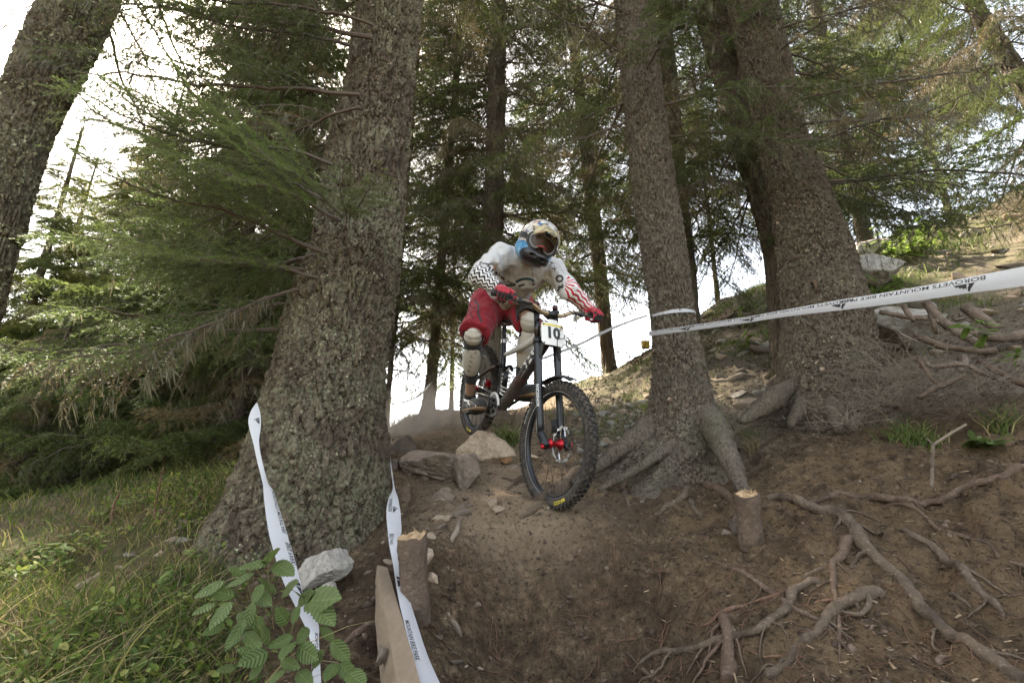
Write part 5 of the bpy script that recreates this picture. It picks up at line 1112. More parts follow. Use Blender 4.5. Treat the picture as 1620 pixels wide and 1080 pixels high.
# ------------------------------------------------------------------ stakes, plank
def mat_cut():
    t = NT('fresh_cut_wood'); v = t.coord('Object', (1, 1, 1)); n = t.noise(v, 40, 5, .7)
    c = t.ramp(n, [(.3, (.13, .08, .045)), (.5, (.31, .215, .12)), (.75, (.44, .33, .20))]); t.set(c, .75, spec=.2); t.bump(n, .6, .006); return t.m
M_CUT = mat_cut()
M_POST = mat_root('peeled_post_wood', (.075, .052, .037), (.17, .12, .085), (.26, .19, .135))
def post(name, top, bot, r, seed, label, chop=.02, nA=40, mat=None):
    """a rough post: bark sides (thing's own mesh split in parts), chopped splintered top"""
    rg = np.random.default_rng(seed); top = np.asarray(top, float); bot = np.asarray(bot, float); n = 26
    t = empty(name, tuple(bot), label=label, cat='post'); path = bot + (top - bot) * np.linspace(0, 1, n)[:, None]
    V, F = tube(path, np.full(n, r) * (1 + .05 * np.sin(np.linspace(0, 9, n))), nA, cap=False); a = np.tile(np.arange(nA) * 2 * PI / nA, n); hh = np.repeat(np.linspace(0, 1, n), nA)
    ax = (top - bot) / np.linalg.norm(top - bot); cpt = np.repeat(path, nA, 0)
    V = cpt + (V - cpt) * (1 + .07 * fbm(np.stack([np.cos(a) * 2, np.sin(a) * 2, hh * 3], -1) + seed, 3, seed) + .10 * np.maximum(0, fbm(np.stack([np.cos(a) * 1.6, np.sin(a) * 1.6, hh * 6], -1) + seed + 9, 2, seed + 9)) + .09 * fbm(np.stack([np.cos(a) * 7, np.sin(a) * 7, hh * 8], -1) + seed, 3, seed + 1))[:, None]
    edge = chop * fbm(np.stack([np.cos(a), np.sin(a), a * 0], -1) * 1.6 + seed, 3, seed + 4); V += ax * (edge * (hh ** 6))[:, None]
    mesh_at('post_side', V, F, bot, [mat or M_POST], t)
    # top: rings inwards, stepped by axe cuts
    top_ring = V[-nA:]; rings = [top_ring]; c = top_ring.mean(0)
    for f in (.93, .8, .62, .42, .2):
        q = c + (top_ring - c) * f; st = np.floor(3 * (vnoise(q * 38 + seed, seed) + 1)) / 3 - 1
        rings.append(q + ax * (chop * .7 * st - .002)[:, None])
    Vt = np.vstack(rings + [c[None] - ax * chop * .3]); m = len(rings); i = np.arange(m - 1)[:, None] * nA; j = np.arange(nA)[None]; k = (j + 1) % nA
    Ft = np.stack([i + j, i + k, i + nA + k, i + nA + j], -1).reshape(-1, 4); j = np.arange(nA); Tt = np.stack([(m - 1) * nA + j, (m - 1) * nA + (j + 1) % nA, j * 0 + m * nA], -1)
    mesh_at('chopped_top', Vt, [Ft, Tt], bot, [M_CUT], t, smooth=False)
    mb = MB()
    for q in range(5):
        b = top_ring[rg.integers(0, nA)] * .8 + c * .2 + ax * .0; l = rg.uniform(.012, .03); w = rg.normal(0, .3, 3)
        mb.bar(b - ax * .008, b + (ax + w * .5) * l * .6, .004, .0008, 4)
    Vs, Fs, _ = mb.arrays(); mesh_at('splinters', Vs, Fs, bot, [M_CUT], t, smooth=False); t.children[-1]['kind'] = 'stuff'; return t
post('wooden_post', P(652, 848, 1.98), P(658, 985, 1.93), .053, 5, 'chopped wooden post standing between the plank and the trail', chop=.028)
post('wooden_post', P(1181, 780, 2.42), P(1190, 868, 2.40), .053, 9, 'short sawn stake among the roots right of the trail', chop=.018)
post('wooden_post', P(637, 771, 3.02), P(641, 808, 2.98), .045, 13, 'low wooden stump at the right foot of the huge trunk', chop=.012)
def mat_plank():
    t = NT('rough_sawn_plank'); v = t.coord('Object'); mp = t.n('Mapping'); tc = t.n('TexCoord'); t.l(tc.outputs['Object'], mp.inputs[0])
    w = t.n('TexWave', wave_type='BANDS', bands_direction='Y'); w.inputs['Scale'].default_value = 42; w.inputs['Distortion'].default_value = 2.0; w.inputs['Detail'].default_value = 3; t.l(mp.outputs[0], w.inputs[0])
    mp.inputs['Rotation'].default_value = (.3, 0, 0)
    n = t.noise(t.coord('Object', (6, .6, 6)), 9, 5, .6)
    c = t.mix(n, (.17, .125, .085), (.32, .245, .165)); c = t.mix(t.math('MULTIPLY', w.outputs['Fac'], .35), c, (.14, .105, .08)); t.set(c, .8, spec=.2)
    b = t.bump(w.outputs['Fac'], .5, .002); t.bump(n, .35, .004, b); return t.m
def plank(cf, cn, label):
    """a plank from its four corners at the far end and four at the near end"""
    f, n = np.array(cf), np.array(cn); b = f[0]; m = 14; mb = MB(); V = []
    for k in np.linspace(0, 1, m): V.append(f + (n - f) * k)
    V = np.vstack(V); V += .0012 * np.stack([vnoise(V * 30, 1), vnoise(V * 30, 2), vnoise(V * 30, 3)], -1)
    i = np.arange(m - 1)[:, None] * 4; j = np.arange(4)[None]; k = (j + 1) % 4; F = np.vstack([np.stack([i + j, i + k, i + 4 + k, i + 4 + j], -1).reshape(-1, 4), [[3, 2, 1, 0]], [[(m - 1) * 4, (m - 1) * 4 + 1, (m - 1) * 4 + 2, (m - 1) * 4 + 3]]])
    return mesh_at('plank', V, F, b, [mat_plank()], smooth=False, label=label, cat='plank')
plank([P(597, 893, 2.16), P(613, 897, 2.17), P(611, 960, 2.10), P(590, 948, 2.09)], [P(636, 1130, 1.28), P(680, 1130, 1.30), P(660, 1330, 1.20), P(615, 1210, 1.24)], 'rough sawn plank lying edgewise below the chopped post')

# ------------------------------------------------------------------ branch pile, brush, forked sticks on the right bank
def c4b(l, d=None): return [(1250 + a / 3.376, 380 + b / 3.376) + ((d[min(i, len(d) - 1)],) if d else ()) for i, (a, b) in enumerate(l)]
def stick(pts, rp, mat, label, seed, name='fallen_branch', cat='branch', ns=9):
    return root_tube(pts, rp, mat, name=name, seed=seed, ns=ns, label=label, cat=cat)
M_OLDW = mat_root('weathered_branch_bark', (.10, .072, .052), (.22, .165, .125), (.36, .28, .20))
for lab, pts, rp, d, m in [
 ('thick bark-flaked branch slanting down through the pile below the tape', [(715, 325), (800, 420), (900, 490), (1040, 565)], (6, 7, 6), (4.0, 3.9, 3.75, 3.6), M_OLDW),
 ('broken grey branch lying level in the middle of the pile', [(668, 512), (760, 545), (860, 572), (1000, 590), (1092, 588)], (4.5, 6, 5, 5), (3.6, 3.5, 3.45, 3.4), M_ROOTG),
 ('long thin branch from the massive trunk into the pile', [(480, 388), (600, 405), (760, 430), (835, 472)], (3, 3.6, 3), (4.1, 4.0, 3.9), M_OLDW),
 ('crooked branch running right below the level one', [(700, 625), (745, 672), (830, 672), (930, 662), (1010, 700), (1140, 752)], (3.4, 4, 3.6, 3), (3.4, 3.35, 3.3, 3.25), M_OLDW),
 ('dark leaning branch in front of the crooked one', [(680, 620), (715, 675), (770, 750), (822, 790)], (4, 3.4, 1.5), (3.3, 3.22, 3.15), M_ROOT),
 ('sawn log end at the right of the pile', [(940, 352), (1010, 410), (1110, 475)], (9, 8, 7), (4.0, 3.9, 3.8), M_OLDW),
 ('thin curved twig touching the massive trunk', [(572, 485), (620, 515), (692, 548)], (1.4, 1.2), (3.8, 3.7), M_STICK),
 ('short branch stub rising from the pile', [(605, 345), (640, 395), (665, 430)], (4.5, 4, 3), (3.9, 3.85), M_OLDW),
 ('grey stub sticking down from the pile by the tape', [(745, 395), (765, 450), (778, 500)], (2.4, 3.4, 2.6), (3.75, 3.7), M_ROOTG),
 ('broken knot of branch above the crooked one', [(925, 615), (932, 650), (905, 700)], (4, 4, 3), (3.4, 3.35), M_STICK),
 ('bark-stripped branch at the lower middle of the pile', [(690, 842), (760, 800), (850, 752), (930, 720)], (3.5, 4.2, 3.4), (3.1, 3.1, 3.15), M_ROOTG),
 ('long dark branch at the right edge of the pile', [(1000, 640), (1120, 700), (1250, 760), (1400, 800)], (3, 4, 5), (3.3, 3.2, 3.1), M_ROOT),
 ('second log half buried at the right of the pile', [(900, 480), (1000, 500), (1130, 520), (1300, 500)], (7, 8, 8), (3.9, 3.85, 3.8), M_OLDW)]:
    stick(c4b(pts, d), rp, m, lab, int(pts[0][0]))
def brush(name, c, n, r, h, label, seed, mat=M_STICK, flat=.5, thick=.0018, fork=True, cat='brush'):
    """a tangle of thin dead twigs growing from one spot"""
    rg = np.random.default_rng(seed); mb = MB(); c = np.asarray(c, float)
    for k in range(n):
        a = rg.uniform(0, 2 * PI); l = rg.uniform(.4, 1) * r; p0 = c + rg.normal(0, r * .12, 3) * (1, 1, .2)
        e = p0 + np.array((math.cos(a) * l, math.sin(a) * l, h * rg.uniform(.1, 1.0))); m = (p0 + e) / 2 + rg.normal(0, r * .16, 3)
        pp = spline([p0, m, e, e + (e - m) * .4 + rg.normal(0, r * .08, 3)], 9); mb.tube(pp, np.linspace(thick * 1.3, thick * .4, 9), 4, cap=False)
        if fork:
            for _ in range(3):
                q = pp[rg.integers(3, 8)]; e2 = q + rg.normal(0, r * .22, 3) + (0, 0, .02); mb.tube(spline([q, (q + e2) / 2 + rg.normal(0, r * .05, 3), e2], 5), np.linspace(thick * .6, thick * .3, 5), 3, cap=False)
    V, F, _ = mb.arrays(); return mesh_at(name, V, F, c, [mat], label=label, cat=cat)
brush('dead_brush', P(1395, 640, 3.35), 42, .34, .26, 'tangle of dead grey twigs leaning on the foot of the massive trunk', 1)
brush('dead_brush', P(1340, 672, 3.2), 26, .26, .16, 'low tangle of dead twigs under the massive trunk', 2)
brush('dead_brush', P(1470, 620, 3.3), 36, .36, .22, 'tangle of dead twigs below the branch pile', 3)
brush('dead_brush', P(1560, 610, 3.1), 30, .36, .2, 'tangle of dead twigs near the right edge', 4)
brush('dead_brush', P(1430, 600, 3.45), 44, .42, .3, 'upper tangle of dead twigs between the massive trunk and the pile', 11)
brush('dead_brush', P(1520, 660, 2.95), 34, .34, .16, 'lower right tangle of dead twigs above the sedge', 12, M_ROOT)
brush('dead_brush', hit(1560, 545), 26, .3, .15, 'tangle of thin sticks behind the branch pile', 5)
brush('dead_brush', hit(922, 648), 26, .30, .35, 'dead twigs and roots at the foot of the crest trunk behind the wheel', 6, M_ROOT, thick=.004)
brush('dead_brush', hit(1010, 575), 22, .4, .25, 'brown dead twigs on the crest left of the taped spruce', 7, M_ROOT, thick=.005)
brush('dead_brush', P(800, 672, 5.0), 30, .34, .5, 'dry twigs round the foot of the trunk behind the rear wheel', 8, thick=.003)
brush('dead_brush', P(190, 858, 2.9), 16, .40, .25, 'reddish dead twigs in the grass left of the huge trunk', 9, M_ROOTR, thick=.002)
t_ = empty('forked_stick', tuple(hit(1474, 768)), label='upright pale forked stick standing in the litter on the right bank', cat='stick')
for nm, pts, rp in (('stem', [(1474, 770, 2.42), (1475, 735, 2.42), (1476, 703, 2.42)], (2.6, 2.6, 2.4)), ('prong', [(1476, 704, 2.42), (1500, 688, 2.4), (1529, 671, 2.38)], (2.4, 2.2, 1.8)), ('prong', [(1476, 704, 2.42), (1471, 698, 2.42), (1466, 694, 2.42)], (1.6, 1.3))):
    Q = np.array([P(*q) for q in pts]); V, F = tube(spline(Q, 14), np.linspace(rp[0], rp[-1], 14) * 2.4 / FPX, 8); mesh_at(nm, V, F, np.array(t_.location), [M_STICK], t_)
# loose weathered wood and bramble canes in the left grass
for lab, pts, rp, m in [('thin bare cane arching over the left grass', [(42, 860, 2.6), (90, 862, 2.6), (155, 885, 2.5)], (1.2, 1.5, 1.6), M_ROOTR),
    ('upright bare cane in the left grass', [(236, 866, 2.8), (246, 800, 2.85), (260, 738, 2.9)], (1.8, 1.5, 1.0), M_ROOTR), ('short bare cane left of the upright one', [(175, 856, 2.9), (178, 805, 2.95), (191, 775, 3.0)], (1.8, 1.6, 1.2), M_ROOTR),
    ('pale fallen stick in the left grass', [(116, 932), (140, 918), (162, 905)], (3.6, 4.4, 3), M_STICK), ('weathered stick on the bare patch left of the huge trunk', [(270, 845), (300, 828), (342, 814)], (2, 2.6, 2), M_STICK),
    ('thin dry cane lying towards the huge trunk', [(228, 805, 3.0), (270, 812, 2.95), (310, 832, 2.9)], (1.1, 1.2, .9), M_ROOTR), ('dark cane crossing the left grass', [(118, 920, 2.4), (150, 885, 2.45), (178, 860, 2.5)], (1.2, 1.4, 1.0), M_ROOT)]:
    stick(pts, rp, m, lab, int(pts[0][0]), name='stick', cat='stick')
stones(16, 180, 335, 795, 905, .012, .045, 'pale stone or wood scrap in the bare patch of the left grass', 'scraps in the left grass', 9, meshes=[_sm[0], _sm[1]])

# ------------------------------------------------------------------ leafy plants
def mat_leaf(name, c0, c1, tr=.35):
    t = NT(name); v = t.coord('Object'); n = t.noise(v, 30, 4, .6); oi = t.n('ObjectInfo')
    c = t.mix(t.math('ADD', t.math('MULTIPLY', n, .6), t.math('MULTIPLY', oi.outputs['Random'], .4)), c0, c1)
    c = t.mix(t.ramp(t.noise(v, 75, 4, .7), [(.66, 0.0), (.75, .5)]), c, (.16, .13, .05))
    sx = t.n('SeparateXYZ'); t.l(t.attr('lf').outputs['Vector'], sx.inputs[0]); ay = t.math('ABSOLUTE', sx.outputs['Y']); wv = t.math('SINE', t.math('MULTIPLY', t.math('SUBTRACT', sx.outputs['X'], t.math('MULTIPLY', ay, .9)), 46)); ve = t.math('MAXIMUM', t.ramp(wv, [(.93, 0.0), (.99, .3)]), t.ramp(ay, [(.008, .5), (.02, 0.0)])); c = t.mix(ve, c, tuple(min(1, x * 1.45) for x in c1)); t.set(c, .5, spec=.35); t.translucent(c, tr); t.bump(wv, .4, .02); return t.m
M_RASP = mat_leaf('raspberry_leaf', (.075, .115, .030), (.135, .175, .055)); M_WEED = mat_leaf('bright_weed_leaf', (.10, .17, .03), (.19, .26, .05), .45)
M_CANE = plain('raspberry_cane', (.13, .10, .05), .7, nscale=60)
def leaf_mesh(name, mat, w=.62, teeth=9, fold=.22, seed=0):
    """one serrated leaf, length 1 along +x, folded at the midrib"""
    n = teeth * 2 + 1; V = [(0, 0, 0)]; x = np.linspace(0, 1, n); env = w * 1.02 * x ** .55 * (1 - x) ** .85
    mid = np.column_stack([x, 0 * x, -.10 * x ** 2 + .02 * np.sin(x * 9)]); F = []
    tooth = np.where(np.arange(n) % 2 == 1, 1.08, .90); up = []; 
    for sgn in (1, -1):
        inn = np.column_stack([x + .02, sgn * env * .5, mid[:, 2] + fold * env * .45 + .006 * np.sin(x * 40)]); out = np.column_stack([np.minimum(1, x + .05 * tooth * np.sin(PI * x)), sgn * env * tooth, mid[:, 2] + fold * env * .62 - .10 * env]); out[[0, -1]] = mid[[0, -1]]; inn[[0, -1]] = mid[[0, -1]]
        up.append((inn, out))
    V = np.vstack([mid, up[0][0], up[0][1], up[1][0], up[1][1]])
    for a, b, f in ((0, n, 0), (n, 2 * n, 0), (0, 3 * n, 1), (3 * n, 4 * n, 1)):
        for i in range(n - 1):
            q = (a + i, a + i + 1, b + i + 1, b + i); F.append(q if not f else q[::-1])
    return mesh_new(name, V, np.array(F), [mat], attrs={'lf': V})
LEAF = [leaf_mesh('leaf', M_RASP, .60 + .06 * k, fold=.15 + .12 * k) for k in range(3)]; WLEAF = [leaf_mesh('leaf', M_WEED, .34, fold=.2), leaf_mesh('leaf', M_WEED, .5, fold=.3)]
def put_leaf(me, a, b, root, nrm=None, roll=0.0):
    """leaf from base point a to tip b, upper side turned to nrm"""
    a, b = np.asarray(a, float), np.asarray(b, float); x = b - a; L = np.linalg.norm(x); x /= L; nz = np.asarray(nrm if nrm is not None else (0, -.45, .9), float); y = np.cross(nz, x); y /= np.linalg.norm(y); z = np.cross(x, y)
    M = Matrix(np.stack([x, y, z], 1).tolist()) @ Matrix.Rotation(roll, 3, 'X'); o = bpy.data.objects.new('leaf', me); COL.objects.link(o); o.parent = root
    o.location = tuple(a - np.array(root.location)); o.rotation_euler = M.to_euler(); o.scale = (L, L, L); return o
_c5 = lambda x, y: (x / 2.25, 600 + y / 2.25)
RASP = [((960, 655), (850, 668), 1.5), ((975, 655), (1045, 692), 1.5), ((962, 648), (968, 600), 1.52), ((905, 690), (800, 735), 1.48), ((800, 718), (690, 772), 1.45), ((880, 700), (815, 668), 1.52), ((935, 728), (898, 795), 1.45), ((835, 772), (735, 742), 1.45), ((825, 790), (742, 885), 1.4),
 ((905, 795), (860, 905), 1.42), ((875, 855), (795, 965), 1.38), ((925, 840), (905, 935), 1.42), ((1060, 800), (1112, 752), 1.5), ((1090, 792), (1205, 770), 1.48), ((1062, 805), (1040, 870), 1.46), ((1120, 800), (1190, 868), 1.44), ((1080, 780), (1040, 738), 1.5), ((1045, 915), (950, 950), 1.4), ((1042, 935), (1000, 990), 1.38), ((1062, 950), (1125, 995), 1.38),
 ((962, 935), (930, 872), 1.42), ((1095, 880), (1060, 940), 1.42), ((1180, 930), (1245, 1002), 1.4), ((1188, 925), (1140, 880), 1.42), ((955, 970), (850, 1012), 1.36), ((945, 985), (845, 955), 1.36), ((935, 1000), (885, 1070), 1.34), ((1210, 1010), (1262, 1065), 1.38), ((1200, 1008), (1155, 1070), 1.38), ((1235, 1040), (1300, 1082), 1.36), ((1020, 870), (985, 812), 1.45), ((1005, 765), (1055, 715), 1.5), ((985, 760), (925, 702), 1.5),
 ((765, 795), (685, 832), 1.4), ((845, 1020), (770, 1035), 1.34), ((1010, 1030), (960, 1085), 1.33), ((1060, 1040), (1110, 1090), 1.34), ((870, 900), (930, 960), 1.38), ((800, 870), (720, 905), 1.38), ((1150, 960), (1110, 1030), 1.38), ((1000, 1000), (1065, 1025), 1.35), ((905, 760), (965, 800), 1.46), ((850, 830), (905, 880), 1.42)]
b_ = hit(425, 1075); rasp = empty('raspberry_shoot', tuple(b_), label='leafy raspberry shoot growing in front of the left tape at the bottom', cat='plant')
_rr = random.Random(3)
for (a, b, d) in RASP:
    pa = P(*_c5(*a), d); pb = P(*_c5(*b), d - .05 + _rr.uniform(-.03, .03)); put_leaf(_rr.choice(LEAF), pa, pb, rasp, (_rr.uniform(-.3, .3), -.75 + _rr.uniform(-.2, .2), .65), _rr.uniform(-.35, .35))
for pts in ([(1080, 1100), (1030, 940), (975, 820), (955, 700), (958, 655)], [(960, 1110), (930, 960), (900, 800), (870, 705), (800, 718)], [(1030, 940), (1050, 860), (1075, 795), (1120, 800)], [(1080, 1090), (1130, 1000), (1180, 930)], [(930, 960), (880, 870), (835, 780)], [(930, 960), (950, 975)], [(900, 800), (935, 728)], [(1130, 1000), (1205, 1010), (1235, 1040)]):
    Q = np.array([P(*_c5(*q), 1.48) for q in pts]); V, F = tube(spline(Q, 16), np.linspace(.0034, .0016, 16), 6); mesh_at('cane', V, F, b_, [M_CANE], rasp)
def weed(w, n, r, h, ln, label, seed, me=WLEAF, name='weed'):
    rg = np.random.default_rng(seed); t = empty(name, tuple(w), label=label, cat='plant')
    for k in range(max(3, n // 7)):
        a = rg.uniform(0, 2 * PI); e = np.asarray(w) + np.array((math.cos(a) * r, math.sin(a) * r, h * rg.uniform(.6, 1.1))) * (1, 1, 1); pp = spline([w, (np.asarray(w) + e) / 2 + rg.normal(0, .01, 3), e], 8)
        V, F = tube(pp, np.linspace(.0022, .001, 8), 4); mesh_at('stem', V, F, w, [M_CANE], t)
        for q in range(7):
            p = pp[rg.integers(2, 8)]; d = rg.normal(size=3) * (1, 1, .35); d /= np.linalg.norm(d); put_leaf(me[rg.integers(0, len(me))], p, p + d * ln * rg.uniform(.6, 1.2), t, (0, -.4, .9), rg.uniform(-.4, .4))
    return t
weed(hit(1432, 418), 70, .22, .50, .20, 'bright green leafy weed on the hillside right of the pale boulder', 1)
weed(hit(1460, 405), 49, .22, .40, .18, 'second bright weed behind the one by the pale boulder', 2)
weed(hit(1405, 470), 42, .16, .25, .14, 'green weed just above the long tape beside the boulder', 3)
weed(P(1548, 535, 3.5), 14, .06, .10, .13, 'small plant with bright broad leaves right of the branch pile', 4)
weed(P(1608, 570, 3.4), 14, .05, .08, .09, 'small bright plant at the right edge below the tape', 5)
weed(hit(1562, 715), 12, .06, .06, .10, 'low plant with broad dull leaves on the right bank', 6, LEAF)
for k, (x, y) in enumerate([(165, 822), (205, 815), (60, 890), (95, 900), (300, 905), (250, 940), (120, 868), (35, 905), (330, 860)]):
    weed(hit(x, y), 14, .04, .10, .06, ['pale sprig of leaves at the upper edge of the left grass', 'bright sprig left of the upright cane', 'small leafy weed near the left edge', 'small leafy weed right of the one near the left edge', 'bright weed at the left foot of the huge trunk', 'broad green weed in the middle of the left grass', 'leafy sprig above the pale stick in the grass', 'leafy weed at the left edge of the picture', 'bright sprig against the base of the huge trunk'][k], 20 + k)
weed(hit(1190, 520), 28, .12, .3, .12, 'thin green weed between the two right trunks under the tape', 8)
weed(hit(1180, 560), 21, .1, .25, .10, 'green sprig on the rubble between the two right trunks', 9)
# yellow marker box on the crest
yb = empty('marker_box', tuple(P(1021, 546, 7.6)), label='small yellow plastic box on the crest just left of the taped spruce', cat='box')
M_YEL = plain('yellow_plastic', (.62, .40, .03), .45)
mb = MB(); mb.box((0, 0, 0), .11, .09, .09); yb1 = obj('box_body', mb.mesh('box_body', [M_YEL], False), yb); mb = MB(); mb.box((0, 0, .052), .125, .10, .014); obj('lid', mb.mesh('lid', [plain('pale_yellow_plastic', (.70, .52, .10), .45)], False), yb)
# ------------------------------------------------------------------ the downhill bicycle; local frame x forward, y to the rider's left, z up, tyres touch z=0
_Rw = P(757, 617, 3.92); _Fw = P(878, 702, 2.80)
_bx = (_Fw - _Rw) / np.linalg.norm(_Fw - _Rw); _by = np.cross((0, 0, 1), _bx); _by /= np.linalg.norm(_by); _bz = np.cross(_bx, _by)
BM = np.stack([_bx, _by, _bz], 1); B0 = _Rw - _bz * .35
WB = float(np.linalg.norm(_Fw - _Rw))
def bw(*p): return B0 + BM @ np.array(p, float)
bike = empty('bicycle', tuple(B0), label='black and white downhill bicycle with number plate 10, airborne nose-down under the rider', cat='bicycle')
bike.rotation_euler = Matrix(BM.tolist()).to_euler()
M_BLK = plain('satin_black_metal', (.018, .018, .020), .35, .3, .3, 40); M_BLKM = plain('matt_black_plastic', (.022, .021, .020), .65, var=.3, nscale=60, bump=.2)
M_WHT = plain('white_frame_paint', (.68, .67, .64), .35, var=.08, nscale=20); M_GREY = plain('brushed_aluminium', (.45, .45, .46), .32, .9, .15, 90)
M_RED = plain('red_anodised', (.42, .012, .02), .3, .6, .25, 50); M_GOLD = plain('tan_anodised_bar', (.33, .25, .15), .33, .5, .12, 30)
M_STEEL = plain('stainless_disc', (.55, .55, .56), .25, .95, .15, 120); M_TAN = plain('gum_rubber', (.24, .16, .09), .8)
M_DTXT = plain('white_print', (.75, .75, .73), .5, var=.05); M_YTXT = plain('yellow_print', (.62, .50, .06), .5, var=.05); M_GTXT = plain('grey_print', (.32, .32, .31), .6, var=.05)
def mat_tyre():
    t = NT('dusty_tyre_rubber'); v = t.coord('Object'); n = t.noise(v, 35, 5, .65)
    c = t.mix(t.ramp(n, [(.4, 0.0), (.7, .7)]), (.022, .021, .020), (.12, .095, .072)); t.set(c, .8, spec=.3); t.bump(t.noise(v, 200, 3), .4, .002); return t.m
M_TYRE = mat_tyre()
def mat_down():
    t = NT('dark_dusty_frame'); v = t.coord('Object'); n = t.noise(v, 9, 4); sx = t.n('SeparateXYZ'); t.l(v, sx.inputs[0])
    k = t.math('ADD', sx.outputs['Z'], t.math('MULTIPLY', n, .15))
    c = t.ramp(k, [(.40, (.045, .040, .036)), (.60, (.05, .04, .037)), (.66, (.06, .016, .016)), (.69, (.02, .02, .022)), (.9, (.03, .03, .035))]); c = t.mix(t.ramp(t.noise(v, 30, 5), [(.45, 0.0), (.8, .6)]), c, (.16, .125, .10)); t.set(c, .45); return t.m
M_DOWN = mat_down()
STEER = R(4.0); _ax = np.array((-.454, 0, .891)); _pv = np.array((WB - .31, 0, .86))
def steer(V):
    V = np.asarray(V, float); c, s = math.cos(STEER), math.sin(STEER); q = V - _pv; k = _ax
    return _pv + q * c + np.cross(k, q) * s + np.outer(q @ k, k).reshape(q.shape) * (1 - c)
def part(name, mb, mats, parent=None, st=False, smooth=True, **k):
    V, F, mi = mb.arrays() if isinstance(mb, MB) else (mb[0], [mb[1]] if not isinstance(mb[1], list) else mb[1], None)
    if st: V = steer(V)
    return obj(name, mesh_new(name, V, F, mats, mi, smooth), parent or bike, **k)
def wheel(cx, st, disc_r, red, label=None):
    hub = np.array((cx, 0, .35)); w = bpy.data.objects.new('wheel', None); COL.objects.link(w); w.parent = bike; w.empty_display_size = .1
    if label: w['label'] = label
    # tyre: rounded carcass
    a = np.linspace(0, 2 * PI, 15)[:-1] + .1; prof = [(.312 + .030 * math.cos(k), .031 * math.sin(k)) for k in np.append(a, a[0])]; mb = MB(); V, F = lathe(prof, 96, 'y'); mb.add(V + hub, F)
    part('tyre', mb, [M_TYRE], w, st)
    n = 62; V = []; bx = np.array([(x, y, z) for x in (-1, 1) for y in (-1, 1) for z in (-1, 1)]) * .5; BF = np.array([(0, 1, 3, 2), (4, 6, 7, 5), (0, 4, 5, 1), (2, 3, 7, 6), (0, 2, 6, 4), (1, 5, 7, 3)]); mb = MB()
    for k in range(n):
        for row, (off, lx, ly, rr, ph) in enumerate([(-.0085, .015, .011, .3435, 0), (.0085, .015, .011, .3435, 0), (-.0235, .013, .011, .3375, .5), (.0235, .013, .011, .3375, .5), (.0305, .010, .006, .330, 0), (-.0305, .010, .006, .330, 0)]):
            th = (k + ph) * 2 * PI / n; h = .011; q = bx * (lx, ly, h); q[:, 0] *= np.where(q[:, 2] > 0, .85, 1.1); q[:, 1] *= np.where(q[:, 2] > 0, .85, 1.1)
            tl = -off * 13; y = q[:, 1] * math.cos(tl) - q[:, 2] * math.sin(tl) * -1 * 0 + off; z = q[:, 2] + rr; x = q[:, 0]
            mb.add(np.stack([x * math.cos(th) + z * math.sin(th), y, z * math.cos(th) - x * math.sin(th)], -1) + hub, BF)
    part('tread_knobs', mb, [M_TYRE], w, st, False, kind='stuff')
    V, F = lathe([(.292, -.016), (.287, -.018), (.274, -.013), (.268, -.006), (.268, .006), (.274, .013), (.287, .018), (.292, .016)], 96, 'y'); part('rim', (V + hub, F), [M_BLK], w, st)
    V, F = lathe([(.2885, -.0183), (.2865, -.0188), (.2845, -.0183)], 96, 'y'); part('rim_edge', (V + hub, F), [M_GREY], w, st)
    V, F = lathe([(.0, -.058), (.012, -.058), (.014, -.045), (.027, -.040), (.028, -.034), (.018, -.030), (.016, 0), (.018, .026), (.030, .030), (.030, .036), (.014, .042), (.012, .058), (0, .058)], 28, 'y'); part('hub', (V + hub, F), [M_RED if red else M_BLK], w, st)
    mb = MB()
    for k in range(32):
        th = k * 2 * PI / 32; sd = 1 if k % 2 else -1; o = (1 if (k // 2) % 2 else -1) * R(62); pr = np.array((.026 * math.sin(th + o), .034 * sd, .026 * math.cos(th + o))); pe = np.array((.27 * math.sin(th), .003 * sd, .27 * math.cos(th))); mb.bar(hub + pr, hub + pe, .0011, None, 5)
    part('spokes', mb, [M_BLK], w, st, kind='stuff')
    # brake disc on the rider's left, with cut-outs
    mb = MB(); r1, r0 = disc_r, disc_r - .016; y0 = .044; n = 72; th = np.arange(n) * 2 * PI / n; ro = r1 + .0028 * np.sign(np.sin(th * 12)); ri = r0 + .002 * np.sin(th * 12)
    for y in (y0, y0 + .002): V = np.concatenate([np.stack([ro * np.sin(th), th * 0 + y, ro * np.cos(th)], -1), np.stack([ri * np.sin(th), th * 0 + y, ri * np.cos(th)], -1)]) + hub; j = np.arange(n); k = (j + 1) % n; mb.add(V, np.stack([j, k, n + k, n + j], -1))
    for q in range(6):
        t0 = q * PI / 3; mb.bar(hub + (.024 * math.sin(t0), y0, .024 * math.cos(t0)), hub + (r0 * math.sin(t0 + .55), y0 + .001, r0 * math.cos(t0 + .55)), .0042, .003, 6, ell=.35); mb.bar(hub + (r0 * .62 * math.sin(t0 + .25), y0, r0 * .62 * math.cos(t0 + .25)), hub + (r0 * math.sin(t0 - .1), y0 + .001, r0 * math.cos(t0 - .1)), .003, .003, 6, ell=.35)
    part('brake_disc', mb, [M_STEEL], w, st, False)
    return w, hub
def arc_text(parent, hub, s, th0, r, h, y, mat, st, name='sidewall_lettering', cw=1):
    """lettering round the wheel on its right side, letter tops outwards, th clockwise from the top as seen from the right"""
    V, F, wd = glyphs(s, .02); th = th0 + cw * (V[:, 0] - wd / 2) * h / r; rr = r + V[:, 1] * h
    prof = -(.031 * np.sqrt(np.clip(1 - ((rr - .312) / .030) ** 2, .1, 1))) - .0012
    q = np.stack([rr * np.sin(th), prof if y is None else prof * 0 + y, rr * np.cos(th)], -1) + hub; part(name, (q, F), [mat], parent, st, False)
fw, fh = wheel(WB, True, .100, True, 'front wheel with red hub and wide knobbly tyre')
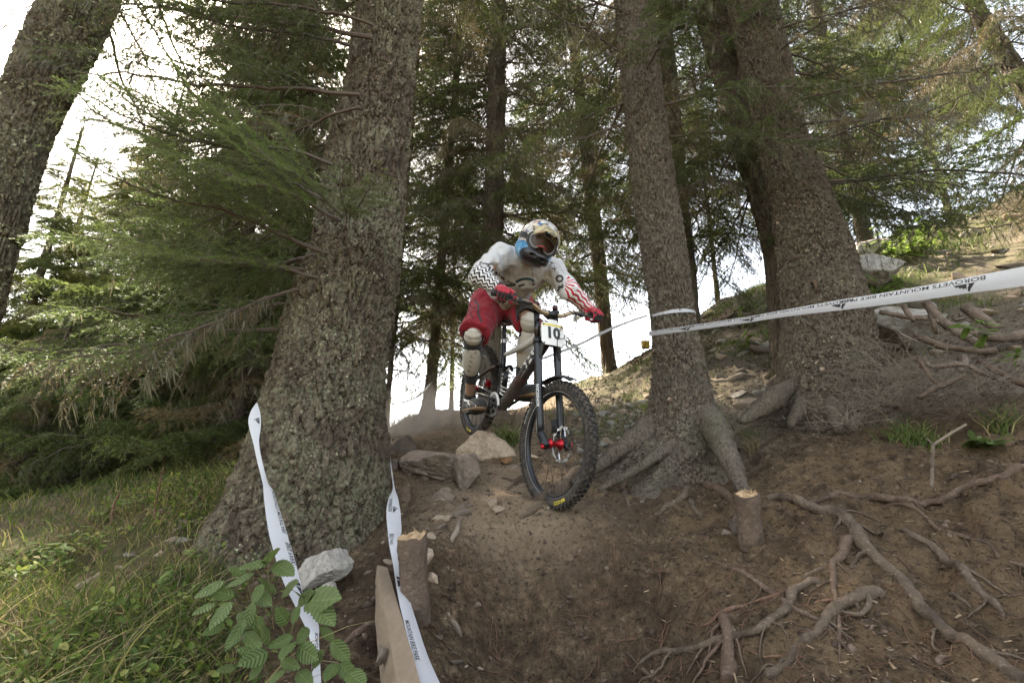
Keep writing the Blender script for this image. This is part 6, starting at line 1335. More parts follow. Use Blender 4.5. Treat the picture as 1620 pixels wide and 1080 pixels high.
arc_text(fw, fh, 'MAXXIS', R(143), .302, .019, None, M_YTXT, True); arc_text(fw, fh, 'MINION DHR II', R(283), .304, .011, None, M_GTXT, True)
rw_, rh = wheel(0, False, .100, False, 'rear wheel')
arc_text(rw_, rh, 'MAXXIS', R(176), .302, .019, None, M_YTXT, False)
# fork
def FK(y, t): return np.array((WB, 0, .35)) + _ax * t + np.array((-.891, 0, -.454)) * .04 * (1 if t > .05 else t / .05) + np.array((0, y, 0))
frk = bpy.data.objects.new('fork', None); COL.objects.link(frk); frk.parent = bike
for y in (-.068, .068):
    mb = MB(); q = [FK(y, t) for t in (.62, .50, .36, .20, .06, .0, -.02)]; mb.tube(spline(q[:5], 12), np.interp(np.linspace(0, 1, 12), [0, .15, .5, 1], [.0245, .0235, .0215, .020]), 18); mb.tube(spline([q[4], q[5], q[6]], 7), np.linspace(.021, .017, 7), 14, ell=1.3)
    part('lower_leg', mb, [M_BLK], frk, True)
    mb = MB(); mb.tube([FK(y, .56), FK(y, .835)], .0178, 18); part('stanchion', mb, [plain('black_stanchion', (.03, .028, .027), .18, .8) if y < 0 else bpy.data.materials['black_stanchion']], frk, True)
    mb = MB(); mb.tube([FK(y, .835), FK(y, .845)], .019, 16); part('leg_cap', mb, [M_BLK], frk, True)
mb = MB(); q = [FK(-.068, .50) + (.005, 0, 0), FK(-.060, .575) + (.030, 0, 0), FK(-.03, .61) + (.045, 0, 0), FK(.03, .61) + (.045, 0, 0), FK(.060, .575) + (.03, 0, 0), FK(.068, .50) + (.005, 0, 0)]; mb.tube(spline(q, 24), .014, 10, ell=1.6); part('fork_arch', mb, [M_BLKM], frk, True)
V = []; 
for i, f in enumerate(np.linspace(-1, 1, 9)):
    for j, g in enumerate(np.linspace(0, 1, 7)):
        a_ = R(-8) + g * R(52); V.append(np.array((WB, 0, .35)) + ((.375 + .012 * g) * math.sin(a_) * -1 + 0, f * .038 * (1 - .25 * g), (.375 + .004 * g) * math.cos(a_) - .012 * f * f))
_i = np.arange(8)[:, None] * 7; _j = np.arange(6)[None]; _Fm = np.stack([_i + _j, _i + _j + 1, _i + _j + 8, _i + _j + 7], -1)
_Vm = np.array(V); mb = MB(); mb.add(_Vm, _Fm.reshape(-1, 4)); mb.add(_Vm + (0, 0, .003), _Fm.reshape(-1, 4)[:, ::-1]); part('mudguard', mb, [M_BLKM], frk, True)
for nm, t0, hgt in (('lower_crown', .600, .030), ('upper_crown', .800, .026)):
    mb = MB()
    for y in (-.068, .068): mb.tube([FK(y, t0 - hgt / 2), FK(y, t0 + hgt / 2)], .0265, 18)
    mb.tube(spline([FK(-.068, t0), FK(-.03, t0) + (-.022, 0, -.008), FK(.03, t0) + (-.022, 0, -.008), FK(.068, t0)], 14), .017, 10); part(nm, mb, [M_BLK], frk, True)
V, F, wd = glyphs('ROCKSHOX', .02); h = .0165; l = V[:, 0] * h; base = np.array([FK(-.068, .34)]) ; ph = (V[:, 1] - .5) * h / .021
def leg_pt(y, t, ph, r=.0225): return FK(y, 0) * 0 + np.array([FK(y, a) for a in t]) + np.stack([np.sin(ph) * r * .89, -np.cos(ph) * r, np.sin(ph) * r * .45], -1)
part('leg_lettering', (leg_pt(-.068, .335 - l, ph + R(28)), F), [M_DTXT], frk, True, False)
gq = poly_fill([(0, 0), (.045, 0), (.32, .75), (.29, 1.0), (.20, .75)]); part('leg_stripe', (leg_pt(-.068, .34 - gq[0][:, 0] * .9, (gq[0][:, 1] - .5) * .5 + R(-22)), gq[1]), [M_DTXT], frk, True, False)
mb = MB(); mb.tube([FK(-.095, 0), FK(.09, 0)], .0115, 14); part('axle', mb, [M_BLK], frk, True)
mb = MB(); mb.tube([FK(-.098, -.012) , FK(-.098, -.03) + (0, 0, 0)], .010, 10); part('rebound_knob', mb, [M_RED], frk, True)
mb = MB(); mb.box(FK(.055, .10) + (-.030, 0, 0), .045, .030, .075, Matrix.Rotation(R(-27), 3, 'Y')); mb.tube([FK(.050, .13) + (-.02, -.012, 0), FK(.062, .05) + (-.02, 0, 0)], .015, 10); part('brake_caliper', mb, [M_BLKM], frk, True)
# frame
def seg(name, pts, r, mat, ell=1.0, n=16, ns=18, parent=None):
    mb = MB(); mb.tube(spline(pts, n), np.interp(np.linspace(0, 1, n), np.linspace(0, 1, len(r)), r), ns, ell=ell); return part(name, mb, [mat], parent)
HT1, HT0 = np.array((WB - .352, 0, .955)), np.array((WB - .303, 0, .858)); BB = np.array((.44, 0, .345))
seg('head_tube', [HT1, HT0], (.029, .031), M_WHT)
seg('down_tube', [HT0 + (-.015, 0, .015), (.80, 0, .735), (.66, 0, .565), (.57, 0, .455), (.50, 0, .385), (.45, 0, .345)], (.034, .037, .041, .044, .043, .036), M_DOWN, ell=.85, n=28)
seg('top_tube', [HT1 + (-.01, 0, -.02), (.70, 0, .83), (.50, 0, .745), (.385, 0, .70)], (.030, .026, .021, .018), M_WHT, ell=.9, n=22)
seg('seat_tube', [(.30, 0, .78), (.345, 0, .66), (.385, 0, .52), (.42, 0, .40)], (.0185, .023, .024, .030), M_BLK)
seg('bottom_bracket', [BB + (0, -.045, 0), BB + (0, .045, 0)], (.029, .029), M_BLK)
seg('seat_post', [(.30, 0, .77), (.262, 0, .885)], (.0152, .0152), M_BLK); seg('seat_clamp', [(.307, 0, .765), (.298, 0, .79)], (.0225, .0225), M_GREY)
sd_ = lambda p: smin(sd_ell(p, (.23, 0, .918), (.135, .020, .020)), sd_ell(p, (.155, 0, .925), (.060, .068, .022)), .03)
V, F = nets(sd_, (.05, -.09, .88), (.39, .09, .96), .006); part('saddle', (V, F), [M_BLKM]); V2 = V.copy()
sd_ = lambda p: smin(sd_ell(p, (.225, 0, .909), (.125, .016, .012)), sd_ell(p, (.155, 0, .914), (.055, .060, .012)), .03)
V, F = nets(sd_, (.05, -.09, .88), (.39, .09, .95), .006); part('saddle_base', (V, F), [plain('cream_saddle_base', (.50, .46, .40), .5)])
mb = MB()
for y in (-.022, .022): mb.tube(spline([(.13, y, .905), (.19, y, .888), (.28, y, .888), (.33, y, .903)], 10), .0035, 6)
part('saddle_rails', mb, [M_GREY], kind='stuff')
for y in (-.075, .075):
    seg('chain_stay', [(.43, y * .55, .385), (.30, y * .75, .375), (.12, y, .355), (.0, y * .95, .35)], (.020, .017, .015, .016), M_BLK, ell=.6)
    seg('seat_stay', [(.345, y * .5, .60), (.27, y * .7, .565), (.12, y * .98, .46), (.0, y, .355)], (.016, .015, .013, .013), M_DOWN, ell=.7)
    seg('rocker_link', [(.345, y * .5, .60), (.40, y * .5, .625), (.455, y * .45, .60)], (.014, .018, .013), M_BLK, ell=.5)
_sp0, _sp1 = np.array((.450, 0, .595)), np.array((.475, 0, .405)); sk = bpy.data.objects.new('shock', None); COL.objects.link(sk); sk.parent = bike
th = np.linspace(0, 2 * PI * 6.5, 150); cc = _sp0 + (_sp1 - _sp0) * np.linspace(.06, .92, 150)[:, None] + np.stack([np.cos(th) * .028, np.sin(th) * .028, 0 * th], -1); mb = MB(); mb.tube(cc, .0055, 7); part('coil_spring', mb, [M_WHT], sk)
mb = MB(); mb.bar(_sp0, _sp1, .014, .014, 14); part('damper_body', mb, [M_BLK], sk)
mb = MB(); mb.tube([(.50, -.03, .60), (.51, -.03, .50)], .017, 14); part('damper_reservoir', mb, [M_BLK], sk)
# drivetrain
CD = np.array((.82, 0, .57)); CD /= np.linalg.norm(CD)
mb = MB(); n = 72; th = np.arange(n) * 2 * PI / n; ro = .074 + .003 * np.sign(np.sin(th * 36)); V = np.concatenate([np.stack([ro * np.sin(th), th * 0 - .046, ro * np.cos(th)], -1), np.stack([(ro * 0 + .052) * np.sin(th), th * 0 - .046, .052 * np.cos(th)], -1)]); V2 = V + (0, -.003, 0); j = np.arange(n); k = (j + 1) % n
for W_ in (V, V2): mb.add(W_ + BB, np.stack([j, k, n + k, n + j], -1))
for q in range(4): a_ = q * PI / 2 + .5; mb.bar(BB + (.012 * math.sin(a_), -.048, .012 * math.cos(a_)), BB + (.056 * math.sin(a_), -.048, .056 * math.cos(a_)), .008, .006, 8, ell=.4)
part('chainring', mb, [M_GREY], smooth=False)
mb = MB(); a_ = np.linspace(R(-70), R(75), 22); mb.tube(BB + np.stack([.083 * np.sin(a_), a_ * 0 - .050, .083 * np.cos(a_)], -1), .007, 8, ell=1.6); part('chain_guide', mb, [M_WHT])
for sgn, y in ((-1, -1), (1, 1)):
    e = BB + CD * .165 * sgn; seg('crank_arm', [BB + (0, y * .058, 0), BB + (0, y * .062, 0) + CD * sgn * .05, e + (0, y * .075, 0)], (.017, .013, .013), M_BLK, ell=.75)
    mb = MB(); c = e + (0, y * .135, 0)
    Mq = Matrix.Rotation(-math.asin(-_bx[2]), 3, 'Y')
    for dx in (-.045, .045): mb.box(c + np.array(Mq @ Vector((dx, 0, 0))), .012, .098, .014, Mq)
    for dy in (-.045, 0, .045): mb.box(c + np.array(Mq @ Vector((0, dy, 0))), .085, .010, .016, Mq)
    mb.bar(e + (0, y * .075, 0), e + (0, y * .185, 0), .006, .006, 8); part('pedal', mb, [M_BLKM], smooth=False)
V, F = lathe([(.010, -.058), (.020, -.058), (.022, -.054), (.030, -.052), (.032, -.048), (.042, -.046), (.044, -.040), (.052, -.038), (.052, -.034), (.01, -.034)], 40, 'y'); part('cassette', (V + rh, F), [M_STEEL])
mb = MB(); up = [BB + (0, -.047, .076), rh + (0, -.045, .045)]; dn = [BB + (0, -.047, -.076), rh + (.04, -.048, -.125), rh + (.01, -.046, -.10), rh + (.03, -.046, -.045)]; mb.tube(spline(up, 20), .0038, 6, ell=1.5); mb.tube(spline(dn, 24), .0038, 6, ell=1.5); part('chain', mb, [M_GREY])
mb = MB(); mb.bar(rh + (.0, -.075, -.02), rh + (.01, -.06, -.055), .013, .015, 10); mb.bar(rh + (.01, -.055, -.05), rh + (.045, -.052, -.12), .010, .008, 10, ell=.5); mb.tube([rh + (.04, -.06, -.12), rh + (.04, -.044, -.12)], .016, 12); part('derailleur', mb, [M_BLKM])
mb = MB(); mb.box(rh + (.05, .048, .07), .05, .03, .05); mb.box(rh + (.09, -.06, .035), .05, .02, .02); part('rear_caliper', mb, [M_RED], smooth=False)
seg('rear_axle', [rh + (0, -.085, 0), rh + (0, .085, 0)], (.011, .011), M_BLK)
# cockpit
HB = np.array((WB - .325, 0, 1.035)); mb = MB(); mb.box(HB + (-.018, 0, -.012), .065, .052, .030, Matrix.Rotation(R(15), 3, 'Y')); mb.tube([HB + (0, -.028, 0), HB + (0, .028, 0)], .022, 14); part('stem', mb, [M_BLK], st=True)
def bar_pt(y): a = abs(y); return np.array((HB[0] - .004 - .11 * max(0, a - .07) ** 1.15 * 1.5, y, HB[2] + .042 * float(sstep(.05, .17, np.array(a))) + .03 * max(0, a - .17)))
ys = np.linspace(-.385, .385, 61); mb = MB(); mb.tube(np.array([bar_pt(y) for y in ys]), np.where(abs(ys) < .05, .0159, np.where(abs(ys) < .12, .0140, .0113)), 14); part('handlebar', mb, [M_GOLD], st=True)
for s_ in (-1, 1):
    yy = np.linspace(.265, .392, 22) * s_; mb = MB(); mb.tube(np.array([bar_pt(y) for y in yy]), .0158 + .0016 * (np.arange(22) % 2) + .003 * (np.arange(22) > 19), 14); part('grip', mb, [M_BLKM], st=True)
    q = bar_pt(.225 * s_); mb = MB(); mb.tube(spline([q + (.0, -.03 * s_, 0), q + (.028, -.02 * s_, -.004), q + (.045, .02 * s_, -.008), q + (.055, .075 * s_, -.012), q + (.052, .10 * s_, -.014)], 14), np.linspace(.0085, .0045, 14), 8); mb.tube([q + (0, -.012 * s_, 0), q + (0, .012 * s_, 0)], .018, 12); mb.tube([q + (.02, -.075 * s_, -.006), q + (.026, -.01 * s_, -.006)], .010, 10); part('brake_lever', mb, [M_BLKM], st=True)
def cable(name, pts, r=.0026, mat=None): mb = MB(); mb.tube(spline(pts, 40), r, 6); part(name, mb, [mat or M_BLKM], st=True)
cable('brake_hose', [bar_pt(-.16) + (.02, 0, 0), (WB - .26, -.10, 1.085), (WB - .22, .03, 1.085), (WB - .20, .10, 1.02), (WB - .215, .085, .93), (WB - .26, .02, .90), (WB - .34, .03, .86)])
cable('brake_hose', [bar_pt(.16) + (.02, 0, 0), (WB - .24, .12, 1.07), (WB - .19, .07, 1.05), (WB - .195, .0, .98), (WB - .21, .005, .88), (WB - .19, .04, .80), (WB - .17, .055, .68), (WB - .09, .06, .50), (WB - .05, .06, .44)])
cable('gear_cable', [bar_pt(-.18) + (.015, 0, 0), (WB - .25, -.09, 1.075), (WB - .21, -.01, 1.07), (WB - .24, .05, 1.0), (WB - .30, .05, .92)], .002, plain('red_cable', (.25, .04, .04), .5))
# number plate
pc = np.array((WB - .272, 0, .925)); mpl = np.array(Matrix.Rotation(R(-27), 3, 'Y'))
def plate_pt(u, v, d=0.0): return pc + mpl @ np.array((.012 + d - 1.2 * u * u, u, v))
outl = [(-.062, -.075), (-.078, -.06), (-.080, 0), (-.078, .045), (-.066, .066), (-.04, .062), (-.028, .085), (.028, .085), (.04, .062), (.066, .066), (.078, .045), (.080, 0), (.078, -.06), (.062, -.075)]
pv_, pf_ = [], []
nu_, nv_ = 15, 3
top = lambda u: np.interp(u, [-.08, -.066, -.04, -.028, .028, .04, .066, .08], [.045, .066, .062, .085, .085, .062, .066, .045]); bot = lambda u: np.interp(u, [-.08, -.062, .062, .08], [-.055, -.075, -.075, -.055])
mb = MB(); us = np.linspace(-.08, .08, 33)
for dd, fl in ((0, 0), (-.003, 1)):
    V = np.array([[plate_pt(u, bot(u), dd), plate_pt(u, (bot(u) + top(u)) / 2, dd), plate_pt(u, top(u), dd)] for u in us]).reshape(-1, 3); i = np.arange(32)[:, None] * 3; j = np.arange(2)[None]; F = np.stack([i + j, i + 3 + j, i + 4 + j, i + 1 + j], -1).reshape(-1, 4); mb.add(V, F if not fl else F[:, ::-1])
part('number_plate', mb, [plain('white_plate', (.70, .68, .63), .45, var=.08)], st=True, smooth=False)
def on_plate(name, V, F, u0, v0, su, sv, mat, d=.0012):
    part(name, (np.array([plate_pt(-(0) + u0 + a * su, v0 + b * sv, d) for a, b in V]), F), [mat], st=True, smooth=False)
# seen from the front the rider's right (y<0) is at the viewer's left, so text runs along +y
V, F, wd = glyphs('10', .045); on_plate('plate_number', V, F, -.038, -.030, .070, .066, M_INK, .0014)
bq = ([(a, b) for a in np.linspace(-.076, .076, 24) for b in (0, 1)]); F = np.array([(2 * i, 2 * i + 2, 2 * i + 3, 2 * i + 1) for i in range(23)]); on_plate('plate_band', [(a, b + abs(a) * 0) for a, b in bq], F, 0, .044, 1, .012, M_YTXT)
for a, b in ((-.066, -.066), (.066, -.066), (-.066, .05), (.066, .05)):
    cpt = plate_pt(a, b, .002); mb = MB(); mb.bar(cpt, cpt + mpl @ np.array((.004, 0, 0)), .005, .004, 8); part('cable_tie', mb, [M_INK], st=True)
# down tube lettering, white, on the right side
V, F, wd = glyphs('TREK', .04); h = .062; A0, A1 = np.array((.865, 0, .825)), np.array((.665, 0, .575)); ax_ = (A1 - A0) / np.linalg.norm(A1 - A0); nrm = np.array((-ax_[2], 0, ax_[0])); l = .015 + V[:, 0] / wd * .25; ph = (V[:, 1] - .5) * 1.45
part('frame_lettering', (A0 + ax_ * (.25 + .02 - l)[:, None] * 1 + np.sin(ph)[:, None] * nrm * -.0415 * -1 + np.stack([0 * ph, -np.cos(ph) * .0385 - .001, 0 * ph], -1), F), [M_DTXT], smooth=False)
# ------------------------------------------------------------------ the rider
def gp(y): return bw(*steer(bar_pt(y)[None])[0])
J = dict(neck=P(836, 412, 3.30), chest=P(826, 432, 3.40), waist=P(800, 462, 3.68), hipR=P(773, 484, 3.70), hipL=P(815, 482, 3.84), shR=P(792, 404, 3.24), shL=P(873, 424, 3.36),
         elR=P(759, 437, 3.03), elL=P(903, 460, 3.20), kneeR=P(749, 531, 3.36), kneeL=P(838, 510, 3.40), ankR=P(741, 620, 3.60), ankL=P(833, 583, 3.47), head=P(850, 388, 3.12))
wrR = gp(-.33) + _bz * .030 - _bx * .055; wrL = gp(.33) + _bz * .030 - _bx * .055
fwd_h = np.array((_bx[0], _bx[1], 0)); fwd_h /= np.linalg.norm(fwd_h)
pedR = bw(*(BB - CD * .165 + (0, -.125, 0))); pedL = bw(*(BB + CD * .165 + (0, .125, 0)))
def foot(pd): return pd + np.array((0, 0, .055)) - fwd_h * .11, pd + np.array((0, 0, .036)) + fwd_h * .12
heR, toR = foot(pedR); heL, toL = foot(pedL)
J['ankR'] = heR + (0, 0, .065) + fwd_h * .02; J['ankL'] = heL + (0, 0, .065) + fwd_h * .02
root = pedR.copy()
M_SKIN = plain('skin', (.36, .22, .155), .55, var=.08, nscale=40)
# head axes
hf = np.array((.24, -.86, -.42)); hf /= np.linalg.norm(hf); hz = np.array((.36, 0, .93)); hz -= hf * (hz @ hf); hz /= np.linalg.norm(hz); hx = np.cross(hf, hz)
HM = np.stack([hx, hf, hz], 1)       # columns: rider's left? (image right), face, crown
if HM[0, 0] < 0: HM[:, 0] *= -1
hd = J['head']
def hw(*p): return hd + HM @ np.array(p, float)
_cache = {}
def body(p):
    q = (p - hd) @ HM
    d = sd_ell(q, (0, -.005, .025), (.074, .094, .098)); d = smin(d, sd_ell(q, (0, .035, -.055), (.052, .060, .055)), .03); d = smin(d, sd_ell(q, (0, .095, -.02), (.012, .020, .024)), .012)
    for sx in (-1, 1): d = smin(d, sd_ell(q, (sx * .074, -.01, -.005), (.010, .02, .03)), .008); d = smax(d, -sd_ell(q, (sx * .032, .092, .012), (.016, .012, .011)), .008); d = smin(d, sd_ell(q, (sx * .032, .080, .012), (.012, .012, .012)), .002)
    d = smax(d, -sd_ell(q, (0, .098, -.062), (.024, .012, .004)), .006)
    c = lambda a, b, r1, r2: sd_cone(p, J[a] if isinstance(a, str) else a, J[b] if isinstance(b, str) else b, r1, r2)
    d = smin(d, c('neck', hw(0, -.01, -.05), .058, .055), .03)
    t = smin(c('chest', 'waist', .118, .115), c('shR', 'shL', .058, .058), .06); t = smin(t, c('hipR', 'hipL', .10, .10), .06); d = smin(d, t, .04)
    for s, wr, he, to in (('R', wrR, heR, toR), ('L', wrL, heL, toL)):
        d = smin(d, smin(c('sh' + s, 'el' + s, .050, .040), c('el' + s, wr, .038, .027), .012), .03)
        d = smin(d, smin(c('hip' + s, 'knee' + s, .088, .050), c('knee' + s, 'ank' + s, .046, .034), .015), .04)
        cm = J['knee' + s] * .62 + J['ank' + s] * .38 - fwd_h * .025; d = smin(d, sd_ell(p, cm, (.045, .05, .085)), .03)
        d = smin(d, smin(c('ank' + s, he, .036, .034), c(he, to, .034, .028), .03), .02)
    return d
_lo = np.min([v for v in J.values()] + [toR, toL, wrR, wrL], 0) - .17; _hi = np.max([v for v in J.values()] + [toR, toL], 0) + .17
V, F = nets(body, _lo, _hi, .0095)
rider = mesh_at('person', V, F, root, [M_SKIN], label='helmeted rider in white jersey and red shorts leaning over the handlebar in mid-air', cat='person')
def wear(name, fn, lo, hi, cell, mats, attrs=None, cut=None, parent=None, **k):
    V, F = nets(fn, lo, hi, cell); at = attrs(V) if attrs else None
    return mesh_at(name, V, F, root, mats, parent or rider, attrs=at, **k), V, F
def bounds(*pts, m=.1): q = np.array(pts); return q.min(0) - m, q.max(0) + m
def folds(p, s, amp, seed, str_=(1, 1, 1)): q = p * np.asarray(str_) * s; return amp * (1 - np.abs(fbm(q, 3, seed)) * 2.6) + amp * .5 * fbm(p * s * 2.7, 2, seed + 3)
def mat_cloth(name, c0, c1, rough=.85):
    t = NT(name); v = t.coord('Object'); n = t.noise(v, 6, 5, .6); c = t.mix(n, c0, c1); t.set(c, rough, spec=.2)
    t.b.inputs['Sheen Weight'].default_value = .2; b = t.bump(t.noise(v, 24, 4, .6, .8), .45, .012); t.bump(t.noise(v, 420, 2), .25, .001, b); return t.m
M_JER = mat_cloth('white_jersey_cloth', (.38, .37, .355), (.55, .54, .525)); M_REDC = mat_cloth('red_shorts_cloth', (.16, .008, .017), (.30, .019, .030)); M_BLC = mat_cloth('black_stretch_cloth', (.012, .012, .013), (.03, .03, .03)); M_REDK = mat_cloth('red_knit', (.30, .015, .02), (.42, .03, .04))
# jersey: trunk and upper arms as one garment, open at neck and hem
def jersey(p):
    c = lambda a, b, r1, r2: sd_cone(p, J[a], J[b], r1, r2)
    d = smin(c('chest', 'waist', .134, .136), c('shR', 'shL', .070, .070), .08)
    d = smin(d, sd_ell(p, (J['hipR'] + J['hipL']) / 2 * .55 + J['waist'] * .45, (.17, .15, .10)), .05)
    for s in 'RL': d = smin(d, sd_cone(p, J['sh' + s], J['el' + s], .066, .055), .04)
    for s, wr in (('R', wrR), ('L', wrL)):     # end at the elbow, where the patterned sleeves begin
        n = wr - J['el' + s]; n /= np.linalg.norm(n); near = sd_ell(p, J['el' + s], (.14, .14, .14)); d = np.where(near < 0, smax(d, (p - J['el' + s]) @ n + .006, .008), d)
    nn = hd - J['neck']; nn /= np.linalg.norm(nn); d = smax(d, -sd_cone(p, J['neck'] + nn * .035, hd, .068, .09), .02)
    hem = J['waist'] - J['chest']; hem /= np.linalg.norm(hem); d = smax(d, (p - J['waist']) @ hem - .03, .015)
    return d - folds(p + .02 * vnoise(p * 7)[:, None], 7, .014, 3, (1.2, 1, .55)) - folds(p, 15, .007, 31, (1.3, .8, .7))
lo, hi = bounds(J['chest'], J['waist'], J['shR'], J['shL'], J['elR'], J['elL'], m=.2)
JO, JV, JF = wear('jersey', jersey, lo, hi, .0085, [M_JER])
def collar(p):
    nn = hd - J['neck']; nn /= np.linalg.norm(nn); a = J['neck'] + nn * .020; h = (p - a) @ nn; r = np.linalg.norm(p - a - h[:, None] * nn, axis=1)
    return smax(np.abs(r - .077) - .008, np.abs(h) - .022, .006)
lo, hi = bounds(J['neck'], m=.14); wear('collar', collar, lo, hi, .006, [M_REDK])
# patterned forearm sleeves: stripes laid out along the limb
def mat_stripe(name, dark, light, freq, zig, wid, long_=True):
    t = NT(name); a = t.attr('limb').outputs['Vector']; sx = t.n('SeparateXYZ'); t.l(a, sx.inputs[0])
    z = t.math('MULTIPLY', t.math('PINGPONG', t.math('MULTIPLY', sx.outputs['X'], zig[0]), .5), zig[1])
    n = t.noise(a, 2.2, 2); k = t.math('ADD', t.math('ADD', t.math('MULTIPLY', sx.outputs['Y'], freq), z), t.math('MULTIPLY', n, zig[2]))
    s = t.math('SINE', k); f = t.ramp(t.math('MULTIPLY_ADD', s, .5, .5), [(wid - .03, 0.0), (wid + .03, 1.0)]); t.set(t.mix(f, dark, light), .8, spec=.2)
    t.b.inputs['Sheen Weight'].default_value = .15; t.bump(t.noise(t.coord('Object'), 26, 4), .4, .01); return t.m
def sleeve(s, wr, mat, name):
    a, b = J['el' + s], wr; ax = (b - a) / np.linalg.norm(b - a)
    fn = lambda p: smax(smin(sd_cone(p, a, b, .054, .038), sd_cone(p, a, a * .45 + J['sh' + s] * .55,   .0555, .060), .02), (p - b) @ ax + .012, .006) - folds(p, 15, .006, 7)
    u = J['sh' + s] - a; u /= np.linalg.norm(u); fn2 = lambda p: smax(fn(p), (p - a) @ u - .085, .01)
    def at(V):
        h = (V - a) @ ax; e1 = np.cross(ax, (0, 0, 1.0)); e1 /= np.linalg.norm(e1); e2 = np.cross(ax, e1); return {'limb': np.stack([h, np.arctan2((V - a) @ e2, (V - a) @ e1), h * 0], -1)}
    lo, hi = bounds(a, b, m=.13); return wear(name, fn2, lo, hi, .0065, [mat], at)
sleeve('R', wrR, mat_stripe('black_white_maze_print', (.02, .02, .022), (.62, .60, .58), 13, (26, 9, 4.0), .50), 'sleeve')
sleeve('L', wrL, mat_stripe('red_white_stripe_print', (.40, .02, .035), (.68, .65, .63), 12, (16, 4.5, 1.5), .45), 'sleeve')
# shorts
def shorts(p):
    c = lambda a, b, r1, r2: sd_cone(p, a, b, r1, r2)
    d = smin(c(J['hipR'], J['hipL'], .130, .130), c(J['waist'], (J['hipR'] + J['hipL']) / 2, .128, .142), .05)
    for s in 'RL':
        k = J['knee' + s]; h = J['hip' + s]; e = h + (k - h) * .93; n = (k - h) / np.linalg.norm(k - h); d = smin(d, smax(c(h, k, .112, .094), (p - e) @ n, .012), .04)
    up = J['waist'] - (J['hipR'] + J['hipL']) / 2; up /= np.linalg.norm(up); d = smax(d, (p - J['waist']) @ up - .03, .015)
    return d - folds(p, 9, .011, 13, (1, 1, .55)) - folds(p, 20, .005, 33)
lo, hi = bounds(J['hipR'], J['hipL'], J['kneeR'], J['kneeL'], J['waist'], m=.18); SO, SV, SF = wear('shorts', shorts, lo, hi, .0085, [M_REDC])
# prints carried onto a garment: photo-pixel outlines cast onto its surface
def caster(V, F): return BVHTree.FromPolygons([tuple(v) for v in V], [tuple(f) for f in F])
def cast_print(name, bvh, px, tri, mat, parent, off=.0016):
    V = []; last = None
    for x, y in px:
        r = Vector(ray(x, y)).normalized(); loc, nrm, _, _ = bvh.ray_cast(Vector((0, 0, 0)), r)
        if loc is None: loc, nrm, _, _ = bvh.find_nearest(Vector(ray(x, y) * 3.25))
        V.append(np.array(loc) - np.array(r) * off)
    return mesh_at(name, np.array(V), tri, root, [mat], parent, smooth=False)
def stroke(pts, w):
    q = spline(np.column_stack([pts, np.zeros(len(pts))]), 26)[:, :2]; t = np.gradient(q, axis=0); t /= np.linalg.norm(t, axis=1)[:, None]; nn = np.stack([-t[:, 1], t[:, 0]], -1)
    wd = w * 1.6 * (.55 + .45 * np.abs(np.sin(np.arange(26) * 1.1)))[:, None]; V = np.stack([q - nn * wd, q + nn * wd], 1).reshape(-1, 2); i = np.arange(25) * 2; return V, np.stack([i, i + 1, i + 3, i + 2], -1)
jb = caster(JV, JF); c7 = lambda l: [(720 + a / 7.717, 360 + b / 7.717) for a, b in l]
M_TEAL = plain('dark_teal_print', (.015, .05, .07), .7, var=.3)
for pts, w, m in [([(490, 545), (560, 600), (640, 660), (735, 700)], 1.3, M_INK), ([(480, 615), (500, 680), (580, 704), (660, 706), (735, 702)], 1.2, M_TEAL), ([(740, 668), (800, 636), (880, 625), (955, 648), (958, 705)], 1.5, M_TEAL), ([(770, 718), (850, 690)], 1.0, M_INK), ([(300, 440), (370, 436), (410, 450), (458, 432)], .7, M_INK), ([(870, 560), (890, 548), (905, 575), (880, 580), (868, 562)], .45, M_GTXT), ([(925, 565), (945, 555), (960, 585), (930, 588), (924, 566)], .45, M_GTXT), ([(560, 760), (640, 772), (740, 768)], .3, M_GTXT)]:
    V, F = stroke(c7(pts), w); cast_print('chest_print', jb, V, F, m, JO)
for ch, x, y, h, ang, wsc in (('T', 1172, 440, 42, 30, 1.0), ('H', 1213, 497, 44, 34, 1.1), ('O', 1276, 622, 88, 70, .9), ('R', 1282, 728, 92, 62, 1.1)):
    V, F, wd = glyphs(ch, .05); cx, cy = c7([(x, y)])[0]; h /= 7.717; q = (V - (wd / 2, .5)) * (h * wsc, h); a_ = R(ang); q = np.stack([cx + q[:, 0] * math.cos(a_) + q[:, 1] * math.sin(a_), cy + q[:, 0] * math.sin(a_) - q[:, 1] * math.cos(a_)], -1); cast_print('sleeve_letter', jb, q, F, M_INK, JO, .002)
sb = caster(SV, SF); c4z = lambda l: [(690 + a / 4.5, 320 + b / 4.5) for a, b in l]
M_DRED = plain('dark_red_panel', (.10, .008, .015), .8); 
for pts, w, m in [([(268, 690), (300, 735), (300, 790), (322, 850)], 1.1, M_INK), ([(222, 700), (250, 740), (285, 760)], .7, M_DRED), ([(205, 760), (240, 775), (262, 830)], .7, M_DRED), ([(600, 780), (590, 820), (572, 850)], 1.0, M_INK), ([(470, 700), (520, 745), (610, 765)], .7, M_DRED)]:
    V, F = stroke(c4z(pts), w); cast_print('shorts_panel_line', sb, V, F, m, SO)
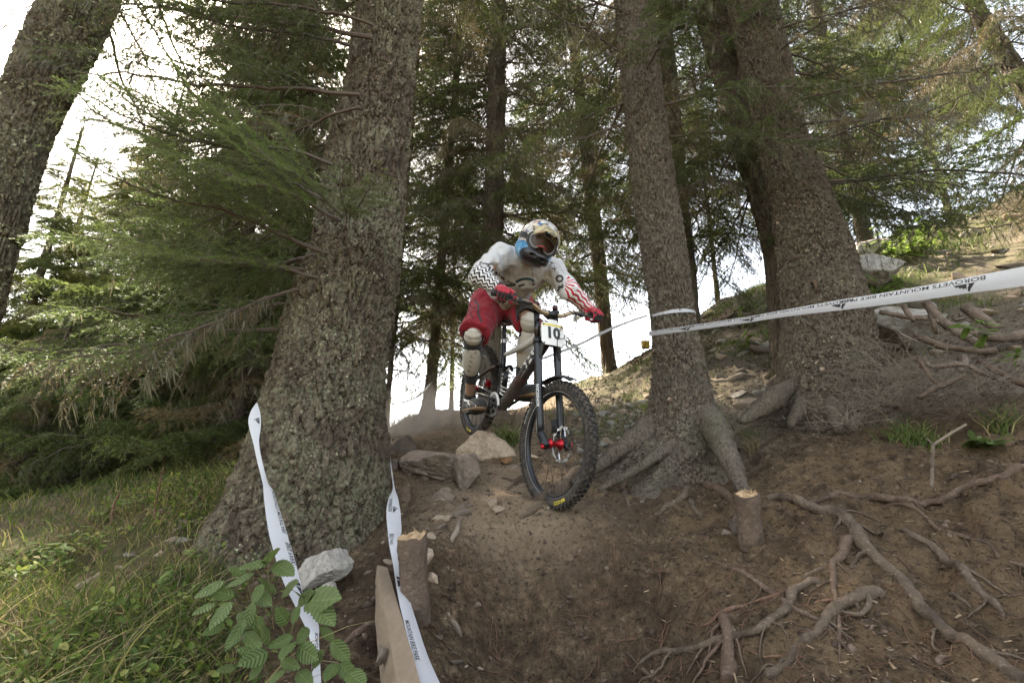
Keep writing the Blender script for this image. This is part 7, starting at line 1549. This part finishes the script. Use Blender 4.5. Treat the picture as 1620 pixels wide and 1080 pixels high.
# knee and shin guards
M_CREAM = plain('cream_hard_plastic', (.50, .47, .41), .45, var=.1, nscale=18)
for s in 'RL':
    k, an = J['knee' + s], J['ank' + s]; th = J['hip' + s] - k; th /= np.linalg.norm(th); ax = (an - k) / np.linalg.norm(an - k)
    fr = np.array((0, -1, -.12)) if s == 'R' else np.array((-.1, -1, -.1)); fr = fr - ax * (fr @ ax); fr /= np.linalg.norm(fr); sdv = np.cross(ax, fr); FM = np.stack([sdv, fr, -ax], 1)
    e = k + ax * .40; fn = lambda p: smax(smin(sd_cone(p, k + th * .17, k, .084, .069), sd_cone(p, k, e, .064, .045), .02), (p - e) @ ax, .006) - folds(p, 16, .002, 17)
    lo, hi = bounds(k + th * .17, e, m=.12); g, _, _ = wear('knee_guard', fn, lo, hi, .007, [M_BLC])
    cap = lambda p: smax(smax(sd_ell((p - k) @ FM, (0, .018, .006), (.060, .052, .074)), -sd_ell((p - k) @ FM, (0, .014, .004), (.054, .044, .068)), .002), -((p - k) @ FM)[:, 1] + .024, .004) - .0018 * np.cos(((p - k) @ FM)[:, 2] * 160) * (((p - k) @ FM)[:, 2] > .0)
    lo, hi = bounds(k, m=.12); _, KV, KF = wear('knee_cap', cap, lo, hi, .005, [M_CREAM], parent=g)
    cs = k + ax * .185; shn = lambda p: smax(smax(sd_ell((p - cs) @ FM, (0, .020, 0), (.061, .054, .170)), -sd_ell((p - cs) @ FM, (0, .014, 0), (.054, .047, .163)), .002), smax(-((p - cs) @ FM)[:, 1] + .020, np.abs(((p - cs) @ FM)[:, 2]) - .128, .006), .004)
    lo, hi = bounds(cs, m=.19); _, HV, HF = wear('shin_plate', shn, lo, hi, .0055, [M_CREAM], parent=g)
    if s == 'R':
        hb = caster(HV, HF); c2 = lambda l: [(700 + a / 4.907, 480 + b / 4.907) for a, b in l]
        V, F = poly_fill(c2([(192, 368), (215, 358), (262, 370), (256, 388), (228, 392), (195, 380)])); cast_print('badge', hb, V, F, M_INK, g, .003)
        for (x, y) in ((228, 412), (222, 450), (215, 487), (206, 522)): V, F = poly_fill(c2([(x - 14, y - 10), (x - 6, y - 4), (x + 12, y + 8), (x + 4, y + 8), (x - 10, y)])); cast_print('vent_slot', hb, V, F, M_INK, g, .003)
        kb = caster(KV, KF)
        for pts in ([(205, 255), (213, 275), (222, 290)], [(308, 245), (300, 268), (285, 285)]): V, F = stroke(c2(pts), .5); cast_print('moulded_line', kb, V, F, M_GTXT, g, .002)
# shoes and socks
M_SHOE = mat_cloth('black_suede', (.022, .022, .024), (.055, .052, .05))
for s, he, to in (('R', heR, toR), ('L', heL, toL)):
    ax = (to - he) / np.linalg.norm(to - he); an = J['ank' + s]; sh = an - he; mid = (he + to) / 2
    sh_fn = lambda p: smax(smin(smin(sd_cone(p, he, to, .046, .043), sd_cone(p, he + ax * .01, an + (0, 0, .02), .047, .048), .02), sd_cone(p, mid + (0, 0, .012), to, .044, .036), .02), -(p[:, 2] - ((p - mid) @ ax) * ax[2] - mid[2] + .020), .004)
    sh_fn2 = lambda p: smax(sh_fn(p), p[:, 2] - an[2] - .022, .006)
    lo, hi = bounds(he, to, an, m=.08); so, ShV, ShF = wear('shoe', sh_fn2, lo, hi, .0055, [M_SHOE])
    sl = lambda p: smax(smax(sd_cone(p, he, to, .055, .050), p[:, 2] - ((p - mid) @ ax) * ax[2] - mid[2] + .018, .003), -(p[:, 2] - ((p - mid) @ ax) * ax[2] - mid[2]) - .038, .003)
    wear('sole', sl, lo, hi, .005, [M_TAN], parent=so); skf = lambda p: smax(sd_cone(p, an, an + (J['knee' + s] - an) * .18, .044, .044), (p - an) @ ((J['knee' + s] - an) / np.linalg.norm(J['knee' + s] - an)) - .05, .006)
    lo, hi = bounds(an, m=.1); wear('sock', skf, lo, hi, .006, [M_BLC])
    if s == 'R':
        b_ = caster(ShV, ShF)
        for pts, w in (([(147, 708), (162, 748), (190, 762), (212, 788)], .9), ([(255, 785), (262, 810), (272, 822)], .8)): V, F = stroke(c2(pts), w * .6); cast_print('shoe_piping', b_, V, F, M_DTXT, so, .002)
# gloves: palm, five fingers closed round the grips
M_GLV = mat_cloth('red_glove_cloth', (.26, .012, .022), (.40, .03, .045))
for s, y0, wr in ((-1, -.328, wrR), (1, .328, wrL)):
    g0, g1 = gp(y0 - .03), gp(y0 + .03); e = (g1 - g0) / np.linalg.norm(g1 - g0) * s        # towards the bar end
    c = gp(y0); f = _bx - e * (_bx @ e); f /= np.linalg.norm(f); u = np.cross(e, f) * 1.0
    if u @ _bz < 0: u = -u
    at = lambda a, b, d: c + e * a + f * b + u * d
    kn = [at(-.034, .014, .036), at(-.011, .018, .038), at(.011, .016, .037), at(.032, .008, .033)]
    fin = []
    for i, (a, L) in enumerate(((-.038, 1.0), (-.012, 1.08), (.011, 1.03), (.032, .88))):
        if i == 0: fin.append(([kn[0], at(-.050, .050, .026), at(-.056, .068, .004), at(-.060, .066, -.016)], (.0125, .0110, .0100, .0088)))
        else: fin.append(([kn[i], at(a, .043 * L, .018), at(a, .034 * L, -.022), at(a, .004, -.033 * L)], (.0128, .0114, .0104, .0092)))
    thumb = ([at(-.030, -.040, .022), at(-.054, -.022, .004), at(-.058, .004, -.022), at(-.050, .020, -.028)], (.0165, .0135, .0118, .0100))
    def palm(p):
        q = np.stack([(p - c) @ e, (p - c) @ f, (p - c) @ u], -1); d = sd_ell(q, (0, -.016, .030), (.047, .046, .022)); d = smin(d, sd_cone(p, at(0, -.035, .028), wr, .032, .031), .02); d = smin(d, sd_cone(p, wr, wr + (wr - c) * .35, .035, .040), .01)
        for i in range(4): d = smin(d, sd_cone(p, kn[i], at((-.03, -.01, .01, .027)[i], -.02, .032), .0135, .016), .008)
        for i in range(3): d = smin(d, sd_cone(p, thumb[0][i], thumb[0][i + 1], thumb[1][i], thumb[1][i + 1]), .008)
        for P_, r_ in fin:
            for i in range(3): d = smin(d, sd_cone(p, P_[i], P_[i + 1], r_[i], r_[i + 1]), .004)
        return d
    lo, hi = bounds(c, wr, m=.10); gl, GV, GF = wear('glove', palm, lo, hi, .0035, [M_GLV])
    # black finger fronts and wrist cuff
    for P_, r_ in fin:
        mb = MB(); mb.tube(spline([P_[1] + f * .004, P_[2] + f * .002 - u * .001, P_[3] - u * .003], 8), np.linspace(r_[1], r_[3], 8) * .96, 8); V, F, _ = mb.arrays(); mesh_at('finger_pad', V, F, root, [M_BLC], gl)
    cf = wr + (wr - c) * .22; ad = (wr - c) / np.linalg.norm(wr - c); V, F = tube([cf - ad * .016, cf + ad * .016], .0405, 20, cap=False); mesh_at('cuff', V, F, root, [M_BLC], gl)
# helmet, in its own axes
def hpart(name, V, F, mats, parent=None, smooth=True, **k):
    return mesh_at(name, hd + np.asarray(V) @ HM.T, F, root, mats, parent or rider, smooth=smooth, **k)
def shell(q):
    d = sd_ell(q, (0, -.012, .032), (.122, .146, .128)); d = smin(d, sd_ell(q, (0, .045, -.080), (.098, .112, .052)), .035); d = smin(d, sd_ell(q, (0, -.03, -.05), (.115, .115, .07)), .03)
    port = smax(sd_ell(q, (0, .17, .000), (.100, .130, .056)), -q[:, 1] + .03, .01); d = smax(d, -port, .008)
    d = smax(d, -sd_ell(q, (0, -.012, .01), (.100, .122, .112)), .004); d = smax(d, -q[:, 2] - .125, .006)
    for sx in (-1, 1): d = smax(d, -sd_ell(q, (sx * .035, .155, -.088), (.020, .03, .010)), .003); d = smax(d, -sd_ell(q, (sx * .04, .12, .118), (.012, .02, .010)), .003)
    return d
V, F = nets(shell, (-.15, -.19, -.15), (.15, .19, .18), .0052)
def mat_helmet():
    t = NT('painted_helmet_shell'); a = t.attr('hp').outputs['Vector']; sx = t.n('SeparateXYZ'); t.l(a, sx.inputs[0]); z = sx.outputs['Z']
    n = t.noise(a, 26, 4, .6); c = t.mix(n, (.42, .40, .36), (.60, .57, .51))
    c = t.mix(t.ramp(t.noise(a, 24, 3, .6, .6), [(.53, 0.0), (.57, 1.0)]), c, (.03, .09, .20)); c = t.mix(t.ramp(t.noise(a, 31, 2, .5, .5), [(.62, 0.0), (.65, 1.0)]), c, (.40, .18, .06)); c = t.mix(t.ramp(t.noise(a, 40, 3), [(.58, 0.0), (.61, .85)]), c, (.04, .04, .045))
    low = t.math('ADD', z, t.math('MULTIPLY', t.noise(a, 12, 3), .06)); bl = t.mix(t.ramp(t.noise(a, 20, 4, .7), [(.42, 0.0), (.6, 1.0)]), (.03, .16, .33), (.14, .34, .50))
    c = t.mix(t.ramp(low, [(.0, 1.0), (.012, 0.0)]), c, bl)
    y = sx.outputs['Y']; ch = t.math('ADD', t.math('MULTIPLY', y, .8), t.math('MULTIPLY', z, -.9)); c = t.mix(t.ramp(ch, [(.125, 0.0), (.135, 1.0)]), c, (.018, .018, .02)); t.set(c, .32, spec=.5); return t.m
helm = hpart('helmet', V, F, [mat_helmet()], attrs={'hp': V})
# visor
V = []; xs = np.linspace(-1, 1, 17); ysv = np.linspace(0, 1, 9)
for fx in xs:
    for g in ysv: V.append((fx * (.098 - .012 * g), .085 + .120 * g - .035 * fx * fx * g - .02 * fx * fx, .116 - .040 * fx * fx - .040 * g - .016 * g * g + .010 * (abs(abs(fx) - .45) < .12)))
V = np.array(V); i = np.arange(16)[:, None] * 9; j = np.arange(8)[None]; Fv = np.stack([i + j, i + j + 1, i + j + 10, i + j + 9], -1).reshape(-1, 4); nV = len(V); rim = []
V2 = np.vstack([V, V - (0, 0, .004)]); Fs = [np.vstack([Fv, Fv[:, ::-1] + nV])]; ed = [(k * 9 + 8, (k + 1) * 9 + 8) for k in range(16)] + [(k, k + 1) for k in range(8)] + [(16 * 9 + k + 1, 16 * 9 + k) for k in range(8)]; Fs[0] = np.vstack([Fs[0], [(a, b, b + nV, a + nV) for a, b in ed]])
t = NT('tan_camouflage_visor'); a = t.attr('hp').outputs['Vector']; c = t.mix(t.ramp(t.noise(a, 22, 2, .5, .4), [(.52, 0.0), (.56, 1.0)]), (.42, .35, .20), (.10, .11, .10)); c = t.mix(t.ramp(t.noise(a, 15, 2), [(.60, 0.0), (.63, 1.0)]), c, (.30, .20, .10)); t.set(c, .35); M_VIS = t.m
hpart('visor', V2, Fs, [M_VIS], helm, attrs={'hp': V2})
# goggles: frame, lens, strap
th = np.linspace(0, 2 * PI, 49)[:-1]; ox = .080 * np.sign(np.cos(th)) * np.abs(np.cos(th)) ** .75; oz = .040 * np.sign(np.sin(th)) * np.abs(np.sin(th)) ** .8 + .004; oz += np.where(oz < 0, 1, 0) * .022 * np.exp(-(ox / .020) ** 2) - np.where(oz < 0, 1, 0) * .008 * np.exp(-((np.abs(ox) - .045) / .02) ** 2)
gy = lambda x, k=1.0: .128 - 5.2 * x * x * k
O = np.stack([ox, gy(ox), oz], -1); gog = hpart('goggles', *tube(np.vstack([O, O[:1], O[1:2]]), .0072, 8, cap=False), [plain('grey_goggle_foam_frame', (.15, .15, .15), .5)], helm)
O2 = np.stack([ox * 1.13, gy(ox * 1.08) - .010, (oz - .004) * 1.22 + .004], -1); hpart('frame_outer', *tube(np.vstack([O2, O2[:1], O2[1:2]]), .0100, 8, cap=False), [M_BLKM], gog)
rings = [np.stack([ox * k, gy(ox * k) + .002, (oz - .004) * k + .004], -1) for k in (1, .8, .6, .4, .2)]; V = np.vstack(rings + [[[0, gy(0) + .002, .004]]]); m = 48; i = np.arange(4)[:, None] * m; j = np.arange(m)[None]; k = (j + 1) % m
t = NT('dark_amber_lens'); v = t.coord('Object'); t.set(t.mix(t.noise(v, 30, 3), (.022, .014, .011), (.07, .040, .03)), .30, spec=.3); M_LENS = t.m
hpart('lens', V, [np.stack([i + j, i + k, i + m + k, i + m + j], -1).reshape(-1, 4), np.stack([4 * m + np.arange(m), 4 * m + (np.arange(m) + 1) % m, np.full(m, 5 * m)], -1)], [M_LENS], gog)
hpart('nose_guard', *tube(spline([(-.040, .108, -.030), (-.018, .140, -.024), (0, .150, -.020), (.018, .140, -.024), (.040, .108, -.030)], 16), np.interp(np.linspace(0, 1, 16), [0, .5, 1], [.004, .006, .004]), 8), [plain('red_nose_guard', (.26, .03, .03), .5)], gog)
mb = MB()
for s in (-1, 1):
    q = spline([(s * .078, .098, .004), (s * .112, .05, .008), (s * .126, -.01, .012), (s * .112, -.08, .02)], 12); W_ = np.array((0, 0, .017)); V = np.vstack([q - W_, q + W_]); mb.add(V, np.array([(i, i + 1, i + 13, i + 12) for i in range(11)]))
V, F, _ = mb.arrays(); hpart('strap', V, F, [M_BLC], gog)
# ------------------------------------------------------------------ the dust the wheels threw up
def puff(c, r, dens, label, seed):
    V, F = ico(4); V = V * (1 + .25 * fbm(V * 1.7 + seed, 3, seed))[:, None] * np.asarray(r)
    t = NT('trail_dust'); t.t.nodes.remove(t.b); pv = t.n('VolumePrincipled'); pv.inputs['Color'].default_value = (.95, .80, .64, 1); pv.inputs['Anisotropy'].default_value = .2
    tc = t.n('TexCoord'); v = tc.outputs['Object']; n = t.noise(v, 3.4, 5, .6, .6)
    ln = t.n('VectorMath', operation='LENGTH'); sc = t.n('VectorMath', operation='DIVIDE'); t.l(v, sc.inputs[0]); sc.inputs[1].default_value = tuple(r); t.l(sc.outputs[0], ln.inputs[0])
    fall = t.ramp(ln.outputs['Value'], [(.15, 1.0), (.95, 0.0)]); d = t.math('MULTIPLY', t.math('MULTIPLY', fall, t.ramp(n, [(.42, 0.0), (.60, 1.0)])), dens); t.l(d, pv.inputs['Density']); t.l(pv.outputs[0], t.o.inputs['Volume'])
    t.m.cycles.volume_step_rate = 3 if hasattr(t.m.cycles, 'volume_step_rate') else 1
    o = obj('dust_cloud', mesh_new('dust_cloud', V, F, [t.m]), None, tuple(c), label=label, cat='dust', kind='stuff'); return o
puff(P(672, 668, 5.0), (.80, .55, .42), 7.0, 'cloud of brown dust drifting over the mound behind the rider', 3)
